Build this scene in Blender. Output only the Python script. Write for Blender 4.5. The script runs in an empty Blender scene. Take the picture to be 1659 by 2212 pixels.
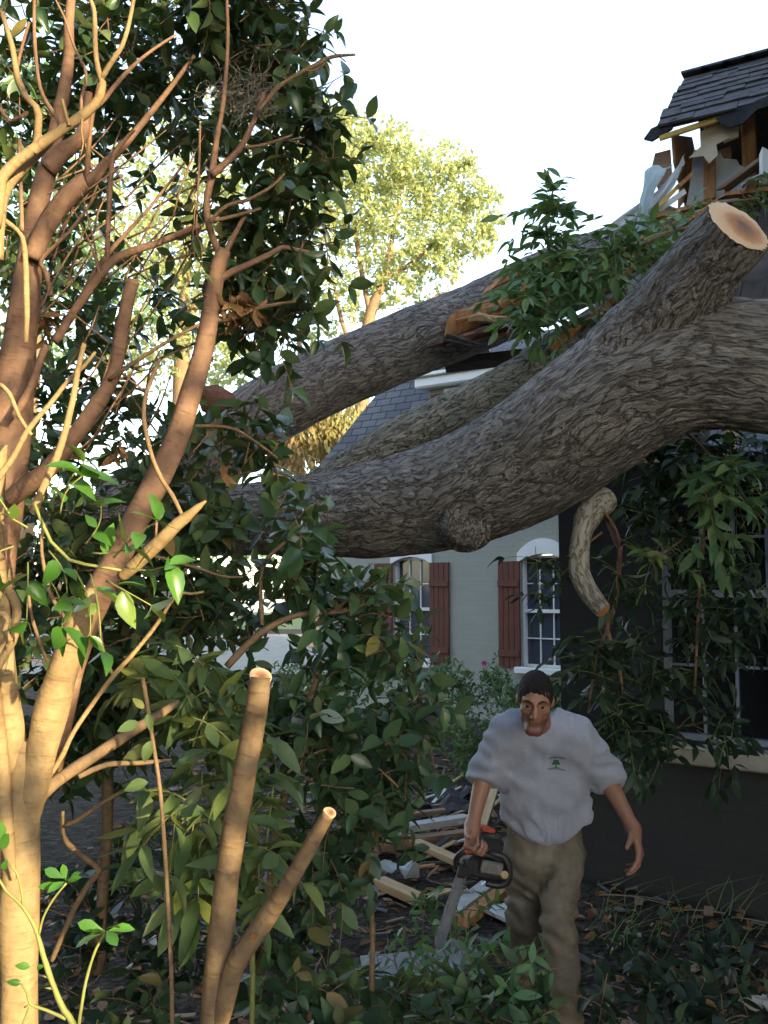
import bpy, bmesh, math, random
import numpy as np
from mathutils import Vector, Matrix

random.seed(7); RNG = np.random.default_rng(11)
SC = bpy.context.scene
COL = SC.collection
R = math.radians
# ------------------------------------------------------------------ camera
FPX, CU, CV = 2037.0, 829.5, 1106.0          # focal length and centre for a 1659 x 2212 view
CAM = np.array((0.0, 0.0, 1.95))
PITCH = math.atan(159 / FPX)
cam_d = bpy.data.cameras.new('camera'); cam = bpy.data.objects.new('camera', cam_d); COL.objects.link(cam)
cam.location = CAM; cam.rotation_euler = (R(90) + PITCH, 0, 0)
cam_d.sensor_fit = 'VERTICAL'; cam_d.sensor_height = 32.0; cam_d.lens = 32.0 * FPX / 2212.0
cam_d.clip_start = 0.05; cam_d.clip_end = 2000
SC.camera = cam
SC.view_settings.view_transform = 'Standard'; SC.view_settings.look = 'None'
SC.view_settings.exposure = 2.5; SC.view_settings.gamma = 1.0
# ------------------------------------------------------------------ sky and sun
SUN_EL, SUN_AZ = R(12), R(42)                # low evening sun behind the camera, a little to its right
S = Vector((math.sin(SUN_AZ) * math.cos(SUN_EL), -math.cos(SUN_AZ) * math.cos(SUN_EL), math.sin(SUN_EL)))
w = bpy.data.worlds.new('World'); SC.world = w; w.use_nodes = True
nt = w.node_tree; bg = nt.nodes['Background']
sk = nt.nodes.new('ShaderNodeTexSky'); sk.sky_type = 'NISHITA'; sk.sun_disc = False
sk.sun_elevation = SUN_EL; sk.sun_rotation = math.atan2(S.x, S.y)
sk.air_density = 1.0; sk.dust_density = 0.8; sk.ozone_density = 1.0
hsv = nt.nodes.new('ShaderNodeHueSaturation'); hsv.inputs['Saturation'].default_value = 0.78
nt.links.new(sk.outputs[0], hsv.inputs['Color']); nt.links.new(hsv.outputs[0], bg.inputs[0]); bg.inputs[1].default_value = 0.15
sl = bpy.data.lights.new('sun', 'SUN'); so = bpy.data.objects.new('sun', sl); COL.objects.link(so)
sl.energy = 2.4; sl.angle = R(0.5); sl.color = (1.0, 0.80, 0.44)
so.rotation_euler = S.to_track_quat('Z', 'Y').to_euler()
SC.cycles.max_bounces = 6; SC.cycles.transparent_max_bounces = 8
SC.cycles.sample_clamp_indirect = 4.0

# ------------------------------------------------------------------ helpers
_cp, _sp = math.cos(PITCH), math.sin(PITCH)
def P(u, v, d):
    a, b = (u - CU) / FPX * d, (CV - v) / FPX * d
    return np.array((CAM[0] + a, CAM[1] + d * _cp - b * _sp, CAM[2] + d * _sp + b * _cp))
def px(n, d): return n * d / FPX
def G(u, v, z=0.0):
    r = P(u, v, 1.0) - CAM
    return CAM + r * ((z - CAM[2]) / r[2])
def nrm(a):
    a = np.asarray(a, float); return a / (np.linalg.norm(a) + 1e-12)

def props(o, label=None, cat=None, group=None, kind=None):
    if label: o['label'] = label
    if cat: o['category'] = cat
    if group: o['group'] = group
    if kind: o['kind'] = kind
    return o
def thing(name, label, cat, loc=(0, 0, 0), group=None):
    o = bpy.data.objects.new(name, None); COL.objects.link(o); o.location = [float(c) for c in loc]
    o.empty_display_size = 0.1
    return props(o, label, cat, group)
def root_loc(o):
    v = Vector(o.location)
    return v
def world_off(o):
    v = Vector((0, 0, 0))
    while o is not None:
        v += o.location; o = o.parent
    return v

class MB:
    """collects pieces (verts, faces, attributes) and links them as one mesh object"""
    def __init__(s): s.V = []; s.F = []; s.n = 0; s.bark = []; s.lv = []; s.mi = []
    def add(s, V, F, bark=None, lv=None, mi=0):
        V = np.asarray(V, float).reshape(-1, 3)
        if not isinstance(F, list): F = [F]
        for f in F:
            f = np.asarray(f, int)
            if f.size == 0: continue
            s.F.append(f + s.n); s.mi.append(np.full(len(f), mi, int) if np.isscalar(mi) else np.asarray(mi, int))
        s.V.append(V); s.n += len(V)
        s.bark.append(np.asarray(bark, float) if bark is not None else V)
        s.lv.append(np.asarray(lv, float) if lv is not None else np.full(len(V), 0.5))
        return s
    def box(s, c, half, ax=None, taper=1.0, bev=0.0, jag=0.0):
        """oriented box; ax = 3x3 rows are the box axes"""
        ax = np.eye(3) if ax is None else np.asarray(ax, float)
        c = np.asarray(c, float); h = np.asarray(half, float)
        if bev <= 0:
            q = np.array([(x, y, z) for x in (-1, 1) for y in (-1, 1) for z in (-1, 1)], float)
            loc = q * h
            if jag: loc[:, 0] += RNG.uniform(-jag, jag, 8)
            V = c + loc @ ax
            F = np.array([(0, 1, 3, 2), (4, 6, 7, 5), (0, 4, 5, 1), (2, 3, 7, 6), (0, 2, 6, 4), (1, 5, 7, 3)])
            s.add(V, F, bark=loc)
        else:
            b = min(bev, min(h) * 0.6)
            V = []; idx = {}
            for x in (-1, 1):
                for y in (-1, 1):
                    for z in (-1, 1):
                        for a in range(3):
                            p = np.array((x, y, z), float) * (h - b); p[a] = (x, y, z)[a] * h[a]
                            idx[(x, y, z, a)] = len(V); V.append(p)
            F4 = []; F3 = []
            for a in range(3):
                o1, o2 = [k for k in range(3) if k != a]
                for sg in (-1, 1):
                    quad = []
                    for (p, q) in ((-1, -1), (1, -1), (1, 1), (-1, 1)):
                        t = [0, 0, 0]; t[a] = sg; t[o1] = p; t[o2] = q; quad.append(idx[(*t, a)])
                    F4.append(quad)
                for p in (-1, 1):
                    for q in (-1, 1):
                        t0 = [0, 0, 0]; t0[o1] = p; t0[o2] = q
                        t1 = list(t0); t0[a] = -1; t1[a] = 1
                        F4.append([idx[(*t0, o1)], idx[(*t1, o1)], idx[(*t1, o2)], idx[(*t0, o2)]])
            for x in (-1, 1):
                for y in (-1, 1):
                    for z in (-1, 1): F3.append([idx[(x, y, z, a)] for a in range(3)])
            V = np.array(V)
            s.add(c + V @ ax, [np.array(F4), np.array(F3)], bark=V)
        return s
    def prism(s, poly, c, ex, ey, ez, th):
        """polygon (2D) in plane ex,ey at c, thickness th along ez"""
        poly = np.asarray(poly, float); n = len(poly)
        ex, ey, ez = map(np.asarray, (ex, ey, ez))
        A = np.asarray(c) + poly[:, :1] * ex + poly[:, 1:] * ey
        B = A + ez * th
        b = np.zeros((2 * n, 3)); b[:n, :2] = poly; b[n:, :2] = poly; b[n:, 2] = th
        i = np.arange(n); j = (i + 1) % n
        s.add(np.vstack((A, B)), [np.stack((i, j, j + n, i + n), 1), i[::-1].reshape(1, -1), (i + n).reshape(1, -1)], bark=b)
        return s
    def build(s, name, mats, parent=None, smooth=False):
        me = bpy.data.meshes.new(name)
        V = np.vstack(s.V) if s.V else np.zeros((0, 3))
        off = world_off(parent) if parent is not None else Vector((0, 0, 0))
        V = V - np.array(off)
        me.vertices.add(len(V)); me.vertices.foreach_set('co', V.ravel().astype(np.float32))
        tot = np.concatenate([np.full(len(f), f.shape[1], int) for f in s.F])
        idx = np.concatenate([f.ravel() for f in s.F])
        me.loops.add(len(idx)); me.loops.foreach_set('vertex_index', idx.astype(np.int32))
        me.polygons.add(len(tot))
        st = np.concatenate(([0], np.cumsum(tot)[:-1]))
        me.polygons.foreach_set('loop_start', st.astype(np.int32))
        me.polygons.foreach_set('loop_total', tot.astype(np.int32))
        me.polygons.foreach_set('material_index', np.concatenate(s.mi).astype(np.int32))
        me.polygons.foreach_set('use_smooth', np.full(len(tot), smooth, bool))
        a = me.attributes.new('bark', 'FLOAT_VECTOR', 'POINT'); a.data.foreach_set('vector', np.vstack(s.bark).ravel().astype(np.float32))
        a = me.attributes.new('leafv', 'FLOAT', 'POINT'); a.data.foreach_set('value', np.concatenate(s.lv).astype(np.float32))
        me.update(calc_edges=True); me.validate()
        for m in (mats if isinstance(mats, (list, tuple)) else [mats]): me.materials.append(m)
        o = bpy.data.objects.new(name, me); COL.objects.link(o)
        if parent is not None: o.parent = parent
        return o

def bmfix(o):
    """consistent outward normals"""
    bm = bmesh.new(); bm.from_mesh(o.data); bmesh.ops.recalc_face_normals(bm, faces=bm.faces); bm.to_mesh(o.data); bm.free()
    return o

# value noise -----------------------------------------------------------
_T = np.random.default_rng(5).random(4096)
def _h2(i, j): return _T[(i * 157 + j * 1013 + (i * j) % 31) & 4095]
def vnoise(x, y, per=None):
    i = np.floor(x).astype(int); j = np.floor(y).astype(int); fx = x - i; fy = y - j
    fx = fx * fx * (3 - 2 * fx); fy = fy * fy * (3 - 2 * fy)
    j0, j1 = (j, j + 1) if per is None else (j % per, (j + 1) % per)
    return (_h2(i, j0) * (1 - fx) + _h2(i + 1, j0) * fx) * (1 - fy) + (_h2(i, j1) * (1 - fx) + _h2(i + 1, j1) * fx) * fy
def _h3(i, j, k): return _T[(i * 157 + j * 1013 + k * 2311 + (i * j + j * k) % 37) & 4095]
def vnoise3(p):
    i = np.floor(p).astype(int); f = p - i; f = f * f * (3 - 2 * f); r = 0
    for a in (0, 1):
        for b in (0, 1):
            for c in (0, 1):
                wgt = (f[:, 0] if a else 1 - f[:, 0]) * (f[:, 1] if b else 1 - f[:, 1]) * (f[:, 2] if c else 1 - f[:, 2])
                r = r + wgt * _h3(i[:, 0] + a, i[:, 1] + b, i[:, 2] + c)
    return r

# tubes -------------------------------------------------------------------
def spline(pts, rad, step):
    pts = np.asarray(pts, float); rad = np.asarray(rad, float)
    n = len(pts); out = []; ro = []
    for k in range(n - 1):
        p0 = pts[max(k - 1, 0)]; p1 = pts[k]; p2 = pts[k + 1]; p3 = pts[min(k + 2, n - 1)]
        m = max(1, int(np.ceil(np.linalg.norm(p2 - p1) / step)))
        for t in np.arange(m) / m:
            out.append(0.5 * (2 * p1 + (p2 - p0) * t + (2 * p0 - 5 * p1 + 4 * p2 - p3) * t * t + (3 * p1 - p0 - 3 * p2 + p3) * t ** 3))
            tt = t * t * (3 - 2 * t); ro.append(rad[k] * (1 - tt) + rad[k + 1] * tt)
    out.append(pts[-1]); ro.append(rad[-1])
    return np.array(out), np.array(ro)
def frames(C):
    T = np.gradient(C, axis=0); T /= np.linalg.norm(T, axis=1)[:, None] + 1e-12
    up = np.array((0.0, 0, 1)) if abs(T[0, 2]) < 0.9 else np.array((1.0, 0, 0))
    A = np.zeros_like(C); B = np.zeros_like(C); a = nrm(up - T[0] * (up @ T[0]))
    for k in range(len(C)):
        a = nrm(a - T[k] * (a @ T[k])); A[k] = a; B[k] = np.cross(T[k], a)
    return T, A, B
def tube(mb, pts, rad, nu=10, step=0.05, wob=0.0, disp=None, cap=True, mi=0, lv=None):
    C, r = spline(pts, rad, step)
    T, A, B = frames(C)
    n = len(C); s = np.concatenate(([0], np.cumsum(np.linalg.norm(np.diff(C, axis=0), axis=1))))
    ph = np.arange(nu) / nu * 2 * math.pi
    rr = np.repeat(r[:, None], nu, 1)
    if wob:
        rr = rr * (1 + wob * (vnoise(np.repeat(s[:, None], nu, 1) / (3.0 * max(r.mean(), .003)) + random.random() * 50, np.repeat((np.arange(nu) * 4 / nu)[None], n, 0), 4) - .5))
    if disp is not None: rr = rr + disp(np.repeat(s[:, None], nu, 1), np.repeat(ph[None], n, 0), rr)
    cs, sn = np.cos(ph), np.sin(ph)
    V = C[:, None] + rr[..., None] * (A[:, None] * cs[None, :, None] + B[:, None] * sn[None, :, None])
    bark = np.stack((np.repeat((r * 1.0)[:, None], nu, 1) * cs, np.repeat(r[:, None], nu, 1) * sn, np.repeat(s[:, None], nu, 1)), -1)
    V = V.reshape(-1, 3); bark = bark.reshape(-1, 3)
    i = np.arange(n - 1)[:, None] * nu; j = np.arange(nu)[None]; j2 = (j + 1) % nu
    F = np.stack((i + j, i + j2, i + nu + j2, i + nu + j), -1).reshape(-1, 4)
    Fs = [F]
    if cap: Fs += [np.arange(nu)[::-1].reshape(1, -1), (np.arange(nu) + (n - 1) * nu).reshape(1, -1)]
    mb.add(V, Fs, bark=bark, mi=mi, lv=None if lv is None else np.full(len(V), lv))
    return C, r, T
def ptube(mb, spec, d=None, **k):
    """spec rows (u, v, width_px[, depth])"""
    pts = []; rad = []
    for row in spec:
        dd = row[3] if len(row) > 3 else d
        pts.append(P(row[0], row[1], dd)); rad.append(px(row[2], dd) / 2)
    return tube(mb, pts, rad, **k)
def disc(c, n, ra, rb=None, up=(0, 0, 1), nu=28, rough=0.0, rings=4, bulge=0.0):
    rb = rb or ra; n = nrm(n); e1 = nrm(np.cross(up, n)); e2 = np.cross(n, e1); m = MB()
    V = [np.asarray(c)]; bk = [(0, 0, 0)]
    ph = np.arange(nu) / nu * 2 * math.pi
    edge = 1 + rough * (RNG.random(nu) - .5)
    for k in range(1, rings + 1):
        q = k / rings
        for a, e in zip(ph, edge):
            V.append(np.asarray(c) + q * e * (ra * math.cos(a) * e1 + rb * math.sin(a) * e2) + n * (bulge * (1 - q * q) + rough * .02 * random.random()))
            bk.append((q * math.cos(a), q * math.sin(a), 0))
    j = np.arange(nu); j2 = (j + 1) % nu
    Fs = [np.stack((np.zeros(nu, int), 1 + j, 1 + j2), 1)]
    for k in range(rings - 1): Fs.append(np.stack((1 + k * nu + j, 1 + (k + 1) * nu + j, 1 + (k + 1) * nu + j2, 1 + k * nu + j2), 1))
    m.add(np.array(V), Fs, bark=np.array(bk))
    return m

# leaves --------------------------------------------------------------------
def leaf_shape(ratio=0.45, fold=0.16, droop=0.18, tip=1.0, rows=(0.0, .14, .34, .58, .82, 1.0), wid=None):
    wid = wid or (0.03, .62, .98, .92, .5, 0.0)
    V = []; F4 = []; F3 = []
    for t, wv in zip(rows, wid):
        hw = wv * ratio / 2; z = -droop * t * t
        if wv == 0.0: V += [(0, t, z)] * 1; break
        V += [(-hw, t, z + fold * hw * 2), (0, t, z), (hw, t, z + fold * hw * 2)]
    n = len(rows) - 1
    for k in range(n - 1):
        a = 3 * k; F4 += [(a, a + 1, a + 4, a + 3), (a + 1, a + 2, a + 5, a + 4)]
    a = 3 * (n - 1); t = len(V) - 1
    F3 += [(a, a + 1, t), (a + 1, a + 2, t)]
    return np.array(V, float), np.array(F4), np.array(F3)
LEAF_OVAL = leaf_shape(.50)
LEAF_LONG = leaf_shape(.36, fold=.12, droop=.28, wid=(.05, .5, .95, .95, .55, 0))
LEAF_OBO = leaf_shape(.46, fold=.14, droop=.22, wid=(.04, .24, .62, 1.0, .78, 0))
LEAF_THIN = leaf_shape(.2, fold=.1, droop=.3)
_S = np.array([(0, 0, 0), (-.24, .5, .05), (0, 1, -.1), (.24, .5, .05)], float)
LEAF_SMALL = (_S, np.zeros((0, 4), int), np.array([(0, 1, 2), (0, 2, 3)]))
def add_leaves(mb, base, dirs, nor, size, shape, lv=None, mi=0):
    V0, F4, F3 = shape; N = len(base)
    if N == 0: return
    y = np.asarray(dirs, float); y = y / (np.linalg.norm(y, axis=1)[:, None] + 1e-9)
    z = np.asarray(nor, float); z = z - y * (z * y).sum(1)[:, None]; z = z / (np.linalg.norm(z, axis=1)[:, None] + 1e-9)
    x = np.cross(y, z)
    size = np.broadcast_to(size, (N,))
    cur = RNG.uniform(-.2, 2.3, N)
    V = base[:, None] + size[:, None, None] * (V0[None, :, :1] * x[:, None] + V0[None, :, 1:2] * y[:, None] + V0[None, :, 2:] * cur[:, None, None] * z[:, None])
    m = len(V0); off = (np.arange(N) * m)[:, None, None]
    Fs = []
    if len(F4): Fs.append((F4[None] + off).reshape(-1, 4))
    if len(F3): Fs.append((F3[None] + off).reshape(-1, 3))
    lv = RNG.random(N) if lv is None else np.broadcast_to(lv, (N,))
    mb.add(V.reshape(-1, 3), Fs, lv=np.repeat(lv, m), mi=mi)
UP = np.array((0, 0, 1.0))
def sprig(lm, tm, base, d, length, nleaf, leaf, shape=LEAF_OVAL, tw=0.0022, droop=0.15, lvr=(0, 1), spread=.9, start=.25, end_tuft=3):
    """one leafy twig: alternate leaves round a thin stem with a small tuft at its end"""
    d = nrm(d); k = 4
    side = nrm(np.cross(d, RNG.normal(size=3)))
    pts = [np.asarray(base) + d * length * t + (side * .12 * math.sin(3 * t) - UP * droop * t * t) * length for t in np.linspace(0, 1, k)]
    if tm is not None: tube(tm, pts, np.linspace(tw, tw * .55, k), nu=5, step=length / 4 + 1e-3)
    C = np.array(pts)
    a0 = random.random() * 6.28; B = []; D = []; Nn = []; Sz = []
    e1 = nrm(np.cross(d, UP + .01)); e2 = np.cross(e1, d)
    for i in range(nleaf):
        t = start + (1 - start) * (i / max(1, nleaf - 1)) if nleaf > end_tuft else 1.0
        if i >= nleaf - end_tuft: t = 1.0
        f = t * (k - 1); q = min(int(f), k - 2); p = C[q] * (1 - f + q) + C[q + 1] * (f - q)
        a = a0 + i * 2.4; out = e1 * math.cos(a) + e2 * math.sin(a)
        dd = nrm(d * RNG.uniform(.35, .8) + out * spread + RNG.normal(size=3) * .2 - UP * .12)
        B.append(p); D.append(dd); Nn.append(nrm(UP * .8 + d * .5 + RNG.normal(size=3) * .45)); Sz.append(leaf * RNG.uniform(.5, 1.2))
    add_leaves(lm, np.array(B), np.array(D), np.array(Nn), np.array(Sz), shape, lv=RNG.uniform(*lvr, len(B)))
def compound(lm, tm, base, d, length, n=7, leaf=.11, shape=LEAF_LONG, droop=.35, lvr=(0, 1), tw=.002):
    """pinnate leaf: opposite leaflets along a stalk and one at its end"""
    d = nrm(d); k = 5
    pts = np.array([np.asarray(base) + d * length * t - UP * droop * length * t * t for t in np.linspace(0, 1, k)])
    if tm is not None: tube(tm, pts, np.linspace(tw, tw * .6, k), nu=5, step=length)
    B = []; D = []; Nn = []; Sz = []
    prs = (n - 1) // 2; sd = nrm(np.cross(d, UP + RNG.normal(size=3) * .25))
    for i in range(prs):
        f = (.35 + .6 * i / max(1, prs - 1)) * (k - 1); q = min(int(f), k - 2); p = pts[q] * (1 - f + q) + pts[q + 1] * (f - q)
        for s_ in (-1, 1):
            B.append(p); D.append(nrm(d * .7 + sd * s_ - UP * RNG.uniform(.1, .6) + RNG.normal(size=3) * .15)); Sz.append(leaf * RNG.uniform(.75, 1.1))
    B.append(pts[-1]); D.append(nrm(pts[-1] - pts[-2] + RNG.normal(size=3) * .02)); Sz.append(leaf * 1.15)
    Nn = [nrm(UP + RNG.normal(size=3) * .5) for _ in B]
    add_leaves(lm, np.array(B), np.array(D), np.array(Nn), np.array(Sz), shape, lv=RNG.uniform(*lvr, len(B)))
def in_ellipsoid(n, bias=.55):
    v = RNG.normal(size=(n, 3)); v /= np.linalg.norm(v, axis=1)[:, None]
    return v, v * (RNG.random(n) ** bias)[:, None]
def blob_sprigs(lm, tm, blobs, leaf, nleaf=(6, 10), length=.2, shape=LEAF_OVAL, lvr=(0, 1), droop=.2, comp=False):
    """blobs: (u, v, d, ru_px, rv_px, rd_m, number of twigs)"""
    for (u, v, d, ru, rv, rd, n) in blobs:
        c = P(u, v, d); rad = np.array((px(ru, d), rd, px(rv, d)))
        dirs, q = in_ellipsoid(n)
        for a, b in zip(dirs, q):
            p = c + b * rad * (RNG.uniform(1.05, 1.4) if random.random() < .16 else 1)
            dr = nrm(a * .7 + RNG.normal(size=3) * .6 + np.array((0, -.1, .25)))
            L = length * RNG.uniform(.6, 1.3)
            if comp: compound(lm, tm, p - dr * L * .4, dr, L, n=random.choice((5, 7, 9)), leaf=leaf, shape=shape, lvr=lvr)
            else: sprig(lm, tm, p - dr * L * .6, dr, L, random.randint(*nleaf), leaf, shape, lvr=lvr, droop=droop)

# signed-distance figures --------------------------------------------------
def seg(Pn, a, b, ra, rb):
    a = np.asarray(a, np.float32); b = np.asarray(b, np.float32); ab = b - a
    t = np.clip(((Pn - a) @ ab) / (ab @ ab + 1e-12), 0, 1)
    return np.linalg.norm(Pn - a - t[:, None] * ab, axis=1) - (ra + (rb - ra) * t)
def ell(Pn, c, r, M=None):
    q = Pn - np.asarray(c, np.float32)
    if M is not None: q = q @ np.asarray(M, np.float32)
    r = np.asarray(r, np.float32)
    k0 = np.linalg.norm(q / r, axis=1); k1 = np.linalg.norm(q / (r * r), axis=1) + 1e-9
    return k0 * (k0 - 1) / k1
def smin(a, b, k):
    h = np.clip(.5 + .5 * (b - a) / k, 0, 1)
    return b * (1 - h) + a * h - k * h * (1 - h)
def smax(a, b, k): return -smin(-a, -b, k)
def mesh_sdf(f, lo, hi, h, B=16):
    """surface nets over sparse blocks; returns vertices and quads"""
    lo = np.asarray(lo, float); nb = np.ceil((np.asarray(hi) - lo) / (h * B)).astype(int)
    g = np.stack(np.meshgrid(np.arange(B + 1), np.arange(B + 1), np.arange(B + 1), indexing='ij'), -1).reshape(-1, 3)
    bc = np.stack(np.meshgrid(*[np.arange(n) for n in nb], indexing='ij'), -1).reshape(-1, 3)
    dc = f((lo + (bc + .5) * B * h).astype(np.float32))
    keep = bc[np.abs(dc) < B * h * .87 * 1.6 + .02]
    KX, KY = int(nb[1] * B + 4) * int(nb[2] * B + 4), int(nb[2] * B + 4)
    key = lambda c: (c[..., 0] + 1) * KX + (c[..., 1] + 1) * KY + (c[..., 2] + 1)
    keys = []; verts = []; quads = []
    corner = np.array([(x, y, z) for x in (0, 1) for y in (0, 1) for z in (0, 1)])
    edges = [(a, b) for a in range(8) for b in range(a + 1, 8) if np.abs(corner[a] - corner[b]).sum() == 1]
    for b in keep:
        gi = g + b * B
        val = f((lo + gi * h).astype(np.float32)).reshape(B + 1, B + 1, B + 1)
        neg = val < 0
        if neg.all() or not neg.any(): continue
        cv = np.stack([val[x:B + x, y:B + y, z:B + z] for x, y, z in corner], -1)
        cn = cv < 0; act = cn.any(-1) & ~cn.all(-1)
        ci = np.argwhere(act); vals = cv[act]
        acc = np.zeros((len(ci), 3)); cnt = np.zeros(len(ci))
        for a, c in edges:
            va, vb = vals[:, a], vals[:, c]; m = (va < 0) != (vb < 0)
            t = np.where(m, va / (va - vb + 1e-20), 0)
            acc += np.where(m[:, None], corner[a] + t[:, None] * (corner[c] - corner[a]), 0); cnt += m
        verts.append(lo + (ci + b * B + acc / cnt[:, None]) * h); keys.append(key(ci + b * B))
        for ax in range(3):
            sl0 = [slice(0, B)] * 3; sl1 = list(sl0); sl1[ax] = slice(1, B + 1)
            n0, n1 = neg[tuple(sl0)], neg[tuple(sl1)]
            e = np.argwhere(n0 != n1)
            if not len(e): continue
            fl = n0[tuple(e.T)]
            u_, v_ = (ax + 1) % 3, (ax + 2) % 3
            eu = np.zeros(3, int); eu[u_] = 1; ev = np.zeros(3, int); ev[v_] = 1
            E = e + b * B
            q = np.stack((key(E - eu - ev), key(E - ev), key(E), key(E - eu)), 1)
            q[~fl] = q[~fl][:, ::-1]
            quads.append(q)
    keys = np.concatenate(keys); verts = np.vstack(verts); quads = np.vstack(quads)
    o = np.argsort(keys); ks = keys[o]
    pos = np.searchsorted(ks, quads); pos = np.clip(pos, 0, len(ks) - 1)
    ok = (ks[pos] == quads).all(1)
    return verts, o[pos[ok]]

# materials -----------------------------------------------------------------
def new_mat(name):
    m = bpy.data.materials.new(name); m.use_nodes = True
    return m, m.node_tree, m.node_tree.nodes['Principled BSDF']
def nd(t, kind, **kw):
    n = t.nodes.new(kind)
    for k, v in kw.items():
        if k in n.inputs: n.inputs[k].default_value = v
        else: setattr(n, k, v)
    return n
def ramp(t, stops, interp='LINEAR'):
    n = t.nodes.new('ShaderNodeValToRGB'); e = n.color_ramp.elements; n.color_ramp.interpolation = interp
    while len(e) < len(stops): e.new(.5)
    for x, (p, c) in zip(e, stops): x.position = p; x.color = (*c, 1) if len(c) == 3 else c
    return n
def coords(t, attr=None, scale=(1, 1, 1)):
    mp = nd(t, 'ShaderNodeMapping'); mp.inputs['Scale'].default_value = scale
    if attr:
        a = nd(t, 'ShaderNodeAttribute', attribute_name=attr); t.links.new(a.outputs['Vector'], mp.inputs[0])
    else:
        a = nd(t, 'ShaderNodeTexCoord'); t.links.new(a.outputs['Object'], mp.inputs[0])
    return mp
def simple(name, c0, c1, rough=.7, scale=6.0, bump=.0, bscale=40.0, attr=None, stretch=(1, 1, 1), spec=.3, metal=0.0, detail=5.0):
    m, t, b = new_mat(name)
    mp = coords(t, attr, stretch)
    n = nd(t, 'ShaderNodeTexNoise', Scale=scale, Detail=detail, Roughness=.6); t.links.new(mp.outputs[0], n.inputs['Vector'])
    r = ramp(t, [(.3, c0), (.7, c1)]); t.links.new(n.outputs['Fac'], r.inputs[0]); t.links.new(r.outputs[0], b.inputs['Base Color'])
    b.inputs['Roughness'].default_value = rough; b.inputs['Specular IOR Level'].default_value = spec; b.inputs['Metallic'].default_value = metal
    if bump:
        n2 = nd(t, 'ShaderNodeTexNoise', Scale=bscale, Detail=6.0, Roughness=.65); t.links.new(mp.outputs[0], n2.inputs['Vector'])
        bp = nd(t, 'ShaderNodeBump', Strength=bump, Distance=.02); t.links.new(n2.outputs['Fac'], bp.inputs['Height']); t.links.new(bp.outputs[0], b.inputs['Normal'])
    return m
def leaf_mat(name, stops, rough=.38, trans=.25, tcol=(.25, .4, .05), spec=.5, under=None):
    m, t, b = new_mat(name); out = t.nodes['Material Output']
    a = nd(t, 'ShaderNodeAttribute', attribute_name='leafv')
    r = ramp(t, stops); t.links.new(a.outputs['Fac'], r.inputs[0])
    col = r.outputs[0]
    if under:
        g = nd(t, 'ShaderNodeNewGeometry'); mx = nd(t, 'ShaderNodeMix', data_type='RGBA')
        t.links.new(g.outputs['Backfacing'], mx.inputs[0]); t.links.new(col, mx.inputs[6]); mx.inputs[7].default_value = (*under, 1); col = mx.outputs[2]
    n = nd(t, 'ShaderNodeTexNoise', Scale=28.0, Detail=3.0)
    tc = nd(t, 'ShaderNodeTexCoord'); t.links.new(tc.outputs['Object'], n.inputs['Vector'])
    hs = nd(t, 'ShaderNodeHueSaturation'); mr = nd(t, 'ShaderNodeMapRange'); mr.inputs[3].default_value = .7; mr.inputs[4].default_value = 1.35
    t.links.new(n.outputs['Fac'], mr.inputs[0]); t.links.new(mr.outputs[0], hs.inputs['Value']); t.links.new(col, hs.inputs['Color'])
    t.links.new(hs.outputs[0], b.inputs['Base Color'])
    b.inputs['Roughness'].default_value = rough; b.inputs['Specular IOR Level'].default_value = spec
    tr = nd(t, 'ShaderNodeBsdfTranslucent'); tr.inputs[0].default_value = (*tcol, 1)
    mix = nd(t, 'ShaderNodeMixShader'); mix.inputs[0].default_value = trans
    t.links.new(b.outputs[0], mix.inputs[1]); t.links.new(tr.outputs[0], mix.inputs[2]); t.links.new(mix.outputs[0], out.inputs[0])
    return m
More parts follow.
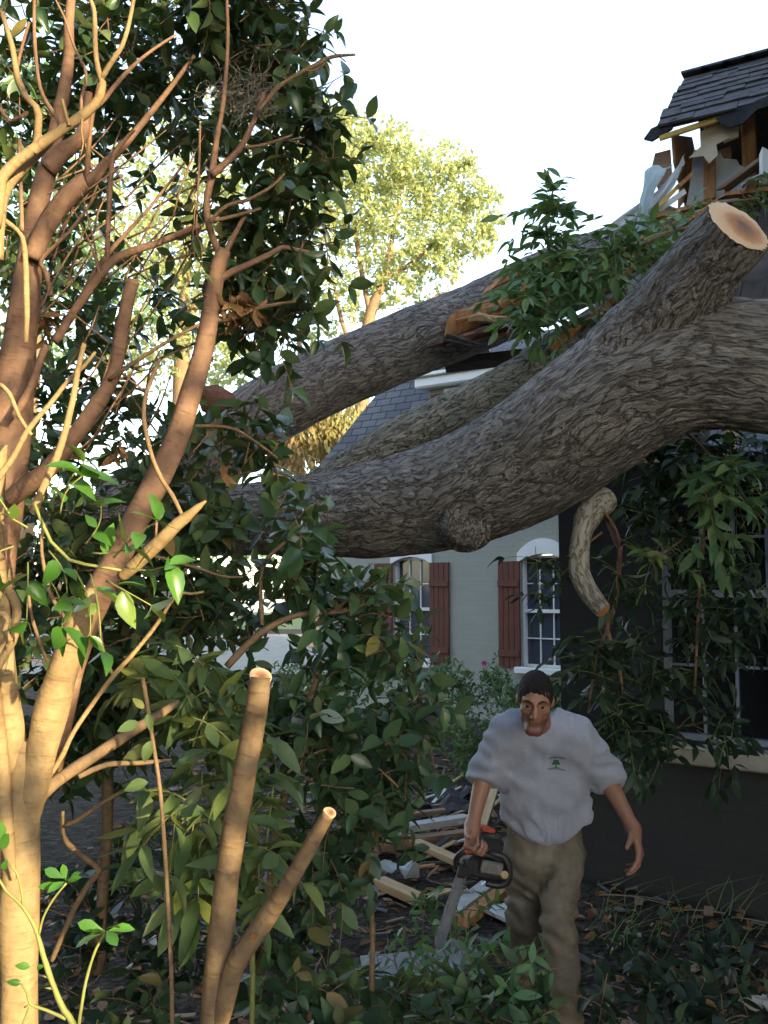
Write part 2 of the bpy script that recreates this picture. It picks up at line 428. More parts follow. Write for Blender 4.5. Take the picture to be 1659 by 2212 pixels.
def bark_mat(name, c0, c1, c2, lich=None, bump=.8, sc=1.0, crack=1.0):
    """furrowed bark: crisp dark cracks between long wavy ridges, from the limb's own straightened coordinates"""
    m, t, b = new_mat(name); L = t.links.new
    mp = coords(t, 'bark', (1, 1, 1))
    wn = nd(t, 'ShaderNodeTexNoise', Scale=3.2, Detail=2.0); L(mp.outputs[0], wn.inputs['Vector'])
    mul = nd(t, 'ShaderNodeVectorMath', operation='MULTIPLY_ADD'); mul.inputs[1].default_value = (.14, .14, .14)
    L(wn.outputs['Color'], mul.inputs[0]); L(mp.outputs[0], mul.inputs[2])
    m2 = nd(t, 'ShaderNodeMapping'); m2.inputs['Scale'].default_value = (1, 1, .27); L(mul.outputs[0], m2.inputs[0])
    n = nd(t, 'ShaderNodeTexNoise', Scale=13.0 * sc, Detail=3.0, Roughness=.5); L(m2.outputs[0], n.inputs['Vector'])
    def ridge(src, width):
        a = nd(t, 'ShaderNodeMath', operation='SUBTRACT'); a.inputs[1].default_value = .5; L(src, a.inputs[0])
        a2 = nd(t, 'ShaderNodeMath', operation='ABSOLUTE'); L(a.outputs[0], a2.inputs[0])
        r_ = nd(t, 'ShaderNodeMapRange', interpolation_type='SMOOTHSTEP'); r_.inputs[2].default_value = width; L(a2.outputs[0], r_.inputs[0]); return r_.outputs[0]
    k1 = ridge(n.outputs['Fac'], .10)
    n_b = nd(t, 'ShaderNodeTexNoise', Scale=27.0 * sc, Detail=4.0, Roughness=.6); L(m2.outputs[0], n_b.inputs['Vector']); k2 = ridge(n_b.outputs['Fac'], .10)
    mh = nd(t, 'ShaderNodeMath', operation='MULTIPLY_ADD'); mh.inputs[1].default_value = .65; L(k1, mh.inputs[0])
    mh2 = nd(t, 'ShaderNodeMath', operation='MULTIPLY'); mh2.inputs[1].default_value = .35; L(k2, mh2.inputs[0]); L(mh2.outputs[0], mh.inputs[2])
    fine = nd(t, 'ShaderNodeTexNoise', Scale=60.0, Detail=5.0, Roughness=.7); L(mp.outputs[0], fine.inputs['Vector'])
    h = nd(t, 'ShaderNodeMath', operation='MULTIPLY_ADD'); h.inputs[1].default_value = .30; L(fine.outputs['Fac'], h.inputs[0]); L(mh.outputs[0], h.inputs[2])
    r = ramp(t, [(.12, c0), (.55, c1), (1.15 if False else 1.0, c2)]); L(h.outputs[0], r.inputs[0]); col = r.outputs[0]
    n3 = nd(t, 'ShaderNodeTexNoise', Scale=2.0, Detail=5.0); L(mp.outputs[0], n3.inputs['Vector'])
    if lich:
        mr = nd(t, 'ShaderNodeMapRange'); mr.inputs[1].default_value = .5; mr.inputs[2].default_value = .75; mr.inputs[4].default_value = .6; L(n3.outputs['Fac'], mr.inputs[0])
        mk = nd(t, 'ShaderNodeMath', operation='MULTIPLY'); L(mr.outputs[0], mk.inputs[0]); L(mh.outputs[0], mk.inputs[1])
        mx = nd(t, 'ShaderNodeMix', data_type='RGBA'); L(mk.outputs[0], mx.inputs[0]); L(col, mx.inputs[6]); mx.inputs[7].default_value = (*lich, 1); col = mx.outputs[2]
    mr2 = nd(t, 'ShaderNodeMapRange'); mr2.inputs[1].default_value = .25; mr2.inputs[2].default_value = .75; mr2.inputs[3].default_value = .72; mr2.inputs[4].default_value = 1.25; L(n3.outputs['Fac'], mr2.inputs[0])
    hs = nd(t, 'ShaderNodeHueSaturation'); L(mr2.outputs[0], hs.inputs['Value']); L(col, hs.inputs['Color'])
    L(hs.outputs[0], b.inputs['Base Color']); b.inputs['Roughness'].default_value = .9; b.inputs['Specular IOR Level'].default_value = .15
    bp = nd(t, 'ShaderNodeBump', Strength=bump, Distance=.025); L(h.outputs[0], bp.inputs['Height']); L(bp.outputs[0], b.inputs['Normal'])
    return m
M = {}
M['bark'] = bark_mat('fallen_bark', (.11, .098, .093), (.235, .215, .205), (.36, .335, .325), bump=.9, sc=2.1)
M['bark_lichen'] = bark_mat('lichen_bark', (.08, .075, .065), (.27, .26, .225), (.44, .425, .38), lich=(.24, .26, .19), bump=.9, sc=2.6)
M['branch_white'] = bark_mat('pale_branch_bark', (.09, .08, .06), (.26, .24, .20), (.40, .37, .32), bump=.4, sc=2.5)
def stem_mat(name, c0, c1, blotch, spots=.55):
    m, t, b = new_mat(name); L = t.links.new
    mp = coords(t, 'bark', (1, 1, .8)); n = nd(t, 'ShaderNodeTexNoise', Scale=24.0, Detail=7.0, Roughness=.65); L(mp.outputs[0], n.inputs['Vector'])
    r = ramp(t, [(.3, c0), (.7, c1)]); L(n.outputs['Fac'], r.inputs[0])
    n2 = nd(t, 'ShaderNodeTexNoise', Scale=9.0, Detail=6.0, Roughness=.7); L(mp.outputs[0], n2.inputs['Vector'])
    mr = nd(t, 'ShaderNodeMapRange'); mr.inputs[1].default_value = spots; mr.inputs[2].default_value = spots + .15; L(n2.outputs['Fac'], mr.inputs[0])
    mx = nd(t, 'ShaderNodeMix', data_type='RGBA'); L(mr.outputs[0], mx.inputs[0]); L(r.outputs[0], mx.inputs[6]); mx.inputs[7].default_value = (*blotch, 1)
    # lenticels: short cross bands
    m3 = coords(t, 'bark', (1, 1, 4.5)); n3 = nd(t, 'ShaderNodeTexNoise', Scale=20.0, Detail=3.0); L(m3.outputs[0], n3.inputs['Vector'])
    mr3 = nd(t, 'ShaderNodeMapRange'); mr3.inputs[1].default_value = .58; mr3.inputs[2].default_value = .72; mr3.inputs[4].default_value = .55; L(n3.outputs['Fac'], mr3.inputs[0])
    mx2 = nd(t, 'ShaderNodeMix', data_type='RGBA'); L(mr3.outputs[0], mx2.inputs[0]); L(mx.outputs[2], mx2.inputs[6]); mx2.inputs[7].default_value = (*[c * .45 for c in c0], 1)
    L(mx2.outputs[2], b.inputs['Base Color']); b.inputs['Roughness'].default_value = .75; b.inputs['Specular IOR Level'].default_value = .25
    ad = nd(t, 'ShaderNodeMath', operation='ADD'); L(n.outputs['Fac'], ad.inputs[0]); L(n3.outputs['Fac'], ad.inputs[1])
    bp = nd(t, 'ShaderNodeBump', Strength=.5, Distance=.006); L(ad.outputs[0], bp.inputs['Height']); L(bp.outputs[0], b.inputs['Normal'])
    return m
M['stem_tan'] = stem_mat('tan_stem_bark', (.23, .155, .08), (.37, .27, .15), (.18, .12, .07), .6)
M['stem_red'] = stem_mat('red_brown_stem_bark', (.17, .098, .068), (.29, .18, .128), (.13, .08, .058), .58)
M['stem_grey'] = stem_mat('grey_brown_stem_bark', (.15, .095, .055), (.29, .20, .12), (.24, .20, .13), .6)
M['twig'] = simple('twig_bark', (.13, .075, .045), (.27, .16, .10), .8, 20, attr='bark')
M['twig_green'] = simple('green_twig', (.16, .18, .05), (.26, .27, .10), .6, 20, attr='bark')
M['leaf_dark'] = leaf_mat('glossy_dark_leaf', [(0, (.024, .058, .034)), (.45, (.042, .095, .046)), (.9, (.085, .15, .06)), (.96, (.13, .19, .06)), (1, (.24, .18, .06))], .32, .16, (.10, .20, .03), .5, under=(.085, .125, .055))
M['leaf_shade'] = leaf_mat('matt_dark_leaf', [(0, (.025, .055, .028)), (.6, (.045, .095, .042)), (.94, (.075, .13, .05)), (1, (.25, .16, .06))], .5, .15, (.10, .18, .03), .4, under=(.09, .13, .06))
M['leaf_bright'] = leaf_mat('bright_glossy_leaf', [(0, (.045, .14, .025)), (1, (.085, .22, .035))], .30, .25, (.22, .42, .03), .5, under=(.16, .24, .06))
M['leaf_pale'] = leaf_mat('pale_green_leaf', [(0, (.075, .135, .06)), (.8, (.12, .185, .07)), (1, (.28, .30, .06))], .5, .25, (.25, .36, .05), .35, under=(.19, .24, .11))
M['leaf_hick'] = leaf_mat('limp_green_leaf', [(0, (.06, .14, .07)), (.7, (.10, .20, .09)), (1, (.18, .27, .10))], .5, .22, (.18, .32, .06), .35, under=(.13, .2, .1))
M['leaf_far'] = leaf_mat('haze_paled_leaf', [(0, (.20, .25, .10)), (.6, (.34, .38, .17)), (1, (.46, .46, .24))], .6, .45, (.55, .60, .28), .3)  # haze and glare painted in as a paler leaf colour
M['leaf_baked_shade'] = leaf_mat('shade_baked_leaf', [(0, (.014, .028, .018)), (.8, (.026, .050, .027)), (1, (.06, .095, .045))], .5, .12, (.08, .14, .04), .35)  # leaf colour darkened to carry the shade of dim corners
M['frame_grey'] = simple('grey_blue_window_paint', (.20, .22, .27), (.30, .32, .36), .6, 6, .1, 30)
M['leaf_dry'] = leaf_mat('dry_brown_leaf', [(0, (.16, .08, .04)), (1, (.34, .2, .10))], .7, .15, (.3, .15, .05), .2)
M['leaf_azalea'] = leaf_mat('small_bush_leaf', [(0, (.05, .11, .04)), (1, (.11, .19, .065))], .5, .22, (.15, .28, .05), .4)
M['wood'] = simple('fresh_lumber', (.42, .27, .14), (.60, .43, .25), .7, 5, .2, 30, 'bark', (.6, 6, 6), .25)
M['wood_old'] = simple('weathered_board', (.20, .13, .085), (.36, .25, .17), .8, 5, .3, 30, 'bark', (.6, 6, 6), .2)
M['wood_torn'] = simple('torn_red_wood', (.34, .14, .055), (.62, .33, .16), .8, 4, .6, 22, 'bark', (8, 8, .8), .2)
M['trim'] = simple('white_painted_trim', (.70, .71, .72), (.80, .80, .79), .55, 4, .05, 30)
M['trim_dirty'] = simple('dirty_white_board', (.34, .34, .34), (.5, .5, .5), .75, 8, .2, 30)
M['flash'] = simple('bent_grey_flashing', (.42, .45, .48), (.58, .6, .62), .5, 3, .1, 12, metal=0.2)
# ================================================================== ground
def plane_grid(x0, x1, y0, y1, nx, ny, zf):
    X, Y = np.meshgrid(np.linspace(x0, x1, nx), np.linspace(y0, y1, ny), indexing='ij')
    Z = zf(X, Y); V = np.stack((X, Y, Z), -1).reshape(-1, 3)
    i = np.arange(nx - 1)[:, None] * ny; j = np.arange(ny - 1)[None]
    F = np.stack((i + j, i + ny + j, i + ny + j + 1, i + j + 1), -1).reshape(-1, 4)
    return V, F
def gz(x, y):
    x = np.asarray(x, float); y = np.asarray(y, float)
    f = np.clip(1 - np.abs(y - 6) / 12, 0, 1)
    return f * .10 * (vnoise(x * .9 + 30, y * .9 + 30) - .5) + f * .03 * (vnoise(x * 4 + 9, y * 4 + 70) - .5)
m, t, b = new_mat('dark_mulch_ground')
mp = coords(t); n = nd(t, 'ShaderNodeTexNoise', Scale=9.0, Detail=9.0, Roughness=.7); t.links.new(mp.outputs[0], n.inputs['Vector'])
r = ramp(t, [(.3, (.016, .012, .010)), (.5, (.042, .034, .028)), (.64, (.085, .073, .063)), (.8, (.16, .14, .125))]); t.links.new(n.outputs['Fac'], r.inputs[0]); t.links.new(r.outputs[0], b.inputs['Base Color'])
b.inputs['Roughness'].default_value = .95; b.inputs['Specular IOR Level'].default_value = .1
v = nd(t, 'ShaderNodeTexVoronoi', Scale=26.0); t.links.new(mp.outputs[0], v.inputs['Vector'])
bp = nd(t, 'ShaderNodeBump', Strength=.9, Distance=.03); t.links.new(v.outputs['Distance'], bp.inputs['Height']); t.links.new(bp.outputs[0], b.inputs['Normal'])
M['ground'] = m
gm = MB(); V, F = plane_grid(-9, 9, -8, 18, 130, 170, gz); gm.add(V, F)
def skirt(x0, x1, y0, y1): gm.add(*plane_grid(x0, x1, y0, y1, 4, 4, lambda X, Y: X * 0))
skirt(-600, -9, -8, 18); skirt(9, 600, -8, 18); skirt(-600, 600, 18, 900); skirt(-600, 600, -300, -8)
props(gm.build('ground', M['ground'], smooth=True), kind='structure')
M['street'] = simple('pale_street', (.20, .185, .165), (.28, .265, .24), .9, 3, .3, 60)
sm = MB(); sm.add(*plane_grid(-60, 60, 21, 38, 12, 6, lambda X, Y: X * 0 + .012)); props(sm.build('street', M['street']), kind='structure')
M['lawn'] = simple('far_lawn', (.05, .09, .03), (.10, .14, .05), .95, 3, .5, 40)
lm_ = MB(); lm_.add(*plane_grid(-120, 120, 42, 160, 8, 8, lambda X, Y: X * 0 + .02)); props(lm_.build('lawn', M['lawn']), kind='structure')

# leaf litter, chips and shingle crumbs scattered on the ground: nobody could count them
lit = MB(); n = 2600
x = RNG.uniform(-2.2, 3.2, n); y = RNG.uniform(2.2, 11, n)
base = np.stack((x, y, gz(x, y) + .012), -1); dr = RNG.normal(size=(n, 3)); dr[:, 2] *= .15
add_leaves(lit, base, dr, UP + RNG.normal(size=(n, 3)) * .3, RNG.uniform(.04, .11, n), LEAF_OVAL, mi=0)
for k in range(520):
    xx, yy = random.uniform(-2, 3), random.uniform(3.5, 11)
    a = random.random() * 6.28; tl = random.uniform(-.3, .3)
    ax = np.array(((math.cos(a), math.sin(a), tl), (-math.sin(a), math.cos(a), 0), (-tl * math.cos(a), -tl * math.sin(a), 1)))
    lit.box((xx, yy, float(gz(xx, yy)) + .015), (random.uniform(.02, .09), random.uniform(.008, .03), .004), ax)
    lit.mi[-1][:] = random.choice((1, 1, 2, 2, 2)) if random.random() < .97 else 3
for k in range(260):
    xx, yy = random.uniform(-2, 2.5), random.uniform(2.3, 9); a = random.random() * 6.28; L = random.uniform(.08, .45)
    p = np.array((xx, yy, float(gz(xx, yy)) + .02)); tube(lit, [p, p + np.array((math.cos(a), math.sin(a), random.uniform(-.05, .25))) * L * .5, p + np.array((math.cos(a + .4), math.sin(a + .4), random.uniform(-.05, .3))) * L], [.005, .004, .002], nu=4, step=.2, mi=random.choice((1, 1, 2)))
props(lit.build('leaf_litter', [M['leaf_dry'], M['wood_old'], simple('grey_chip', (.10, .10, .11), (.2, .2, .21), .9), M['flash']]), kind='stuff')

# ================================================================== the house
W = np.array((.81, -.586, 0)); W /= np.linalg.norm(W)
N = np.array((W[1], -W[0], 0))                    # outward, towards the camera
BK = -N
AX = np.array((W, BK, UP))                        # box axes: along, back, up
FW = np.array((1.35, 14.0, 0.0))                  # a point of the recessed front wall
C0 = np.array((1.205, 6.5, 0.0))                  # outer corner of the projecting wing
house = thing('brick_house', 'grey green painted brick house whose roof the fallen tree has torn open', 'house', (3.2, 10.5, 0))
m, t, b = new_mat('painted_brick')
mp = coords(t, 'bark'); br = nd(t, 'ShaderNodeTexBrick', Scale=1.0); br.inputs['Color1'].default_value = (.315, .32, .285, 1); br.inputs['Color2'].default_value = (.295, .30, .268, 1)
br.inputs['Mortar'].default_value = (.29, .295, .262, 1); br.inputs['Mortar Size'].default_value = .006; br.inputs['Brick Width'].default_value = .21; br.inputs['Row Height'].default_value = .072
t.links.new(mp.outputs[0], br.inputs['Vector']); t.links.new(br.outputs[0], b.inputs['Base Color']); b.inputs['Roughness'].default_value = .85
n = nd(t, 'ShaderNodeTexNoise', Scale=18.0, Detail=6.0); t.links.new(mp.outputs[0], n.inputs['Vector'])
ad = nd(t, 'ShaderNodeMath', operation='MULTIPLY_ADD'); ad.inputs[1].default_value = .5; t.links.new(n.outputs['Fac'], ad.inputs[0]); t.links.new(br.outputs['Fac'], ad.inputs[2])
bp = nd(t, 'ShaderNodeBump', Strength=.3, Distance=.008); bp.invert = True; t.links.new(ad.outputs[0], bp.inputs['Height']); t.links.new(bp.outputs[0], b.inputs['Normal'])
M['brick'] = m
m2 = M['brick'].copy(); m2.name = 'shade_baked_brick'  # copy of the house brick with the wing's deep shade baked into its colour
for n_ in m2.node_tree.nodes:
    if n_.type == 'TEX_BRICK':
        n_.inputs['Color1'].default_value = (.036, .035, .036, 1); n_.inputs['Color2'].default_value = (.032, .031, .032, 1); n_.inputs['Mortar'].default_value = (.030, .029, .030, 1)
M['brick_shaded'] = m2
def wall_panel(mb, org, ax_u, ax_n, u0, u1, z0, z1, holes, th=.22):
    """wall with rectangular holes, as butted boxes"""
    us = sorted({u0, u1, *[h[0] for h in holes], *[h[1] for h in holes]})
    for a, c in zip(us[:-1], us[1:]):
        cuts = sorted([(h[2], h[3]) for h in holes if h[0] <= a + 1e-6 and h[1] >= c - 1e-6]); z = z0
        for lo_, hi_ in cuts + [(z1, None)]:
            if lo_ > z + 1e-6:
                V = []; bk = []
                for uu in (a, c):
                    for dn in (0, th):
                        for zz in (z, lo_): V.append(org + ax_u * uu + ax_n * dn + UP * zz); bk.append((uu, zz, dn))
                Fq = np.array([(0, 1, 5, 4), (2, 6, 7, 3), (0, 2, 3, 1), (4, 5, 7, 6), (0, 4, 6, 2), (1, 3, 7, 5)])
                mb.add(np.array(V), Fq, bark=np.array(bk))
            z = hi_ if hi_ is not None else z
ARCH0, ARCH1 = 2.28, 2.40
wl = MB()
WIN = [(-1.48, -.80), (.76, 1.46)]
wall_panel(wl, FW, W, BK, -3.0, 4.2, 0, 3.5, [(a, c, .80, ARCH1) for a, c in WIN])
bmfix(wl.build('wall', M['brick'], house))
ww = MB()
WW = (.70, 1.38, .98, 2.62)
wall_panel(ww, C0, W, BK, 0, 4.6, -.1, 2.75, [WW])
bmfix(ww.build('wall', M['brick_shaded'], house))
ws = MB(); wall_panel(ws, C0 + BK * .225, BK, W, 0, 5.9, -.1, 2.9, [], .2); bmfix(ws.build('wall', M['brick_shaded'], house))
we = MB(); wall_panel(we, FW - W * 3.0 + BK * .225, BK, W, 0, 6.0, 0, 3.45, [], .2); bmfix(we.build('wall', M['brick'], house))

M['glass'] = None
m, t, b = new_mat('window_glass'); b.inputs['Base Color'].default_value = (.05, .06, .085, 1); b.inputs['Roughness'].default_value = .06; b.inputs['Specular IOR Level'].default_value = .7
n = nd(t, 'ShaderNodeTexNoise', Scale=2.5, Detail=2.0); bp = nd(t, 'ShaderNodeBump', Strength=.05, Distance=.05); t.links.new(n.outputs['Fac'], bp.inputs['Height']); t.links.new(bp.outputs[0], b.inputs['Normal'])
M['glass'] = m
m, t, b = new_mat('window_glass_dark'); b.inputs['Base Color'].default_value = (.012, .013, .016, 1); b.inputs['Roughness'].default_value = .1
M['glass_dark'] = m
def sash_window(org, u0, u1, z0, z1, cols, rows, label=None, glass='glass', arch=False, rail=None, frame='trim'):
    uc, zc = (u0 + u1) / 2, (z0 + z1) / 2; w_, h_ = (u1 - u0) / 2, (z1 - z0) / 2
    g = MB(); g.box(org + W * uc + BK * .13 + UP * zc, (w_ - .01, .006, h_ - .01), AX)
    win = g.build('window', M[glass], house)
    if label: win['label'] = label
    f = MB(); fw = .035
    for uu in (u0 + fw / 2, u1 - fw / 2): f.box(org + W * uu + BK * .085 + UP * zc, (fw / 2, .035, h_), AX)
    for zz in (z0 + fw / 2, z1 - fw / 2): f.box(org + W * uc + BK * .087 + UP * zz, (w_ - fw, .032, fw / 2), AX)
    f.box(org + W * uc + BK * .08 + UP * (rail or zc), (w_ - fw, .03, .024), AX)
    f.build('frame', M[frame], win)
    mu = MB()
    for k in range(1, cols): mu.box(org + W * (u0 + fw + (u1 - u0 - 2 * fw) * k / cols) + BK * .112 + UP * zc, (.008, .012, h_ - fw), AX)
    rl = rail or zc
    for (za, zb) in ((z0 + fw, rl - .024), (rl + .024, z1 - fw)):
        for k in range(1, rows): mu.box(org + W * uc + BK * .110 + UP * (za + (zb - za) * k / rows), (w_ - fw, .012, .008), AX)
    mu.build('muntin', M[frame], win)
    return win
def arch_band(mb, org, u0, u1, z0, rise, band, out, n=14, back=.2):
    uc, hw = (u0 + u1) / 2, (u1 - u0) / 2
    xs = np.linspace(-1, 1, n); lo_ = z0 + rise * (1 - xs ** 2); hi_ = z0 + band * .55 + (rise + band * .45) * (1 - xs ** 2) ** .9 + .02
    V = []
    for k in range(n):
        for (zz, dn) in ((lo_[k], -out), (hi_[k], -out), (hi_[k], back), (lo_[k], back)): V.append(org + W * (uc + xs[k] * hw) + BK * dn + UP * zz)
    F = []
    for k in range(n - 1):
        a = 4 * k
        for e in range(4): F.append((a + e, a + (e + 1) % 4, a + 4 + (e + 1) % 4, a + 4 + e))
    F += [(0, 3, 2, 1), (4 * n - 4, 4 * n - 3, 4 * n - 2, 4 * n - 1)]
    mb.add(np.array(V), np.array(F))
M['shutter'] = simple('red_brown_shutter', (.095, .030, .020), (.145, .048, .034), .6, 5, .15, 40, 'bark', (6, 1, 1))
for k, (a, c) in enumerate(WIN):
    win = sash_window(FW, a, c, .80, ARCH1 - .02, 3, 2)
    ab = MB(); arch_band(ab, FW, a - .05, c + .05, ARCH0, .12, .2, .03); bmfix(ab.build('arch_trim', M['trim'], win))
    sb = MB(); sb.box(FW + W * (a + c) / 2 - BK * .03 + UP * .755, ((c - a) / 2 + .07, .09, .045), AX, bev=.01); sb.build('sill', M['trim'], win)
    for (s0, s1) in ((a - .36, a - .01), (c + .01, c + .36)):
        if s1 > 1.6: continue
        if k == 1 and s0 > 1: continue
        s_ = MB(); nb_ = 4
        for q in range(nb_):
            ua = s0 + (s1 - s0) * q / nb_; ub = s0 + (s1 - s0) * (q + 1) / nb_ - .004
            s_.box(FW + W * (ua + ub) / 2 - BK * .018 + UP * 1.54, ((ub - ua) / 2, .0175, .76), AX, bev=.004)
        sh = s_.build('shutter', M['shutter'], house)
        for zz in (.98, 1.98):
            bt = MB(); bt.box(FW + W * (s0 + s1) / 2 - BK * .049 + UP * zz, ((s1 - s0) / 2 - .003, .013, .045), AX, bev=.004); bt.build('batten', M['shutter'], sh)
# wing window, with its sill
ww_ = sash_window(C0, *WW, 3, 2, 'large dark window of the wing half hidden by leaves', 'glass_dark', rail=1.90, frame='frame_grey')
sb = MB(); sb.box(C0 + W * 1.60 - BK * .06 + UP * .915, (.85, .10, .055), AX, bev=.012)
M['stone'] = simple('pale_stone_sill', (.30, .27, .22), (.42, .38, .31), .85, 8, .4, 40)
sb.build('sill', M['stone'], ww_)

# roof of the recessed part: hipped, with a dormer
def shingle_mat(name, c0, c1, bw=.30, rh=.145):
    m, t, b = new_mat(name)
    mp = coords(t, 'bark'); br = nd(t, 'ShaderNodeTexBrick', Scale=1.0); br.inputs['Color1'].default_value = (*c0, 1); br.inputs['Color2'].default_value = (*c1, 1); br.inputs['Mortar'].default_value = (.015, .015, .018, 1)
    br.inputs['Mortar Size'].default_value = .009; br.inputs['Brick Width'].default_value = bw; br.inputs['Row Height'].default_value = rh; br.inputs['Bias'].default_value = -.1
    t.links.new(mp.outputs[0], br.inputs['Vector'])
    n = nd(t, 'ShaderNodeTexNoise', Scale=60.0, Detail=4.0); t.links.new(mp.outputs[0], n.inputs['Vector'])
    n2 = nd(t, 'ShaderNodeTexNoise', Scale=1.5, Detail=4.0); t.links.new(mp.outputs[0], n2.inputs['Vector'])
    ml = nd(t, 'ShaderNodeMath', operation='ADD'); t.links.new(n.outputs['Fac'], ml.inputs[0]); t.links.new(n2.outputs['Fac'], ml.inputs[1])
    hs = nd(t, 'ShaderNodeHueSaturation'); mr = nd(t, 'ShaderNodeMapRange'); mr.inputs[1].default_value = .6; mr.inputs[2].default_value = 1.4; mr.inputs[3].default_value = .65; mr.inputs[4].default_value = 1.4
    t.links.new(ml.outputs[0], mr.inputs[0]); t.links.new(mr.outputs[0], hs.inputs['Value']); t.links.new(br.outputs[0], hs.inputs['Color']); t.links.new(hs.outputs[0], b.inputs['Base Color'])
    b.inputs['Roughness'].default_value = .9
    bp = nd(t, 'ShaderNodeBump', Strength=.7, Distance=.02); bp.invert = True; t.links.new(br.outputs['Fac'], bp.inputs['Height']); t.links.new(bp.outputs[0], b.inputs['Normal'])
    return m
M['shingle'] = shingle_mat('slate_grey_shingle', (.075, .08, .10), (.11, .115, .135))
def roof_face(mb, pts, th=.03):
    """polygon of 3D points, with planar metre coordinates for the shingle courses"""
    p = np.array(pts, float); e1 = nrm(p[1] - p[0]); nn = nrm(np.cross(e1, p[-1] - p[0])); e2 = np.cross(nn, e1)
    q = p - p[0]; bk = np.stack((q @ e1, q @ e2, q @ nn), -1); k = len(p)
    lo_ = p - nn * th
    i = np.arange(k); j = (i + 1) % k
    mb.add(np.vstack((p, lo_)), [i.reshape(1, -1), (i[::-1] + k).reshape(1, -1), np.stack((i, i + k, j + k, j), 1)], bark=np.vstack((bk, bk)))
rf = MB(); a = 1.05; zt = 3.45 + a * 2.3
E = lambda u, bk, z: FW + W * u + BK * bk + UP * z
roof_face(rf, [E(-3.3, -.3, 3.45), E(4.6, -.3, 3.45), E(4.6, a, zt), E(-3.3 + a + .3, a, zt)])
roof_face(rf, [E(-3.3, 6, 3.45), E(-3.3, -.3, 3.45), E(-3.3 + a + .3, a, zt), E(-3.3 + a + .3, 6, zt)])
roof_face(rf, [E(-2.0, a, zt + .003), E(4.6, a, zt + .003), E(4.6, 3, zt + .6), E(-.9, 3, zt + .6)])
rf.build('roof', M['shingle'], house)
fa = MB(); fa.box(E(.6, -.27, 3.40), (3.9, .03, .09), AX, bev=.01); fa.box(E(.6, -.12, 3.33), (3.88, .12, .02), AX); fa.build('fascia', M['trim'], house)
dm = MB(); wall_panel(dm, FW - BK * .004, W, BK, -.79, 1.6, 3.55, 5.0, [], 1.4)
dorm = bmfix(dm.build('dormer', M['brick'], house)); dorm['label'] = 'grey dormer with a white cornice on the far roof'
dc = MB(); dc.box(E(.4, .4, 5.06), (1.34, .62, .085), AX, bev=.03); dc.box(E(.4, .4, 5.17), (1.4, .68, .03), AX, bev=.01); dc.build('cornice', M['trim'], dorm)
dr_ = MB(); roof_face(dr_, [E(-1.0, -.28, 5.205), E(1.8, -.28, 5.205), E(1.6, .8, 5.85), E(-.6, .8, 5.85)]); roof_face(dr_, [E(-1.0, 1.2, 5.205), E(-1.0, -.28, 5.205), E(-.6, .8, 5.85), E(-.6, 1.2, 5.85)]); dr_.build('roof', M['shingle'], dorm)
dw = MB(); dw.box(E(-.12, -.02, 4.35), (.27, .012, .52), AX); dwo = dw.build('window', M['glass'], dorm)
dwf = MB()
for uu in (-.42, .18): dwf.box(E(uu, -.035, 4.35), (.035, .03, .56), AX)
dwf.box(E(-.12, -.036, 4.9), (.37, .031, .05), AX); dwf.box(E(-.12, -.034, 4.40), (.262, .02, .018), AX); dwf.box(E(-.12, -.034, 4.1), (.008, .018, .28), AX); dwf.build('frame', M['trim'], dwo)
ds = MB(); ds.box(E(-.62, -.025, 4.35), (.14, .016, .54), AX, bev=.004); ds.build('shutter', M['shutter'], dorm)

# ------------------------------------------------------ torn roof of the wing
def H(u, bk, z): return C0 + W * u + BK * bk + UP * z
M['deck'] = simple('torn_roof_deck', (.035, .033, .036), (.12, .10, .09), .9, 5, .5, 30)
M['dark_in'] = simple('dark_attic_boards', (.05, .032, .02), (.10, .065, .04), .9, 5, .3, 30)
M['stud'] = simple('brown_stud', (.27, .13, .055), (.48, .27, .13), .75, 4, .2, 25, 'bark', (5, 5, .7))
dk = MB()
# ragged deck: strips of sheathing with uneven lower ends
for k in range(26):
    u0 = k * .17; lo_ = random.uniform(-.05, .35); hi_ = 1.62
    z = lambda q: 2.78 + q * 1.36
    c = (H(u0 + .083, lo_, z(lo_)) + H(u0 + .083, hi_, z(hi_))) / 2; up_ = nrm(H(0, 1, z(1)) - H(0, 0, z(0)))
    dk.box(c, (.080, np.linalg.norm(H(0, hi_, z(hi_)) - H(0, lo_, z(lo_))) / 2, .012), np.array((W, up_, np.cross(W, up_))))
deck = dk.build('roof_deck', M['deck'], house)
ra = MB()
for k in range(9):
    u0 = .12 + k * .5; c = (H(u0, 0.05, 2.70) + H(u0, 1.6, 4.80)) / 2; up_ = nrm(H(0, 1.6, 4.8) - H(0, .05, 2.7))
    ra.box(c, (.02, 1.3, .07), np.array((W, up_, np.cross(W, up_))))
ra.build('rafter', M['stud'], house)
# dormer box above: slab roof in real overlapping courses, studs, dark inside
D0 = np.array((2.15, 7.55, 0))
def D(u, bk, z): return D0 + W * u + BK * bk + UP * z
ub = thing('torn_dormer', 'broken upper dormer with dark shingle roof and bare studs', 'dormer', D(1, 0, 4.95))
ub.name = 'torn_dormer'
ub.parent = house; ub.location = Vector(D(1, 0, 4.95)) - house.location
for k in ('category',):
    if k in ub: del ub[k]
tdp = ub
W = nrm((.865, -.502, 0)); N = np.array((W[1], -W[0], 0)); BK = -N; AX = np.array((W, BK, UP))     # the dormer's own axes
EA = (-.2, 5.60); RD = (.36, 6.24)               # eave and ridge of the dormer roof: (back, height)
sl_ = MB(); U0, U1, NC = .30, 3.4, 9
dirn = nrm(BK * (RD[0] - EA[0]) + UP * (RD[1] - EA[1])); L_ = math.hypot(RD[0] - EA[0], RD[1] - EA[1]); nn = np.cross(W, dirn)
if nn @ N < 0: nn = -nn
row = L_ / NC
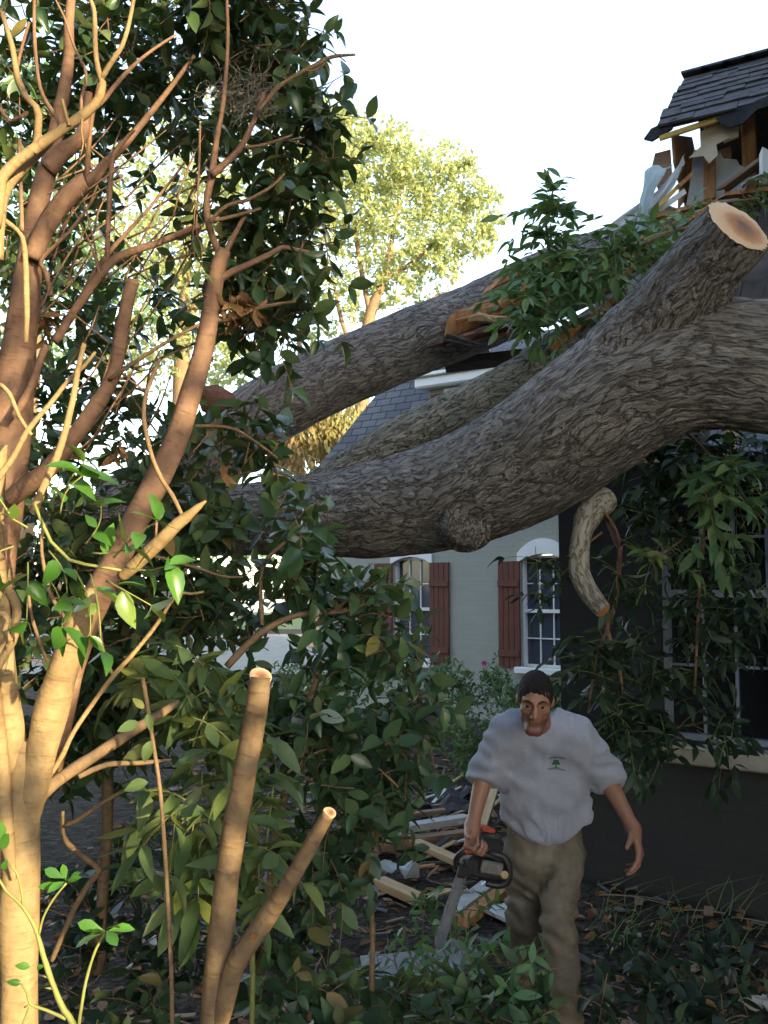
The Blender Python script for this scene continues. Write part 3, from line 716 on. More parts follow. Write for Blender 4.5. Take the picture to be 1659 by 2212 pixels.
for k in range(NC):
    u = U0 - .16 * (1 - k / NC) + RNG.uniform(-.02, .02); base = D(0, *EA) + dirn * row * k
    if k == 0: u += .02
    while u < U1:
        wd = RNG.uniform(.14, .34); dp = RNG.uniform(-.012, .012) - (.05 * abs(math.sin(u * 3.3)) if k == 0 else 0)
        th = RNG.uniform(.006, .012)
        up_ = nrm(dirn * 1 - nn * .11)
        c = base + W * (u + wd / 2) + dirn * (row * .62 + dp / 2) + nn * (.016 + th)
        sl_.box(c, (wd / 2 - .002, row * .66 - dp / 2, th), np.array((W, up_, np.cross(W, up_))))
        sl_.bark[-1] = sl_.bark[-1] + np.array((u * 3.1, k * .37, 0)); u += wd
M['shingle_piece'] = simple('charcoal_shingle', (.060, .060, .070), (.128, .124, .134), .9, 9, .5, 90, 'bark')
sl_.build('shingles', M['shingle_piece'], tdp).name = 'shingle_roof'
sh = MB(); roof_face(sh, [D(U0 - .12, *EA), D(U1, *EA), D(U1, *RD), D(U0 + .02, *RD)], .02)
roof_face(sh, [D(U1, 1.2, 5.5), D(U0 + .02, 1.2, 5.5), D(U0 + .02, RD[0] + .002, RD[1]), D(U1, RD[0] + .002, RD[1])], .02)
sh.build('roof_sheathing', M['deck'], tdp)
rc = MB()
u = U0 - .03
while u < U1:
    rc.box(D(u + .1, RD[0], RD[1] + .028), (.11, .10, .009), AX); u += .17
rc.build('ridge_cap', M['shingle_piece'], tdp)
for k, (u, wd, z0, z1, bk) in enumerate([(.52, .045, 5.02, 5.68, .0), (.80, .05, 5.0, 5.70, .08), (1.35, .04, 5.0, 5.75, .0), (1.9, .045, 5.0, 5.75, .0), (2.5, .045, 5.0, 5.75, .0)]):
    q = MB(); q.box(D(u, bk + .05, (z0 + z1) / 2), (wd, .05, (z1 - z0) / 2), np.array((W, BK, nrm(UP + W * (.03 if k == 0 else 0)))), bev=.004); q.build('stud', M['stud'], tdp)
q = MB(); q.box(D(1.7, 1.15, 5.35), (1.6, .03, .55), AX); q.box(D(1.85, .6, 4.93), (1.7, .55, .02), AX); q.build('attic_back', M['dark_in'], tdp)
q = MB(); q.prism([(.2, 5.10), (.22, 5.40), (.26, 5.50), (.64, 5.54), (.64, 4.96), (.46, 4.98), (.38, 5.10), (.27, 5.18)], D(0, .28, 0), W, UP, BK, .02); bmfix(q.build('attic_panel', M['stud'], tdp))
q = MB()                                            # torn gable end: ragged board wall
q.prism([(-.16, 5.62), (.55, 5.9), (.95, 5.6), (.95, 5.0), (.3, 5.02), (.25, 5.2), (.12, 5.28), (-.02, 5.33), (-.12, 5.42)], D(.26, 0, -.08), BK, UP, W, .02); bmfix(q.build('gable_board', M['stud'], tdp))
q = MB(); q.box(D(.44, -.215, 5.535), (.26, .012, .022), np.array((nrm(W + UP * .10), BK, nrm(UP - W * .10))), bev=.004)
M['yellow'] = simple('yellow_torn_wood_edge', (.50, .30, .06), (.66, .45, .12), .7, 8); q.build('eave_board', M['yellow'], tdp); q = MB(); q.box(D(1.6, -.215, 5.565), (.40, .012, .018), np.array((nrm(W + UP * .04), BK, nrm(UP - W * .04))), bev=.004); q.build('eave_board', M['yellow'], tdp)
M['plaster'] = simple('grey_gypsum_board', (.34, .37, .39), (.46, .48, .49), .8, 6, .25, 30)
q = MB(); q.prism([(-.04, 5.0), (.36, 4.98), (.46, 5.12), (.43, 5.22), (.38, 5.26), (.36, 5.31), (.26, 5.34), (.24, 5.40), (.17, 5.41), (.13, 5.47), (.03, 5.46), (.0, 5.2)], D(.36, .03, 0) , W, UP, BK, .014); bmfix(q.build('gypsum_board', M['plaster'], tdp))
q = MB(); ptx = [D(.24, -.12, 5.66), D(.18, -.1, 5.52), D(.12, -.1, 5.36)]
q.prism([(0, 0), (.16, .03), (.22, -.1), (.12, -.13), (.13, -.22), (.06, -.27), (.02, -.2), (-.09, -.19), (0, -.12)], D(.48, -.13, 5.52), W, UP, N, .012); q.prism([(.1, .02), (.25, .06), (.24, -.08), (.13, -.1)], D(.52, -.10, 5.50), W, UP, N, .03); bmfix(q.build('torn_board', simple('pale_torn_board', (.5, .42, .3), (.66, .58, .44), .8, 8), tdp))
q = MB(); q.prism([(0, .0), (.12, .03), (.13, -.2), (.02, -.32), (-.03, -.12)], D(.13, -.14, 5.42), nrm(W * .8 + BK * .4), UP, N, .02); bmfix(q.build('corner_board', M['wood_old'], tdp))
q = MB(); q.prism([(0, 0), (.16, .06), (.2, .14), (.08, .12), (.0, .1), (-.06, .03)], D(.12, -.2, 5.50), W, UP, N, .03); bmfix(q.build('torn_felt', simple('black_roof_felt', (.015, .016, .022), (.05, .05, .06), .8, 10, .4), tdp))
q = MB(); q.box(D(1.22, -.2, 5.52), (.05, .02, .07), AX, bev=.01); q.box(D(1.22, -.2, 5.43), (.02, .015, .06), AX); q.build('insulation_tuft', simple('tan_insulation', (.45, .32, .18), (.6, .46, .3), .95, 20, .8, 60), tdp)

q = MB(); q.prism([(0, .03), (.12, .06), (.34, .10), (.5, .12), (.42, .03), (.3, .02), (.2, -.06), (.1, -.07), (.04, -.02)], D(.62, -.23, 5.52), nrm(W), UP, N, .02); bmfix(q.build('hanging_felt', bpy.data.materials['black_roof_felt'], tdp))
# loose wreckage lying on the torn roof
def plank(name, label, cat, a, b_, wd, th, mat, up=UP, group=None, jag=.04, bend=0.0):
    a = np.asarray(a, float); b_ = np.asarray(b_, float)
    ex = nrm(b_ - a); ey = nrm(np.cross(up, ex)); ez = np.cross(ex, ey); L = np.linalg.norm(b_ - a)
    k = 7; V = []; bk = []
    for i in range(k):
        t_ = i / (k - 1); off = bend * 4 * t_ * (1 - t_)
        for (sy, sz) in ((-1, -1), (1, -1), (1, 1), (-1, 1)):
            j = RNG.uniform(-jag, jag) if i in (0, k - 1) else 0
            V.append(a + ex * (L * t_ + j) + ey * sy * wd / 2 + ez * (sz * th / 2 + off)); bk.append((L * t_, sy * wd / 2, sz * th / 2))
    F = []
    for i in range(k - 1):
        c = 4 * i
        for e in range(4): F.append((c + e, c + (e + 1) % 4, c + 4 + (e + 1) % 4, c + 4 + e))
    F += [(3, 2, 1, 0), (4 * k - 4, 4 * k - 3, 4 * k - 2, 4 * k - 1)]
    m_ = MB(); m_.add(np.array(V), np.array(F), bark=np.array(bk)); o = bmfix(m_.build(name, mat)); props(o, label, cat, group); return o
def ribbon(name, label, cat, pts, wid, mat, side=(1, 0, 0), th=.004, group=None, rag=.2):
    C, r = spline(pts, wid, .04); n = len(C); sd = nrm(side); T = np.gradient(C, axis=0)
    V = []; 
    for i in range(n):
        nrm_ = nrm(np.cross(sd, T[i]))
        for s_ in np.linspace(-1, 1, 6):
            q = C[i] + sd * s_ * r[i] / 2 * (1 + rag * (vnoise(np.array([i * .7]), np.array([s_ > 0]) * 9.)[0] - .5)) + nrm_ * .016 * math.sin(s_ * 4 + i * .25)
            V.append(q); 
        for s_ in np.linspace(1, -1, 6):
            q = V[i * 12 + 5 - int(round((1 - s_) / 2 * 5))]; V.append(q + nrm_ * th)
    F = []
    for i in range(n - 1):
        for e in range(12): F.append((i * 12 + e, i * 12 + (e + 1) % 12, (i + 1) * 12 + (e + 1) % 12, (i + 1) * 12 + e))
    F2 = [tuple(range(11, -1, -1)), tuple((n - 1) * 12 + e for e in range(12))]
    m_ = MB(); m_.add(np.array(V), [np.array(F), np.array(F2)]); o = bmfix(m_.build(name, mat, smooth=False)); props(o, label, cat, group); return o
m, t, b = new_mat('translucent_plastic'); b.inputs['Base Color'].default_value = (.62, .72, .78, 1); b.inputs['Roughness'].default_value = .3
tr = nd(t, 'ShaderNodeBsdfTranslucent'); tr.inputs[0].default_value = (.7, .8, .85, 1); mx = nd(t, 'ShaderNodeMixShader'); mx.inputs[0].default_value = .5
t.links.new(b.outputs[0], mx.inputs[1]); t.links.new(tr.outputs[0], mx.inputs[2]); t.links.new(mx.outputs[0], t.nodes['Material Output'].inputs[0]); M['plastic'] = m
ribbon('plastic_sheet', 'pale translucent plastic strip hanging below the torn dormer', 'plastic strip', [P(1428, 360, 7.3), P(1415, 372, 7.2), P(1398, 420, 7.2), P(1388, 470, 7.2), P(1382, 502, 7.2)], [px(52, 7.3), px(42, 7.2), px(26, 7.2), px(22, 7.2), px(24, 7.2)], M['plastic'])
ribbon('metal_flashing', 'bent grey metal flashing reaching out left of the torn dormer', 'flashing', [P(1478, 345, 7.5), P(1455, 385, 7.5), P(1420, 430, 7.45), P(1370, 462, 7.4), P(1325, 490, 7.4), P(1295, 510, 7.4)], [px(40, 7.5), px(52, 7.5), px(50, 7.5), px(38, 7.4), px(34, 7.4), px(26, 7.4)], M['flash'], side=nrm((.2, .3, .9)))
plank('splintered_board', 'dark splintered board along the foot of the torn dormer', 'board', P(1388, 478, 7.3), P(1560, 432, 7.25), .09, .03, M['wood_torn'], jag=.1)
plank('splintered_board', 'long brown splintered board at the right edge of the roof', 'board', P(1545, 425, 7.2), P(1690, 408, 7.0), .08, .03, M['wood_torn'], jag=.1)
plank('splintered_board', 'pale split board leaning inside the dark dormer opening', 'board', P(1560, 412, 7.3), P(1670, 330, 7.2), .17, .025, M['wood_old'], jag=.1)
plank('batten', 'yellow batten leaning on the grey gypsum board', 'batten', P(1420, 450, 7.3), P(1462, 405, 7.35), .03, .03, M['yellow'])
plank('batten', 'brown batten leaning above the yellow one', 'batten', P(1462, 406, 7.33), P(1500, 372, 7.35), .05, .03, M['stud'])
plank('broken_slab', 'white broken plaster slab on the dormer floor', 'plaster slab', P(1432, 447, 7.25), P(1478, 415, 7.3), .12, .04, M['trim'])
plank('flashing_scrap', 'crumpled silver flashing scrap on the roof at right edge', 'flashing', P(1600, 405, 7.05), P(1680, 375, 6.95), .07, .01, M['flash'], bend=.03)
o = plank('vent_pipe', 'short white upright pipe at the right edge of the roof', 'pipe', P(1652, 385, 7.1), P(1652, 325, 7.1), .06, .06, M['trim'], up=(0, 1, 0))
for k, (a, c, wd, lab) in enumerate([((1290, 585), (1395, 520), .11, 'pale torn plank among the leaves on the roof'), ((1180, 650), (1300, 570), .10, 'orange splintered plank half under leaves over the far limb'),
        ((1360, 560), (1440, 520), .07, 'thin split plank just left of the sawn stub'), ((1190, 755), (1290, 680), .12, 'orange splinter lying on the middle limb'),
        ((1060, 620), (1180, 560), .09, 'red brown splinter on top of the far limb'), ((1225, 735), (1335, 640), .07, 'long dark splinter along the middle limb')]):
    plank('splintered_board', lab, 'board', P(*a, 5.9 if k in (3, 5) else 6.6), P(*c, 5.9 if k in (3, 5) else 6.7), wd, .035, M['wood_torn'] if k not in (0,) else M['wood'], jag=.12, group='splintered planks on the roof')
plank('soffit_block', 'white broken soffit block between the two upper limbs', 'soffit', P(985, 752, 7.6), P(1050, 745, 7.6), .14, .10, M['trim'])
plank('soffit_board', 'dark hanging soffit board below the white block', 'soffit', P(960, 790, 7.7), P(1130, 770, 7.7), .3, .06, M['deck'])

# ================================================================== the fallen tree
tree = thing('fallen_tree', 'huge fallen grey tree with forking limbs lying across the house and yard', 'tree', P(600, 1200, 6.2))
def furrow(seed, ns, amp, lam=.16, nodes=None):
    def f(s, ph, r):
        n_ = ns
        wv = (vnoise(s / .35 + seed, ph / (2 * math.pi) * 6 + 100, 6) - .5) * 1.6 + (vnoise(s / .12 + seed, ph / (2 * math.pi) * 12 + 48, 12) - .5) * .7
        q = ph / (2 * math.pi) * n_ + wv
        a = vnoise(q, s / lam + seed * 3) if False else vnoise(s / lam + seed * 3, np.mod(q, n_), n_)
        b_ = vnoise(s / (lam * .4) + seed, np.mod(q * 2, 2 * n_), 2 * n_)
        ridge = 1 - np.abs(2 * a - 1)
        lump = vnoise(s / .9 + seed, ph / (2 * math.pi) * 3 + 6, 3) - .5
        d = amp * (ridge * 1.1 + b_ * .6 - .8) + lump * r * .10
        f.h = ridge * .65 + b_ * .35
        if nodes:
            for (s0, p0, hh, wd) in nodes:
                dp = np.angle(np.exp(1j * (ph - p0))) * r
                q2 = np.sqrt((s - s0) ** 2 + dp ** 2) / wd
                d = d + hh * (np.exp(-(q2 - .75) ** 2 * 7) - .9 * np.exp(-q2 ** 2 * 9))
        return d
    return f
def limb(name, rows, nu, step, seed, amp, mat, parent, nodes=None, label=None, cap=True):
    mb_ = MB(); f = furrow(seed, max(8, int(nu / 7)), amp, nodes=nodes)
    pts = [P(r_[0], r_[1], r_[3]) for r_ in rows]; rad = [px(r_[2], r_[3]) / 2 for r_ in rows]
    tube(mb_, pts, rad, nu=nu, step=step, disp=f, cap=cap)
    mb_.lv[-1] = np.clip(f.h.ravel(), 0, 1)
    o = mb_.build(name, mat, parent, smooth=True)
    if label: o['label'] = label
    return o, pts, rad
MAIN = [(150, 1150, 150, 7.3), (300, 1135, 150, 7.0), (440, 1125, 150, 6.6), (570, 1118, 158, 6.2), (700, 1112, 180, 5.85), (850, 1095, 212, 5.45), (1000, 1060, 236, 5.1), (1150, 990, 262, 4.8), (1270, 905, 276, 4.58), (1390, 825, 280, 4.42), (1520, 790, 276, 4.3), (1680, 800, 280, 4.22), (1900, 850, 290, 4.2), (2250, 940, 300, 4.25), (2650, 1010, 310, 4.35)]
limb('trunk', MAIN, 400, .012, 3.0, .010, M['bark'], tree)
# old branch scar on the side facing the yard
c = P(1008, 1133, 5.1 - .29); sc_n = nrm(CAM - c + np.array((0, 0, -.5)))
kb = MB(); C_, r_, T_ = tube(kb, [c - sc_n * .10, c - sc_n * .02, c + sc_n * .02], [.155, .125, .10], nu=40, step=.012, disp=lambda s, p, r: .018 * (vnoise(s / .03, p / 6.283 * 16, 16) - .5)); kb.build('knot', M['bark'], tree, smooth=True)
d_ = disc(c + sc_n * .022, sc_n, .098, .10, nu=36, rough=.2, rings=6, bulge=-.03)
m, t, b = new_mat('dark_weathered_heartwood'); mp = coords(t, 'bark', (1, 1, 1)); wv = nd(t, 'ShaderNodeTexNoise', Scale=5.0, Detail=6.0); t.links.new(mp.outputs[0], wv.inputs['Vector'])
r = ramp(t, [(.35, (.03, .025, .022)), (.65, (.13, .105, .09))]); t.links.new(wv.outputs['Fac'], r.inputs[0]); t.links.new(r.outputs[0], b.inputs['Base Color']); b.inputs['Roughness'].default_value = .9; M['heart_dark'] = m
d_.build('knot_face', M['heart_dark'], tree, smooth=True)
limb('limb', [(560, 1085, 30, 6.05), (660, 1060, 62, 5.98), (760, 1012, 88, 5.95), (860, 952, 98, 5.95), (1000, 884, 100, 5.95), (1120, 824, 102, 5.95), (1220, 762, 106, 5.95), (1330, 690, 108, 6.0), (1450, 610, 104, 6.1), (1600, 520, 100, 6.3)], 200, .014, 9.0, .010, M['bark_lichen'], tree, label='slimmer lichen grey middle limb')
limb('limb', [(250, 1110, 150, 7.05), (360, 1060, 150, 7.0), (440, 1000, 148, 6.95), (510, 935, 146, 6.9), (590, 880, 146, 6.9), (690, 826, 144, 6.95), (800, 778, 142, 7.0), (900, 736, 142, 7.1), (1010, 694, 142, 7.2), (1110, 650, 146, 7.3), (1260, 585, 150, 7.6), (1450, 520, 150, 8.0)], 300, .014, 17.0, .009, M['bark'], tree, label='upper far limb split open at its right end')
STUB = [(1260, 930, 240, 4.56), (1375, 775, 232, 4.40), (1462, 660, 180, 4.22), (1535, 560, 158, 4.08), (1592, 491, 152, 3.96)]
st, pts, rad = limb('branch_stub', STUB, 260, .011, 23.0, .011, M['bark'], tree, label='thick sawn off limb stub pointing up')
ax_ = nrm(pts[-1] - pts[-2]); cn = nrm(ax_ + np.array((0, -.06, 0)))
m, t, b = new_mat('sawn_end_grain'); mp = coords(t, 'bark'); ln = nd(t, 'ShaderNodeVectorMath', operation='LENGTH')
nz = nd(t, 'ShaderNodeTexNoise', Scale=3.0, Detail=6.0); t.links.new(mp.outputs[0], nz.inputs['Vector'])
sub = nd(t, 'ShaderNodeVectorMath', operation='MULTIPLY_ADD'); sub.inputs[1].default_value = (.3, .3, 0); t.links.new(nz.outputs['Color'], sub.inputs[0]); t.links.new(mp.outputs[0], sub.inputs[2])
off = nd(t, 'ShaderNodeVectorMath', operation='SUBTRACT'); off.inputs[1].default_value = (.25, .02, 0); t.links.new(sub.outputs[0], off.inputs[0]); t.links.new(off.outputs[0], ln.inputs[0])
r = ramp(t, [(.12, (.24, .14, .09)), (.3, (.33, .19, .12)), (.42, (.48, .22, .10)), (.60, (.60, .33, .17)), (.72, (.74, .50, .31)), (1, (.78, .58, .38))]); t.links.new(ln.outputs['Value'], r.inputs[0])
wr = nd(t, 'ShaderNodeTexWave', Scale=6.0, wave_type='RINGS', rings_direction='Z', Distortion=2.0, Detail=3.0); t.links.new(mp.outputs[0], wr.inputs['Vector'])
hs = nd(t, 'ShaderNodeHueSaturation'); mr = nd(t, 'ShaderNodeMapRange'); mr.inputs[3].default_value = .86; mr.inputs[4].default_value = 1.08; t.links.new(wr.outputs['Fac'], mr.inputs[0]); t.links.new(mr.outputs[0], hs.inputs['Value']); t.links.new(r.outputs[0], hs.inputs['Color']); t.links.new(hs.outputs[0], b.inputs['Base Color'])
b.inputs['Roughness'].default_value = .8; bp = nd(t, 'ShaderNodeBump', Strength=.3, Distance=.01); t.links.new(nz.outputs['Fac'], bp.inputs['Height']); t.links.new(bp.outputs[0], b.inputs['Normal']); M['sawn'] = m
dd = disc(pts[-1] + ax_ * .008, cn, rad[-1] * 1.0, rad[-1] * 1.0, nu=64, rough=.09, rings=8, bulge=.012); dd.build('cut_face', M['sawn'], st, smooth=True)
# torn wood on the split far limb
def tear(name, uv, d0, d1, mat, parent, th=.05):
    """ragged slab of torn wood: outline in metres round its own place"""
    pts_ = np.array([P(u, v, d0 + (d1 - d0) * (u - uv[0][0]) / (max(q[0] for q in uv) - uv[0][0] + 1e-6)) for u, v in uv])
    c = pts_.mean(0); n_ = nrm(np.cross(pts_[len(uv) // 3] - pts_[0], pts_[2 * len(uv) // 3] - pts_[0])); n_ = n_ if n_ @ (CAM - c) > 0 else -n_
    m_ = MB(); k = len(pts_)
    i = np.arange(k); j = (i + 1) % k
    inn = c + (pts_ - c) * .55 + n_ * .03
    V = np.vstack((pts_, pts_ - n_ * th, inn, [c + n_ * .045]))
    bk = np.vstack((pts_, pts_, inn, [c]))
    m_.add(V, [np.stack((i, j, j + 2 * k, i + 2 * k), 1), np.stack((i + 2 * k, j + 2 * k, np.full(k, 3 * k)), 1), np.stack((i + k, j + k, j, i), 1), (i[::-1] + k).reshape(1, -1)], bark=bk)
    return bmfix(m_.build(name, mat, parent))
fl = [o for o in tree.children if o.get('label', '').startswith('upper far')][0]
tear('torn_wood', [(960, 728), (966, 690), (985, 672), (1030, 660), (1085, 630), (1180, 585), (1210, 600), (1150, 640), (1100, 668), (1065, 676), (1035, 700), (1010, 712), (985, 726)], 6.83, 6.85, M['wood_torn'], fl, .10)
tear('torn_wood', [(920, 750), (980, 728), (1040, 706), (1120, 690), (1180, 668), (1150, 700), (1090, 716), (1040, 730), (975, 748)], 6.75, 6.7, simple('dark_torn_bark', (.05, .025, .018), (.16, .08, .05), .9, 8, .5), fl, .04)
tear('torn_wood', [(1060, 610), (1120, 580), (1190, 560), (1240, 566), (1170, 596), (1130, 616), (1090, 634)], 6.9, 6.9, M['wood_torn'], fl, .06)
tear('torn_wood', [(425, 855), (440, 834), (470, 830), (500, 848), (512, 870), (470, 890), (436, 888)], 6.6, 6.6, simple('dull_red_broken_wood', (.13, .06, .045), (.24, .12, .09), .9, 5, .7, 25), fl, .12)
mid = [o for o in tree.children if o.get('label', '').startswith('slimmer')][0]
tear('torn_wood', [(1188, 752), (1206, 730), (1240, 702), (1262, 686), (1270, 694), (1246, 720), (1222, 742), (1200, 760)], 5.72, 5.72, M['wood_torn'], mid, .05)
def shard(parent, a, b_, wd, mat, n=1, spread=.05, name='splinter'):
    """tapering ragged splinters of wood from a to b"""
    for k in range(n):
        p = np.asarray(a) + RNG.normal(size=3) * spread * .6; q = np.asarray(b_) + RNG.normal(size=3) * spread; q = p + (q - p) * RNG.uniform(.5, 1.1)
        m_ = MB(); kk = 6; pts = [p + (q - p) * t_ + RNG.normal(size=3) * wd * .12 for t_ in np.linspace(0, 1, kk)]
        tube(m_, pts, wd * np.array([.5, .62, .55, .42, .28, .06]) * RNG.uniform(.6, 1.2), nu=5, step=10, wob=.6); m_.build(name, mat, parent)
for (a, b_, w_, n_, mt) in [((985, 700, 6.85), (1180, 612, 6.9), .05, 5, 'wood_torn'), ((1000, 730, 6.75), (1165, 690, 6.7), .045, 4, 'wood_torn'), ((1060, 640, 6.9), (1240, 560, 6.9), .05, 4, 'wood_old'), ((960, 742, 6.7), (1080, 722, 6.7), .03, 3, 'deck'), ((1030, 690, 6.8), (1120, 700, 6.6), .04, 3, 'wood')]:
    shard(fl, P(*a), P(*b_), w_, M[mt], n_)
for k in range(16):                                   # broken sheathing and framing strewn over the torn slope
    u = random.uniform(1170, 1480); v = 640 - (u - 1170) * .47 + random.uniform(-25, 45); L = random.uniform(40, 130); d_ = random.uniform(6.2, 6.9)
    plank('broken_plank', 'short broken plank strewn among the leaves on the torn roof', 'board', P(u, v, d_), P(u + L, v - L * random.uniform(.2, .75), d_ + .1), random.uniform(.03, .09), .02, M[random.choice(('wood_torn', 'wood_torn', 'wood_old', 'wood', 'stud'))], jag=.06, group='broken planks strewn over the torn roof')
# broken pale branch curling down below the trunk, its bark torn where it bends
hb, pts, rad = limb('broken_branch', [(1300, 1080, 66, 4.85), (1272, 1112, 58, 4.72), (1257, 1150, 44, 4.66), (1250, 1200, 44, 4.62), (1254, 1245, 46, 4.6), (1276, 1285, 44, 4.58), (1301, 1316, 37, 4.56)], 40, .015, 31., .003, M['branch_white'], tree, label='pale curled broken branch hanging below the trunk')
ax_ = nrm(pts[-1] - pts[-2]); disc(pts[-1] + ax_ * .003, nrm(ax_ + np.array((0, -.8, 0))), rad[-1] * 1.02, nu=24, rings=4).build('cut_face', M['wood_torn'], hb, smooth=True)
tear('torn_wood', [(1300, 1102), (1312, 1108), (1330, 1135), (1341, 1165), (1338, 1185), (1330, 1172), (1318, 1140)], 4.7, 4.7, bpy.data.materials['dull_red_broken_wood'], hb, .05)
q = MB(); ptube(q, [(1312, 1360, 9, 4.9), (1322, 1395, 10, 4.9), (1338, 1450, 9, 4.9), (1345, 1500, 7, 4.95)], nu=8); ptube(q, [(1318, 1320, 10, 5.0), (1312, 1360, 9, 4.9)], nu=8); q.build('hanging_twig', M['twig'], tree, smooth=True)
# ================================================================== foreground tree, pruned back to bare sunlit stems
def stems(name, label, cat, spec_main, mat, d, extra=(), loc=None, nu=12, wob=.18):
    """thing with a trunk and branches; extra = list of (part name, rows, depth, material)"""
    r0 = spec_main[0]
    t_ = thing(name, label, cat, loc if loc is not None else P(r0[0], r0[1], d))
    m_ = MB(); ptube(m_, spec_main, d, nu=nu, step=.02, wob=wob); m_.build('trunk', mat, t_, smooth=True)
    for (nm, rows, dd, mt) in extra:
        m_ = MB(); ptube(m_, rows, dd, nu=10, step=.02, wob=wob); m_.build(nm, mt, t_, smooth=True)
    return t_
def cutface(rows, d, par, mat='sawn', up=(0, 0, 1), tilt=(0, -.6, .3)):
    a = P(rows[-2][0], rows[-2][1], rows[-2][3] if len(rows[-2]) > 3 else d); b_ = P(rows[-1][0], rows[-1][1], rows[-1][3] if len(rows[-1]) > 3 else d)
    ax_ = nrm(b_ - a); dd = rows[-1][3] if len(rows[-1]) > 3 else d
    r_ = px(rows[-1][2], dd) / 2
    return disc(b_ + ax_ * .002, nrm(ax_ + np.array(tilt)), r_ * 1.04, r_ * 1.08, nu=20, rings=3, bulge=.003).build('cut_face', M[mat], par, smooth=True)
def gp(u, d):                                     # ground point below column u at depth d
    p = P(u, CV, d); p[2] = 0; return p
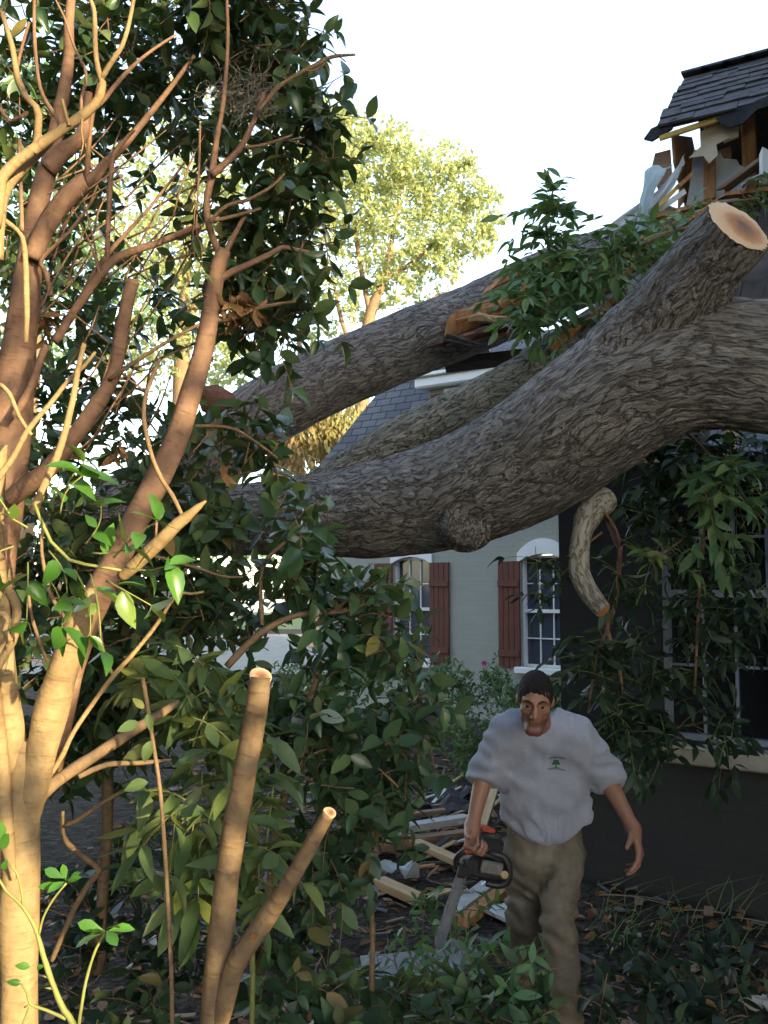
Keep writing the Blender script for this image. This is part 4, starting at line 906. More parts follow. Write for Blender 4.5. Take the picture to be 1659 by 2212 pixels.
A = stems('pruned_tree', 'sunlit tan tree at the left edge, pruned back to bare stems', 'tree',
    [(44, 3180, 100), (42, 2700, 92), (41, 2300, 86), (41, 2000, 82), (44, 1800, 80), (50, 1690, 70), (54, 1600, 30)], M['stem_tan'], 2.0, nu=20, loc=gp(44, 2.0), extra=[
    ('trunk_fork', [(46, 1900, 24), (56, 1800, 50), (78, 1680, 70), (105, 1560, 74), (135, 1450, 70), (165, 1360, 66), (186, 1312, 58), (197, 1270, 14)], 2.0, M['stem_tan']),
    ('trunk_fork', [(44, 1900, 24), (38, 1800, 54), (38, 1690, 60), (26, 1590, 56), (12, 1490, 54), (4, 1390, 50), (-8, 1250, 48), (-14, 1100, 46), (-6, 960, 44)], 2.0, M['stem_tan']),
    ('trunk_fork', [(30, 1900, 14), (14, 1800, 34), (6, 1680, 32), (-4, 1560, 30), (-20, 1440, 28)], 1.96, M['stem_tan']),
    ('branch', [(70, 1745, 40, 2.0), (92, 1712, 32, 2.02), (150, 1668, 28, 2.1), (225, 1620, 26, 2.2), (300, 1570, 23, 2.3), (350, 1540, 18, 2.35), (384, 1516, 13, 2.4)], 2.0, M['stem_grey']),
    ('branch', [(170, 1678, 12, 2.1), (230, 1652, 12, 2.15), (300, 1648, 10, 2.2), (370, 1642, 7, 2.25)], 2.1, M['stem_grey']),
    ('branch', [(90, 1700, 12, 2.02), (130, 1640, 12, 2.02), (160, 1580, 10, 2.02), (200, 1520, 10, 2.02), (245, 1460, 11, 2.0), (285, 1415, 10, 2.0), (330, 1360, 9, 2.0), (360, 1315, 8, 1.98), (384, 1278, 8, 1.98)], 2.0, M['stem_tan']),
    ('branch', [(245, 1460, 9, 2.0), (226, 1420, 8, 2.0), (214, 1350, 7, 2.0)], 2.0, M['stem_grey']),
    ('branch', [(384, 1278, 7, 1.98), (412, 1283, 6, 1.98), (440, 1278, 4, 1.98)], 1.98, M['stem_tan']),
    ('branch', [(384, 1278, 6, 1.98), (382, 1250, 5, 1.98)], 1.98, M['stem_tan']),
    ('branch', [(-12, 1262, 22), (14, 1272, 20), (34, 1300, 19), (36, 1345, 18), (26, 1385, 20), (8, 1420, 18), (-8, 1450, 16)], 1.75, M['stem_tan']),
    ('branch', [(-12, 1330, 18), (10, 1325, 17), (18, 1340, 15), (10, 1360, 14), (24, 1385, 16)], 1.74, M['stem_tan']),
    ('branch', [(-14, 560, 46), (-8, 470, 42), (4, 418, 36), (26, 384, 28), (70, 343, 22), (108, 306, 16), (116, 296, 6)], 1.9, M['stem_tan']),
    ('branch', [(-14, 490, 34), (0, 400, 26), (10, 376, 24), (40, 345, 23), (88, 312, 24), (131, 283, 22), (160, 262, 22), (180, 248, 24), (206, 224, 20), (219, 200, 17), (222, 176, 15)], 1.85, M['stem_tan']),
    ('branch', [(222, 180, 13), (212, 150, 12), (206, 110, 11), (205, 70, 11), (203, 20, 10), (190, -10, 9)], 1.85, M['stem_tan']),
    ('branch', [(219, 170, 12), (244, 130, 11), (264, 98, 10), (280, 45, 9), (290, -10, 8)], 1.85, M['stem_tan']),
    ('branch', [(180, 248, 12), (215, 225, 11), (270, 160, 9), (320, 115, 7), (380, 75, 5)], 1.87, M['stem_red']),
    ('branch', [(72, 330, 20), (80, 305, 17), (84, 250, 17), (78, 232, 16), (56, 208, 15), (40, 175, 15), (35, 150, 14), (27, 105, 13), (14, 60, 11), (2, 20, 10)], 1.85, M['stem_tan']),
    ('branch', [(131, 283, 12), (124, 258, 10), (92, 205, 9), (80, 150, 8), (74, 60, 8), (74, -10, 7)], 1.87, M['stem_red']),
    ('branch', [(178, 250, 10), (176, 215, 8), (186, 160, 7), (160, 100, 6), (140, 40, 5), (120, 0, 4)], 1.9, M['stem_red']),
    ('branch', [(150, 272, 9), (142, 245, 8), (134, 215, 7)], 1.84, M['stem_tan']),
    ('branch', [(35, 155, 8), (48, 100, 7), (63, 48, 6)], 1.85, M['stem_red']),
    ('branch', [(0, 470, 12), (40, 500, 10), (52, 530, 12), (56, 600, 13), (58, 680, 12), (56, 740, 11)], 1.95, M['stem_tan']),
    ('branch', [(42, 300, 9), (44, 380, 9), (46, 450, 9), (48, 500, 10)], 1.95, M['stem_red']),
    ('branch', [(72, 1108, 20), (100, 1040, 18), (122, 990, 17), (140, 935, 16), (158, 860, 14), (168, 800, 13), (182, 742, 11)], 1.8, M['stem_tan']),
    ('branch', [(-10, 1040, 16), (30, 985, 13), (60, 930, 12), (110, 870, 11), (150, 820, 10), (182, 790, 9), (206, 760, 6)], 1.82, M['stem_tan']),
    ('branch', [(0, 830, 10), (20, 850, 9), (42, 900, 9), (68, 940, 8)], 1.82, M['stem_tan']),
    ('branch', [(0, 232, 9), (22, 262, 9), (60, 243, 8)], 1.9, M['stem_red']),
    ('branch', [(178, 255, 5), (176, 285, 4), (180, 310, 3), (174, 335, 3)], 1.83, M['stem_tan']),
])
# leafy shoots on the pruned tree catching the sun
lm, tm = MB(), MB()
for (u, v, dx, dy, L, n, d_) in [(60, 1140, -.6, .3, .12, 5, 1.72), (105, 1190, .3, -.5, .10, 5, 1.72), (130, 1110, .5, .8, .09, 4, 1.7), (60, 1215, .1, -.7, .1, 5, 1.72), (185, 1175, .3, .7, .09, 5, 1.74), (200, 1195, .8, .2, .08, 4, 1.74),
        (245, 1205, .7, .6, .12, 6, 1.72), (230, 1255, .8, -.3, .1, 5, 1.72), (160, 1230, .3, -.8, .12, 5, 1.73), (95, 1240, .4, -.8, .1, 4, 1.72), (195, 1240, .2, -.7, .14, 5, 1.76), (30, 1180, -.3, -.2, .12, 5, 1.7), (20, 1110, -.4, .7, .1, 4, 1.7), (270, 1225, .6, .1, .1, 5, 1.76), (140, 1060, .5, .7, .07, 4, 1.72), (20, 1230, -.2, -.6, .1, 4, 1.7)]:
    sprig(lm, tm, P(u, v, d_), np.array((dx, -.25, dy)), L, n, .062, lvr=(0, 1), droop=.1, tw=.002)
ptube(tm, [(75, 1090, 8), (110, 1170, 8), (150, 1210, 8), (220, 1225, 7), (262, 1232, 6)], 1.76, nu=6)
lf = lm.build('foliage', M['leaf_bright'], A, smooth=True); tm.build('twigwork', M['twig_green'], lf, smooth=True)

# evergreen behind it, with the thick red brown limbs
B = stems('evergreen_tree', 'red brown evergreen tree at upper left with a thick stub limb', 'tree',
    [(-60, 2200, 120), (-40, 1700, 110), (-22, 1300, 100), (2, 1080, 96), (20, 930, 88), (36, 800, 76), (46, 700, 66), (56, 620, 58), (68, 518, 50), (86, 426, 44), (104, 360, 42)], M['stem_red'], 2.7, nu=18, loc=gp(-60, 2.7), extra=[
    ('limb', [(104, 366, 38), (118, 300, 34), (128, 242, 30), (139, 193, 27), (148, 120, 24), (150, 40, 22), (156, -20, 20)], 2.7, M['stem_red']),
    ('limb', [(104, 366, 38), (130, 335, 36), (160, 310, 32), (178, 290, 28), (186, 250, 20), (192, 200, 16)], 2.68, M['stem_red']),
    ('limb', [(70, 560, 40), (90, 506, 42), (133, 440, 42), (172, 402, 42), (186, 394, 40)], 2.66, M['stem_red']),
    ('limb', [(180, 398, 28), (205, 380, 24), (228, 352, 20), (255, 328, 18), (307, 267, 14), (360, 200, 11), (420, 120, 8)], 2.7, M['stem_red']),
    ('limb', [(188, 392, 12), (190, 340, 12), (198, 260, 9), (214, 180, 8)], 2.7, M['twig']),
    ('limb', [(24, 1080, 36, 2.62), (45, 1060, 40, 2.6), (112, 1004, 40, 2.55), (170, 930, 38, 2.5), (205, 880, 35, 2.5), (236, 830, 31, 2.5), (250, 790, 30, 2.5), (262, 720, 30, 2.5), (278, 640, 29, 2.5), (288, 606, 28, 2.5)], 2.5, M['stem_red']),
    ('limb', [(236, 820, 9, 2.48), (280, 790, 9, 2.45), (350, 745, 8, 2.45), (430, 700, 6, 2.45)], 2.5, M['stem_grey']),
    ('limb', [(30, 900, 20), (60, 850, 18), (80, 800, 17), (100, 745, 16)], 2.6, M['stem_red']),
])
lim = [o for o in B.children if o.name.startswith('limb')]
cutface([(278, 640, 29), (288, 606, 28)], 2.5, lim[5], tilt=(0, -.2, .5))
BIG = [(*b_[:6], int(b_[6] * .56)) for b_ in [(150, 60, 3.3, 210, 120, .5, 95), (60, 250, 3.3, 130, 170, .5, 85), (330, 90, 3.3, 150, 150, .5, 85), (210, 330, 3.5, 140, 140, .4, 45), (60, 560, 3.5, 110, 200, .4, 70),
       (160, 560, 3.7, 110, 130, .3, 32), (250, 180, 3.3, 120, 120, .4, 45), (60, 850, 3.4, 120, 150, .4, 60), (200, 720, 3.5, 130, 120, .4, 42), (330, 640, 3.7, 80, 110, .3, 18), (220, 900, 3.5, 160, 120, .4, 60), (100, 1000, 3.3, 150, 90, .3, 40)]]
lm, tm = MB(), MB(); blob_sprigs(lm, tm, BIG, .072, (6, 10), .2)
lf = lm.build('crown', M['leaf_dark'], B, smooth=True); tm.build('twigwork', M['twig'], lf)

E_ = stems('evergreen_tree', 'slender red brown tree whose dark leafy crown stands against the sky', 'tree',
    [(90, 1700, 70), (150, 1450, 64), (215, 1280, 60), (275, 1160, 57), (325, 1062, 56), (375, 962, 52), (410, 862, 48), (440, 762, 44), (452, 690, 42), (462, 625, 40), (474, 570, 36), (486, 540, 28)], M['stem_red'], 2.5, nu=18, loc=gp(60, 2.6), extra=[
    ('limb', [(466, 610, 22), (500, 588, 15), (550, 565, 13), (585, 548, 12), (612, 534, 11), (640, 540, 10), (668, 545, 8)], 2.5, M['stem_red']),
    ('limb', [(480, 560, 14), (500, 520, 12), (522, 478, 9), (540, 450, 6)], 2.5, M['stem_red']),
    ('limb', [(478, 560, 16), (462, 520, 14), (450, 480, 15), (446, 440, 16), (452, 405, 16), (458, 376, 18), (464, 330, 14), (472, 280, 12), (480, 240, 11), (488, 160, 9), (492, 80, 8), (490, -10, 7)], 2.55, M['stem_red']),
    ('limb', [(458, 378, 16), (490, 350, 15), (520, 318, 14), (540, 280, 12), (556, 243, 11), (570, 200, 8)], 2.53, M['stem_red']),
    ('limb', [(522, 318, 8), (560, 315, 7), (600, 303, 6), (632, 292, 5)], 2.53, M['stem_grey']),
    ('limb', [(556, 243, 9), (600, 190, 9), (645, 160, 9), (690, 136, 9), (720, 122, 8), (768, 118, 5)], 2.5, M['stem_grey']),
    ('limb', [(660, 155, 5), (690, 148, 4), (704, 132, 3)], 2.5, M['stem_grey']),
    ('limb', [(452, 480, 10), (490, 445, 9), (540, 430, 8), (590, 400, 7), (615, 375, 5)], 2.5, M['stem_grey']),
    ('limb', [(460, 478, 9), (500, 468, 8), (565, 450, 6)], 2.48, M['stem_grey']),
    ('limb', [(456, 690, 12), (500, 690, 9), (560, 665, 8), (640, 650, 5)], 2.5, M['stem_grey']),
])
CR = [(*b_[:6], int(b_[6] * .62) + 1) for b_ in [(500, 60, 2.9, 130, 110, .35, 75), (610, 60, 2.9, 60, 90, .3, 26), (520, 200, 3.0, 90, 120, .3, 40), (590, 220, 2.9, 55, 70, .3, 18), (660, 260, 2.8, 50, 50, .25, 18), (570, 330, 2.9, 80, 60, .3, 18), (630, 380, 2.8, 55, 45, .25, 15),
      (630, 460, 2.8, 70, 70, .3, 26), (540, 480, 2.9, 90, 70, .3, 24), (560, 600, 2.9, 90, 80, .3, 50), (620, 640, 2.8, 60, 70, .25, 28), (670, 520, 2.8, 25, 40, .2, 6), (420, 330, 3.1, 70, 90, .3, 18), (380, 200, 3.2, 90, 90, .3, 30), (600, 700, 2.8, 50, 35, .2, 10), (440, 40, 3.0, 90, 70, .3, 30), (520, 700, 3.0, 70, 60, .3, 18), (680, 250, 2.8, 22, 30, .2, 5), (620, 130, 2.8, 50, 40, .2, 9), (420, 520, 3.0, 50, 80, .2, 8), (705, 330, 2.7, 20, 40, .15, 4), (700, 240, 2.7, 30, 25, .15, 5), (690, 90, 2.8, 16, 18, .1, 2)]]
lm, tm = MB(), MB(); blob_sprigs(lm, tm, CR, .072, (6, 9), .18)
for (u, v, dx, dz, n, L) in [(640, 20, .9, .5, 7, .16), (655, 75, 1, .1, 6, .14), (650, 110, .9, .6, 8, .2), (690, 200, 1, .35, 7, .16), (700, 235, 1, .1, 8, .2), (705, 270, 1, -.3, 7, .18), (690, 300, .8, -.6, 6, .14), (690, 385, 1, .3, 8, .2), (695, 420, 1, -.2, 6, .16), (680, 490, 1, .2, 7, .16), (690, 560, .9, -.4, 8, .18), (680, 625, .8, -.7, 7, .2), (640, 715, .4, -1, 6, .16), (600, 735, .1, -1, 6, .14), (500, 725, -.2, -1, 6, .16), (600, 0, .5, .9, 7, .16)]:
    sprig(lm, tm, P(u - 52, v, 2.75), np.array((dx, RNG.uniform(-.4, .2), dz)), L, n, .068, lvr=(.2, .95))
for (u, v) in [(428, 470), (420, 520), (425, 545), (655, 560), (700, 545), (705, 580)]:     # limp hanging leaves
    sprig(lm, tm, P(u, v - 40, 2.45), (0.05, 0, -1), .1, 5, .06, shape=LEAF_LONG, droop=0, lvr=(.9, .97))
ptube(tm, [(432, 270, 5), (430, 360, 5), (426, 440, 4), (424, 500, 3)], 2.46, nu=6)
lf = lm.build('crown', M['leaf_dark'], E_, smooth=True); tm.build('twigwork', M['twig'], lf)
# dry clumps and a grey moss tangle caught in the branches
def tangle(name, label, c, rad, n, mat, rr=.0012, L=.12):
    m_ = MB()
    for k in range(n):
        p = np.array(c) + RNG.normal(size=3) * rad * .5; d_ = RNG.normal(size=3); pts = [p]
        for q in range(4):
            d_ = nrm(d_ + RNG.normal(size=3) * .7); pts.append(pts[-1] + d_ * L / 4)
        tube(m_, pts, [rr] * 5, nu=3, step=.05)
    return props(m_.build(name, mat), label, 'twig tangle')
tangle('twig_tangle', 'loose grey tangle of moss and twigs caught high in the dark crown', P(535, 215, 2.6), np.array((.12, .06, .06)), 170, simple('grey_moss', (.20, .18, .15), (.34, .31, .27), .9), rr=.0007, L=.10)
def dryclump(label, u, v, d, ru, rv, n):
    m_ = MB(); dirs, q = in_ellipsoid(n); c = P(u, v, d)
    add_leaves(m_, c + q * np.array((px(ru, d), .06, px(rv, d))), RNG.normal(size=(n, 3)) - UP * .6, RNG.normal(size=(n, 3)), RNG.uniform(.03, .06, n), LEAF_LONG)
    props(m_.build('dead_leaf_clump', M['leaf_dry'], smooth=True), label, 'dead leaves', 'clumps of withered leaves')
dryclump('withered brown leaf clump beside the slender red brown trunk', 520, 668, 2.5, 45, 25, 60)
dryclump('withered brown leaf clump low in the left branches', 90, 700, 2.9, 45, 40, 60)
dryclump('small withered leaf pair hanging left of the leaning trunk', 253, 975, 2.5, 12, 20, 10)
dryclump('withered brown leaf hanging just above the main trunk', 483, 1010, 2.6, 10, 18, 7)

# thin bare branches woven through the left side
fine = [[(120, 737, 18, 2.6), (165, 665, 20, 2.6), (235, 572, 20, 2.6), (280, 545, 18, 2.6), (340, 525, 16, 2.6), (390, 505, 15, 2.58), (430, 488, 14, 2.55)], [(165, 665, 14, 2.6), (205, 590, 13, 2.65), (240, 540, 10, 2.65), (330, 440, 7, 2.7), (400, 350, 5, 2.7)],
        [(232, 570, 11, 2.6), (234, 480, 12, 2.6), (240, 380, 11, 2.6), (248, 330, 10, 2.6), (290, 280, 8, 2.6)], [(110, 640, 14, 2.65), (100, 590, 12, 2.65), (90, 560, 10, 2.65), (150, 500, 8, 2.65), (210, 420, 6, 2.65)]]
t_ = thing('bare_branch', 'long thin bare branch slanting up across the leaves to the slender trunk', 'branch', P(120, 737, 2.6))
for k, rows in enumerate(fine):
    m_ = MB(); ptube(m_, rows, nu=8, step=.02, wob=.2); m_.build('main_stem' if k == 0 else 'side_shoot', M['stem_red'], t_, smooth=True)
m_ = MB()
for k in range(60):
    u, v = random.uniform(20, 420), random.uniform(380, 1000); d_ = random.uniform(2.5, 3.1); a = random.uniform(.3, 1.3); L = random.uniform(80, 240)
    if random.random() < .2: a = random.uniform(1.7, 2.6)
    rows = [(u, v, 5, d_), (u + L * .5 * math.cos(a) + random.uniform(-10, 10), v - L * .5 * math.sin(a), 4.5, d_), (u + L * math.cos(a), v - L * math.sin(a), 2.5, d_ + .05)]
    ptube(m_, rows, nu=5, step=.04)
m_.build('twigwork', M['stem_red'], t_, smooth=True)

# split pale branch with a thin hooked shoot
J = [(262, 1246, 24, 2.1), (300, 1212, 30, 2.08), (350, 1165, 32, 2.06), (392, 1125, 28, 2.05), (420, 1102, 18, 2.04), (445, 1082, 5, 2.04)]
t_ = thing('split_branch', 'split pale branch end pointing right in front of the fallen trunk', 'branch', P(262, 1246, 2.1))
m_ = MB(); ptube(m_, J, nu=12, step=.015, wob=.35); m_.build('splintered_stem', M['stem_tan'], t_, smooth=True)
m_ = MB(); ptube(m_, [(396, 1118, 9, 2.05), (372, 1070, 10, 2.05), (350, 1037, 10, 2.06), (328, 985, 10, 2.06), (315, 930, 10, 2.06), (310, 887, 10, 2.07), (316, 850, 9, 2.07), (330, 812, 9, 2.08), (346, 775, 8, 2.08)], nu=8, step=.02, wob=.2); m_.build('shoot', M['stem_grey'], t_, smooth=True)
m_ = MB(); ptube(m_, [(336, 1172, 6, 2.06), (338, 1130, 6, 2.05), (342, 1098, 4, 2.05)], nu=6); m_.build('shoot', M['stem_red'], t_, smooth=True)

# two cut stems
K1 = [(455, 3180, 74, 2.0), (458, 2700, 66, 2.0), (460, 2300, 60, 2.0), (462, 2212, 59, 2.0), (478, 2000, 55, 2.0), (497, 1849, 54, 2.0), (523, 1699, 52, 2.0), (545, 1590, 50, 2.0), (556, 1520, 49, 2.0), (563, 1462, 47, 2.0)]
L1 = [(468, 2240, 34, 1.99), (490, 2150, 44, 1.98), (512, 2078, 46, 1.97), (575, 1984, 44, 1.95), (620, 1915, 38, 1.93), (650, 1864, 35, 1.92), (685, 1800, 32, 1.91), (711, 1757, 28, 1.9)]
t_ = thing('cut_stem', 'pair of sawn brown stems, one upright and one slanting right', 'cut stem', gp(455, 2.0))
k1 = MB(); ptube(k1, K1, nu=20, step=.015, wob=.12); k1 = k1.build('stem', M['stem_grey'], t_, smooth=True); cutface(K1, 2.0, k1, tilt=(.25, -.75, .1))
l1 = MB(); ptube(l1, L1, nu=18, step=.015, wob=.12); l1 = l1.build('side_stem', M['stem_grey'], t_, smooth=True); cutface(L1, 1.9, l1, tilt=(-.1, -.5, .2))
kn = disc(P(548, 2026, 1.915), nrm((-.3, -1, .2)), .008, nu=12, rings=2, bulge=.004); kn.build('knot', M['wood_torn'], l1, smooth=True)
M1 = [(371, 2140, 10), (364, 1980, 9.5), (355, 1824, 9.5), (345, 1700, 9), (330, 1599, 9), (318, 1520, 10), (308, 1466, 10)]
t_ = thing('bare_sapling', 'straight thin bare stick standing left of the upright cut stem', 'sapling', P(371, 2140, 2.1))
m_ = MB(); ptube(m_, [(374, 2400, 10)] + M1, 2.1, nu=8, step=.03, wob=.15); m_.build('stem', M['stem_grey'], t_, smooth=True)
lm = MB(); 
for (u, v, dx, dz, s) in [(300, 1560, -.8, -.3, .05), (320, 1540, .2, -.9, .04), (326, 1600, -.3, -1, .05), (320, 1690, -.9, -.2, .055), (312, 1530, -.5, .5, .035)]:
    add_leaves(lm, P(u, v, 2.08)[None], np.array([(dx, -.2, dz)]), np.array([(.2, -1, .5)]), s, LEAF_OVAL)
lm.build('foliage', M['leaf_pale'], t_, smooth=True)
O1 = [(112, 2075, 11, 2.5), (140, 2010, 12, 2.5), (165, 1955, 13, 2.5), (195, 1905, 13, 2.5), (213, 1880, 13, 2.5), (180, 1850, 12, 2.5), (145, 1820, 12, 2.5), (134, 1790, 11, 2.5), (136, 1752, 8, 2.5)]
t_ = thing('bare_branch', 'crooked bare branch in the dark behind the sunlit seedling', 'branch', P(112, 2075, 2.5))
m_ = MB(); ptube(m_, O1, nu=8, step=.02, wob=.2); m_.build('stem', M['stem_grey'], t_, smooth=True)
m_ = MB(); ptube(m_, [(136, 1785, 9, 2.5), (170, 1770, 9, 2.48), (220, 1735, 9, 2.46), (300, 1690, 7, 2.45)], nu=8); m_.build('side_shoot', M['stem_grey'], t_, smooth=True)

# sunlit seedling at lower left
Q = thing('seedling', 'small sunlit seedling with bright green leaf rosettes at lower left', 'seedling', gp(157, 1.35))
m_ = MB(); ptube(m_, [(185, 2700, 16), (168, 2300, 15), (157, 2212, 15), (139, 2183, 14), (112, 2120, 13), (94, 2064, 12), (81, 2019, 10), (69, 1990, 9), (49, 1959, 8), (30, 1940, 7), (13, 1925, 6), (-2, 1898, 5)], 1.35, nu=8, step=.015, wob=.35); m_.build('stem', M['twig_green'], Q, smooth=True)
for rows in ([(50, 1960, 6), (45, 1918, 5), (36, 1885, 5), (20, 1868, 4)], [(84, 2020, 6), (94, 1981, 5), (116, 1941, 5), (143, 1908, 5)], [(164, 2290, 9), (171, 2210, 8), (179, 2154, 7), (190, 2102, 7), (208, 2048, 6), (226, 2017, 5)], [(143, 2200, 9), (100, 2182, 7), (66, 2169, 7), (58, 2145, 5), (46, 2125, 4)], [(66, 2169, 6), (54, 2200, 5), (44, 2225, 5)], [(66, 2170, 5), (52, 2176, 4)], [(106, 2112, 5), (92, 2108, 4)], [(112, 2135, 5), (98, 2134, 4)]):
    m_ = MB(); ptube(m_, rows, 1.35, nu=7, step=.012, wob=.3); m_.build('shoot', M['twig_green'], Q, smooth=True)
lm = MB()
def rosette(u, v, n, s, tilt, d=1.35):
    c = P(u, v, d); a0 = random.random() * 6; B_ = []; D_ = []; N_ = []
    for i in range(n):
        a = a0 + i * 2.4; dr = nrm((math.cos(a), -.35 + .7 * math.sin(a), tilt + RNG.uniform(-.45, .55)))
        B_.append(c + dr * .003 + UP * RNG.uniform(-.004, .006)); D_.append(dr); N_.append(nrm(UP * .9 + np.array((0, -.4, 0)) + RNG.normal(size=3) * .5))
    add_leaves(lm, np.array(B_), np.array(D_), np.array(N_), RNG.uniform(.55, 1.15, n) * s, LEAF_OBO)
rosette(143, 1908, 7, .034, .25); rosette(228, 2014, 7, .040, .2)
for (u, v, dx, dz, s) in [(66, 2088, -.9, .2, .022), (80, 2092, .5, .3, .014), (46, 2124, -.6, .2, .02), (2, 1835, .5, .9, .03), (8, 1815, -.4, 1, .04), (6, 1880, .3, .6, .02)]:
    add_leaves(lm, P(u, v, 1.35)[None], np.array([(dx, -.3, dz)]), np.array([(.2, -1, .5)]), s, LEAF_OVAL)
lm.build('foliage', M['leaf_bright'], Q, smooth=True)

# ================================================================== shrubs in the middle and lower left
def shrub(name, label, cat, blobs, leafmat, leaf, base, stemsrows=(), nleaf=(6, 9), length=.18, shape=LEAF_OVAL, comp=False, droop=.2, stemmat='stem_grey', group=None, lvr=(0, 1), fol='foliage', twig='twig', dens=.62):
    t_ = thing(name, label, cat, base, group)
    for rows in stemsrows:
        m_ = MB(); ptube(m_, rows, nu=8, step=.03, wob=.2); m_.build('stem', M[stemmat], t_, smooth=True)
    lm, tm = MB(), MB(); blobs = [(*b_[:6], max(2, int(b_[6] * dens))) for b_ in blobs]; blob_sprigs(lm, tm, blobs, leaf, nleaf, length, shape, comp=comp, droop=droop, lvr=lvr)
    f = lm.build(fol, M[leafmat], t_, smooth=True); tm.build('twigwork', M[twig], f)
    return t_
shrub('evergreen_shrub', 'dark leafy shrub standing before the left end of the fallen trunk', 'shrub',
    [(640, 1210, 3.1, 100, 80, .35, 26), (500, 1230, 3.1, 50, 40, .3, 6), (730, 1330, 3.1, 90, 70, .35, 30), (650, 1130, 3.0, 50, 60, .25, 14), (700, 1260, 3.3, 50, 40, .3, 8), (790, 1280, 3.1, 60, 70, .3, 20), (840, 1370, 3.1, 50, 70, .3, 16), (720, 1460, 3.2, 90, 80, .35, 32), (560, 970, 3.0, 70, 50, .25, 20), (470, 950, 3.0, 70, 60, .25, 16), (690, 1600, 3.2, 100, 90, .35, 42), (640, 1060, 3.0, 30, 30, .2, 4), (900, 1440, 3.2, 40, 60, .25, 10)],
    'leaf_dark', .085, gp(560, 3.2), [[(490, 1440, 17, 2.9), (560, 1370, 16, 2.95), (640, 1330, 13, 3.0), (740, 1320, 11, 3.0), (800, 1300, 8, 3.0)], [(566, 1350, 9, 2.95), (563, 1260, 9, 2.95), (575, 1210, 10, 2.95), (620, 1170, 9, 2.95), (660, 1160, 6, 2.95)], [(720, 1325, 8, 3.0), (770, 1280, 8, 3.0), (830, 1275, 6, 3.0)], [(330, 1200, 7, 2.7), (420, 1225, 7, 2.8), (480, 1245, 6, 2.9), (525, 1246, 4, 2.9)], [(420, 920, 8, 2.7), (500, 925, 7, 2.8), (560, 960, 6, 2.9), (600, 990, 4, 2.9)], [(560, 2100, 24, 3.2), (600, 1800, 20, 3.2), (640, 1600, 16, 3.2), (690, 1450, 12, 3.2)]])
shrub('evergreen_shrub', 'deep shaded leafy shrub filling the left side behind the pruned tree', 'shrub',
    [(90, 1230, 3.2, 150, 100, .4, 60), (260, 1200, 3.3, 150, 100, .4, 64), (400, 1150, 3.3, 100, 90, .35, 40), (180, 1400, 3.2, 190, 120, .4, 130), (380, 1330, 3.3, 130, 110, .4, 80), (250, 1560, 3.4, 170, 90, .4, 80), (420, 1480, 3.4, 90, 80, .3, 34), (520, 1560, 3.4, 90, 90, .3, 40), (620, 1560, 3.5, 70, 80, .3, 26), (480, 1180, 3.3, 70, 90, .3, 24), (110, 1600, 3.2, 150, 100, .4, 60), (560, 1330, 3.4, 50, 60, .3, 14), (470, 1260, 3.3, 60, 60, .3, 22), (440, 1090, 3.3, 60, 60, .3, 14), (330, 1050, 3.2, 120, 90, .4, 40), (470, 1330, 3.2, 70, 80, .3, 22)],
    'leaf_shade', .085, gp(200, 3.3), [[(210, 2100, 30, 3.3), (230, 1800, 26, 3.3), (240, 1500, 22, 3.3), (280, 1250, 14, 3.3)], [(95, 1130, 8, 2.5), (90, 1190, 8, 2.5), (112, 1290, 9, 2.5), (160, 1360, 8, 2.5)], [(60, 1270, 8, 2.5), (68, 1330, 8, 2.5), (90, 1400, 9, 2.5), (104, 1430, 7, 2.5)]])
shrub('pale_sapling', 'pale green sapling with drooping fan shaped leaves behind the cut stems', 'sapling',
    [(400, 1450, 2.6, 70, 60, .2, 12), (440, 1560, 2.5, 90, 60, .2, 16), (430, 1700, 2.5, 80, 70, .2, 14), (460, 1800, 2.5, 80, 60, .2, 12), (560, 1840, 2.5, 40, 70, .2, 7), (360, 1480, 2.6, 60, 40, .2, 7), (540, 1750, 2.55, 50, 60, .2, 6), (430, 1900, 2.6, 90, 50, .2, 9)],
    'leaf_pale', .105, gp(520, 2.6), [[(540, 2500, 14, 2.6), (545, 2000, 12, 2.6), (530, 1700, 9, 2.6), (480, 1560, 7, 2.6), (440, 1480, 5, 2.6)], [(540, 1950, 6, 2.6), (480, 1820, 6, 2.55), (420, 1760, 4, 2.5)], [(590, 1700, 5, 2.6), (572, 1850, 5, 2.6), (560, 1920, 5, 2.6)]], length=.16, shape=LEAF_LONG, comp=True, stemmat='twig_green', twig='twig_green', dens=.9)
shrub('evergreen_shrub', 'dim shrub of hanging dark leaves right of the slanting cut stem', 'shrub',
    [(760, 1650, 3.3, 90, 90, .35, 36), (840, 1560, 3.3, 80, 80, .35, 34), (900, 1500, 3.4, 60, 70, .3, 20), (770, 1800, 3.2, 90, 80, .35, 32), (820, 1700, 3.3, 80, 70, .35, 24), (720, 1900, 3.1, 70, 90, .3, 26), (880, 1650, 3.4, 70, 60, .3, 16), (660, 1780, 3.2, 50, 80, .3, 12)],
    'leaf_shade', .085, gp(800, 3.3), [[(800, 2200, 12, 3.3), (805, 2020, 12, 3.3), (798, 1850, 9, 3.3), (830, 1650, 8, 3.3)], [(620, 1670, 7, 3.0), (700, 1620, 7, 3.1), (790, 1640, 6, 3.2), (860, 1700, 5, 3.2)]], droop=.5)
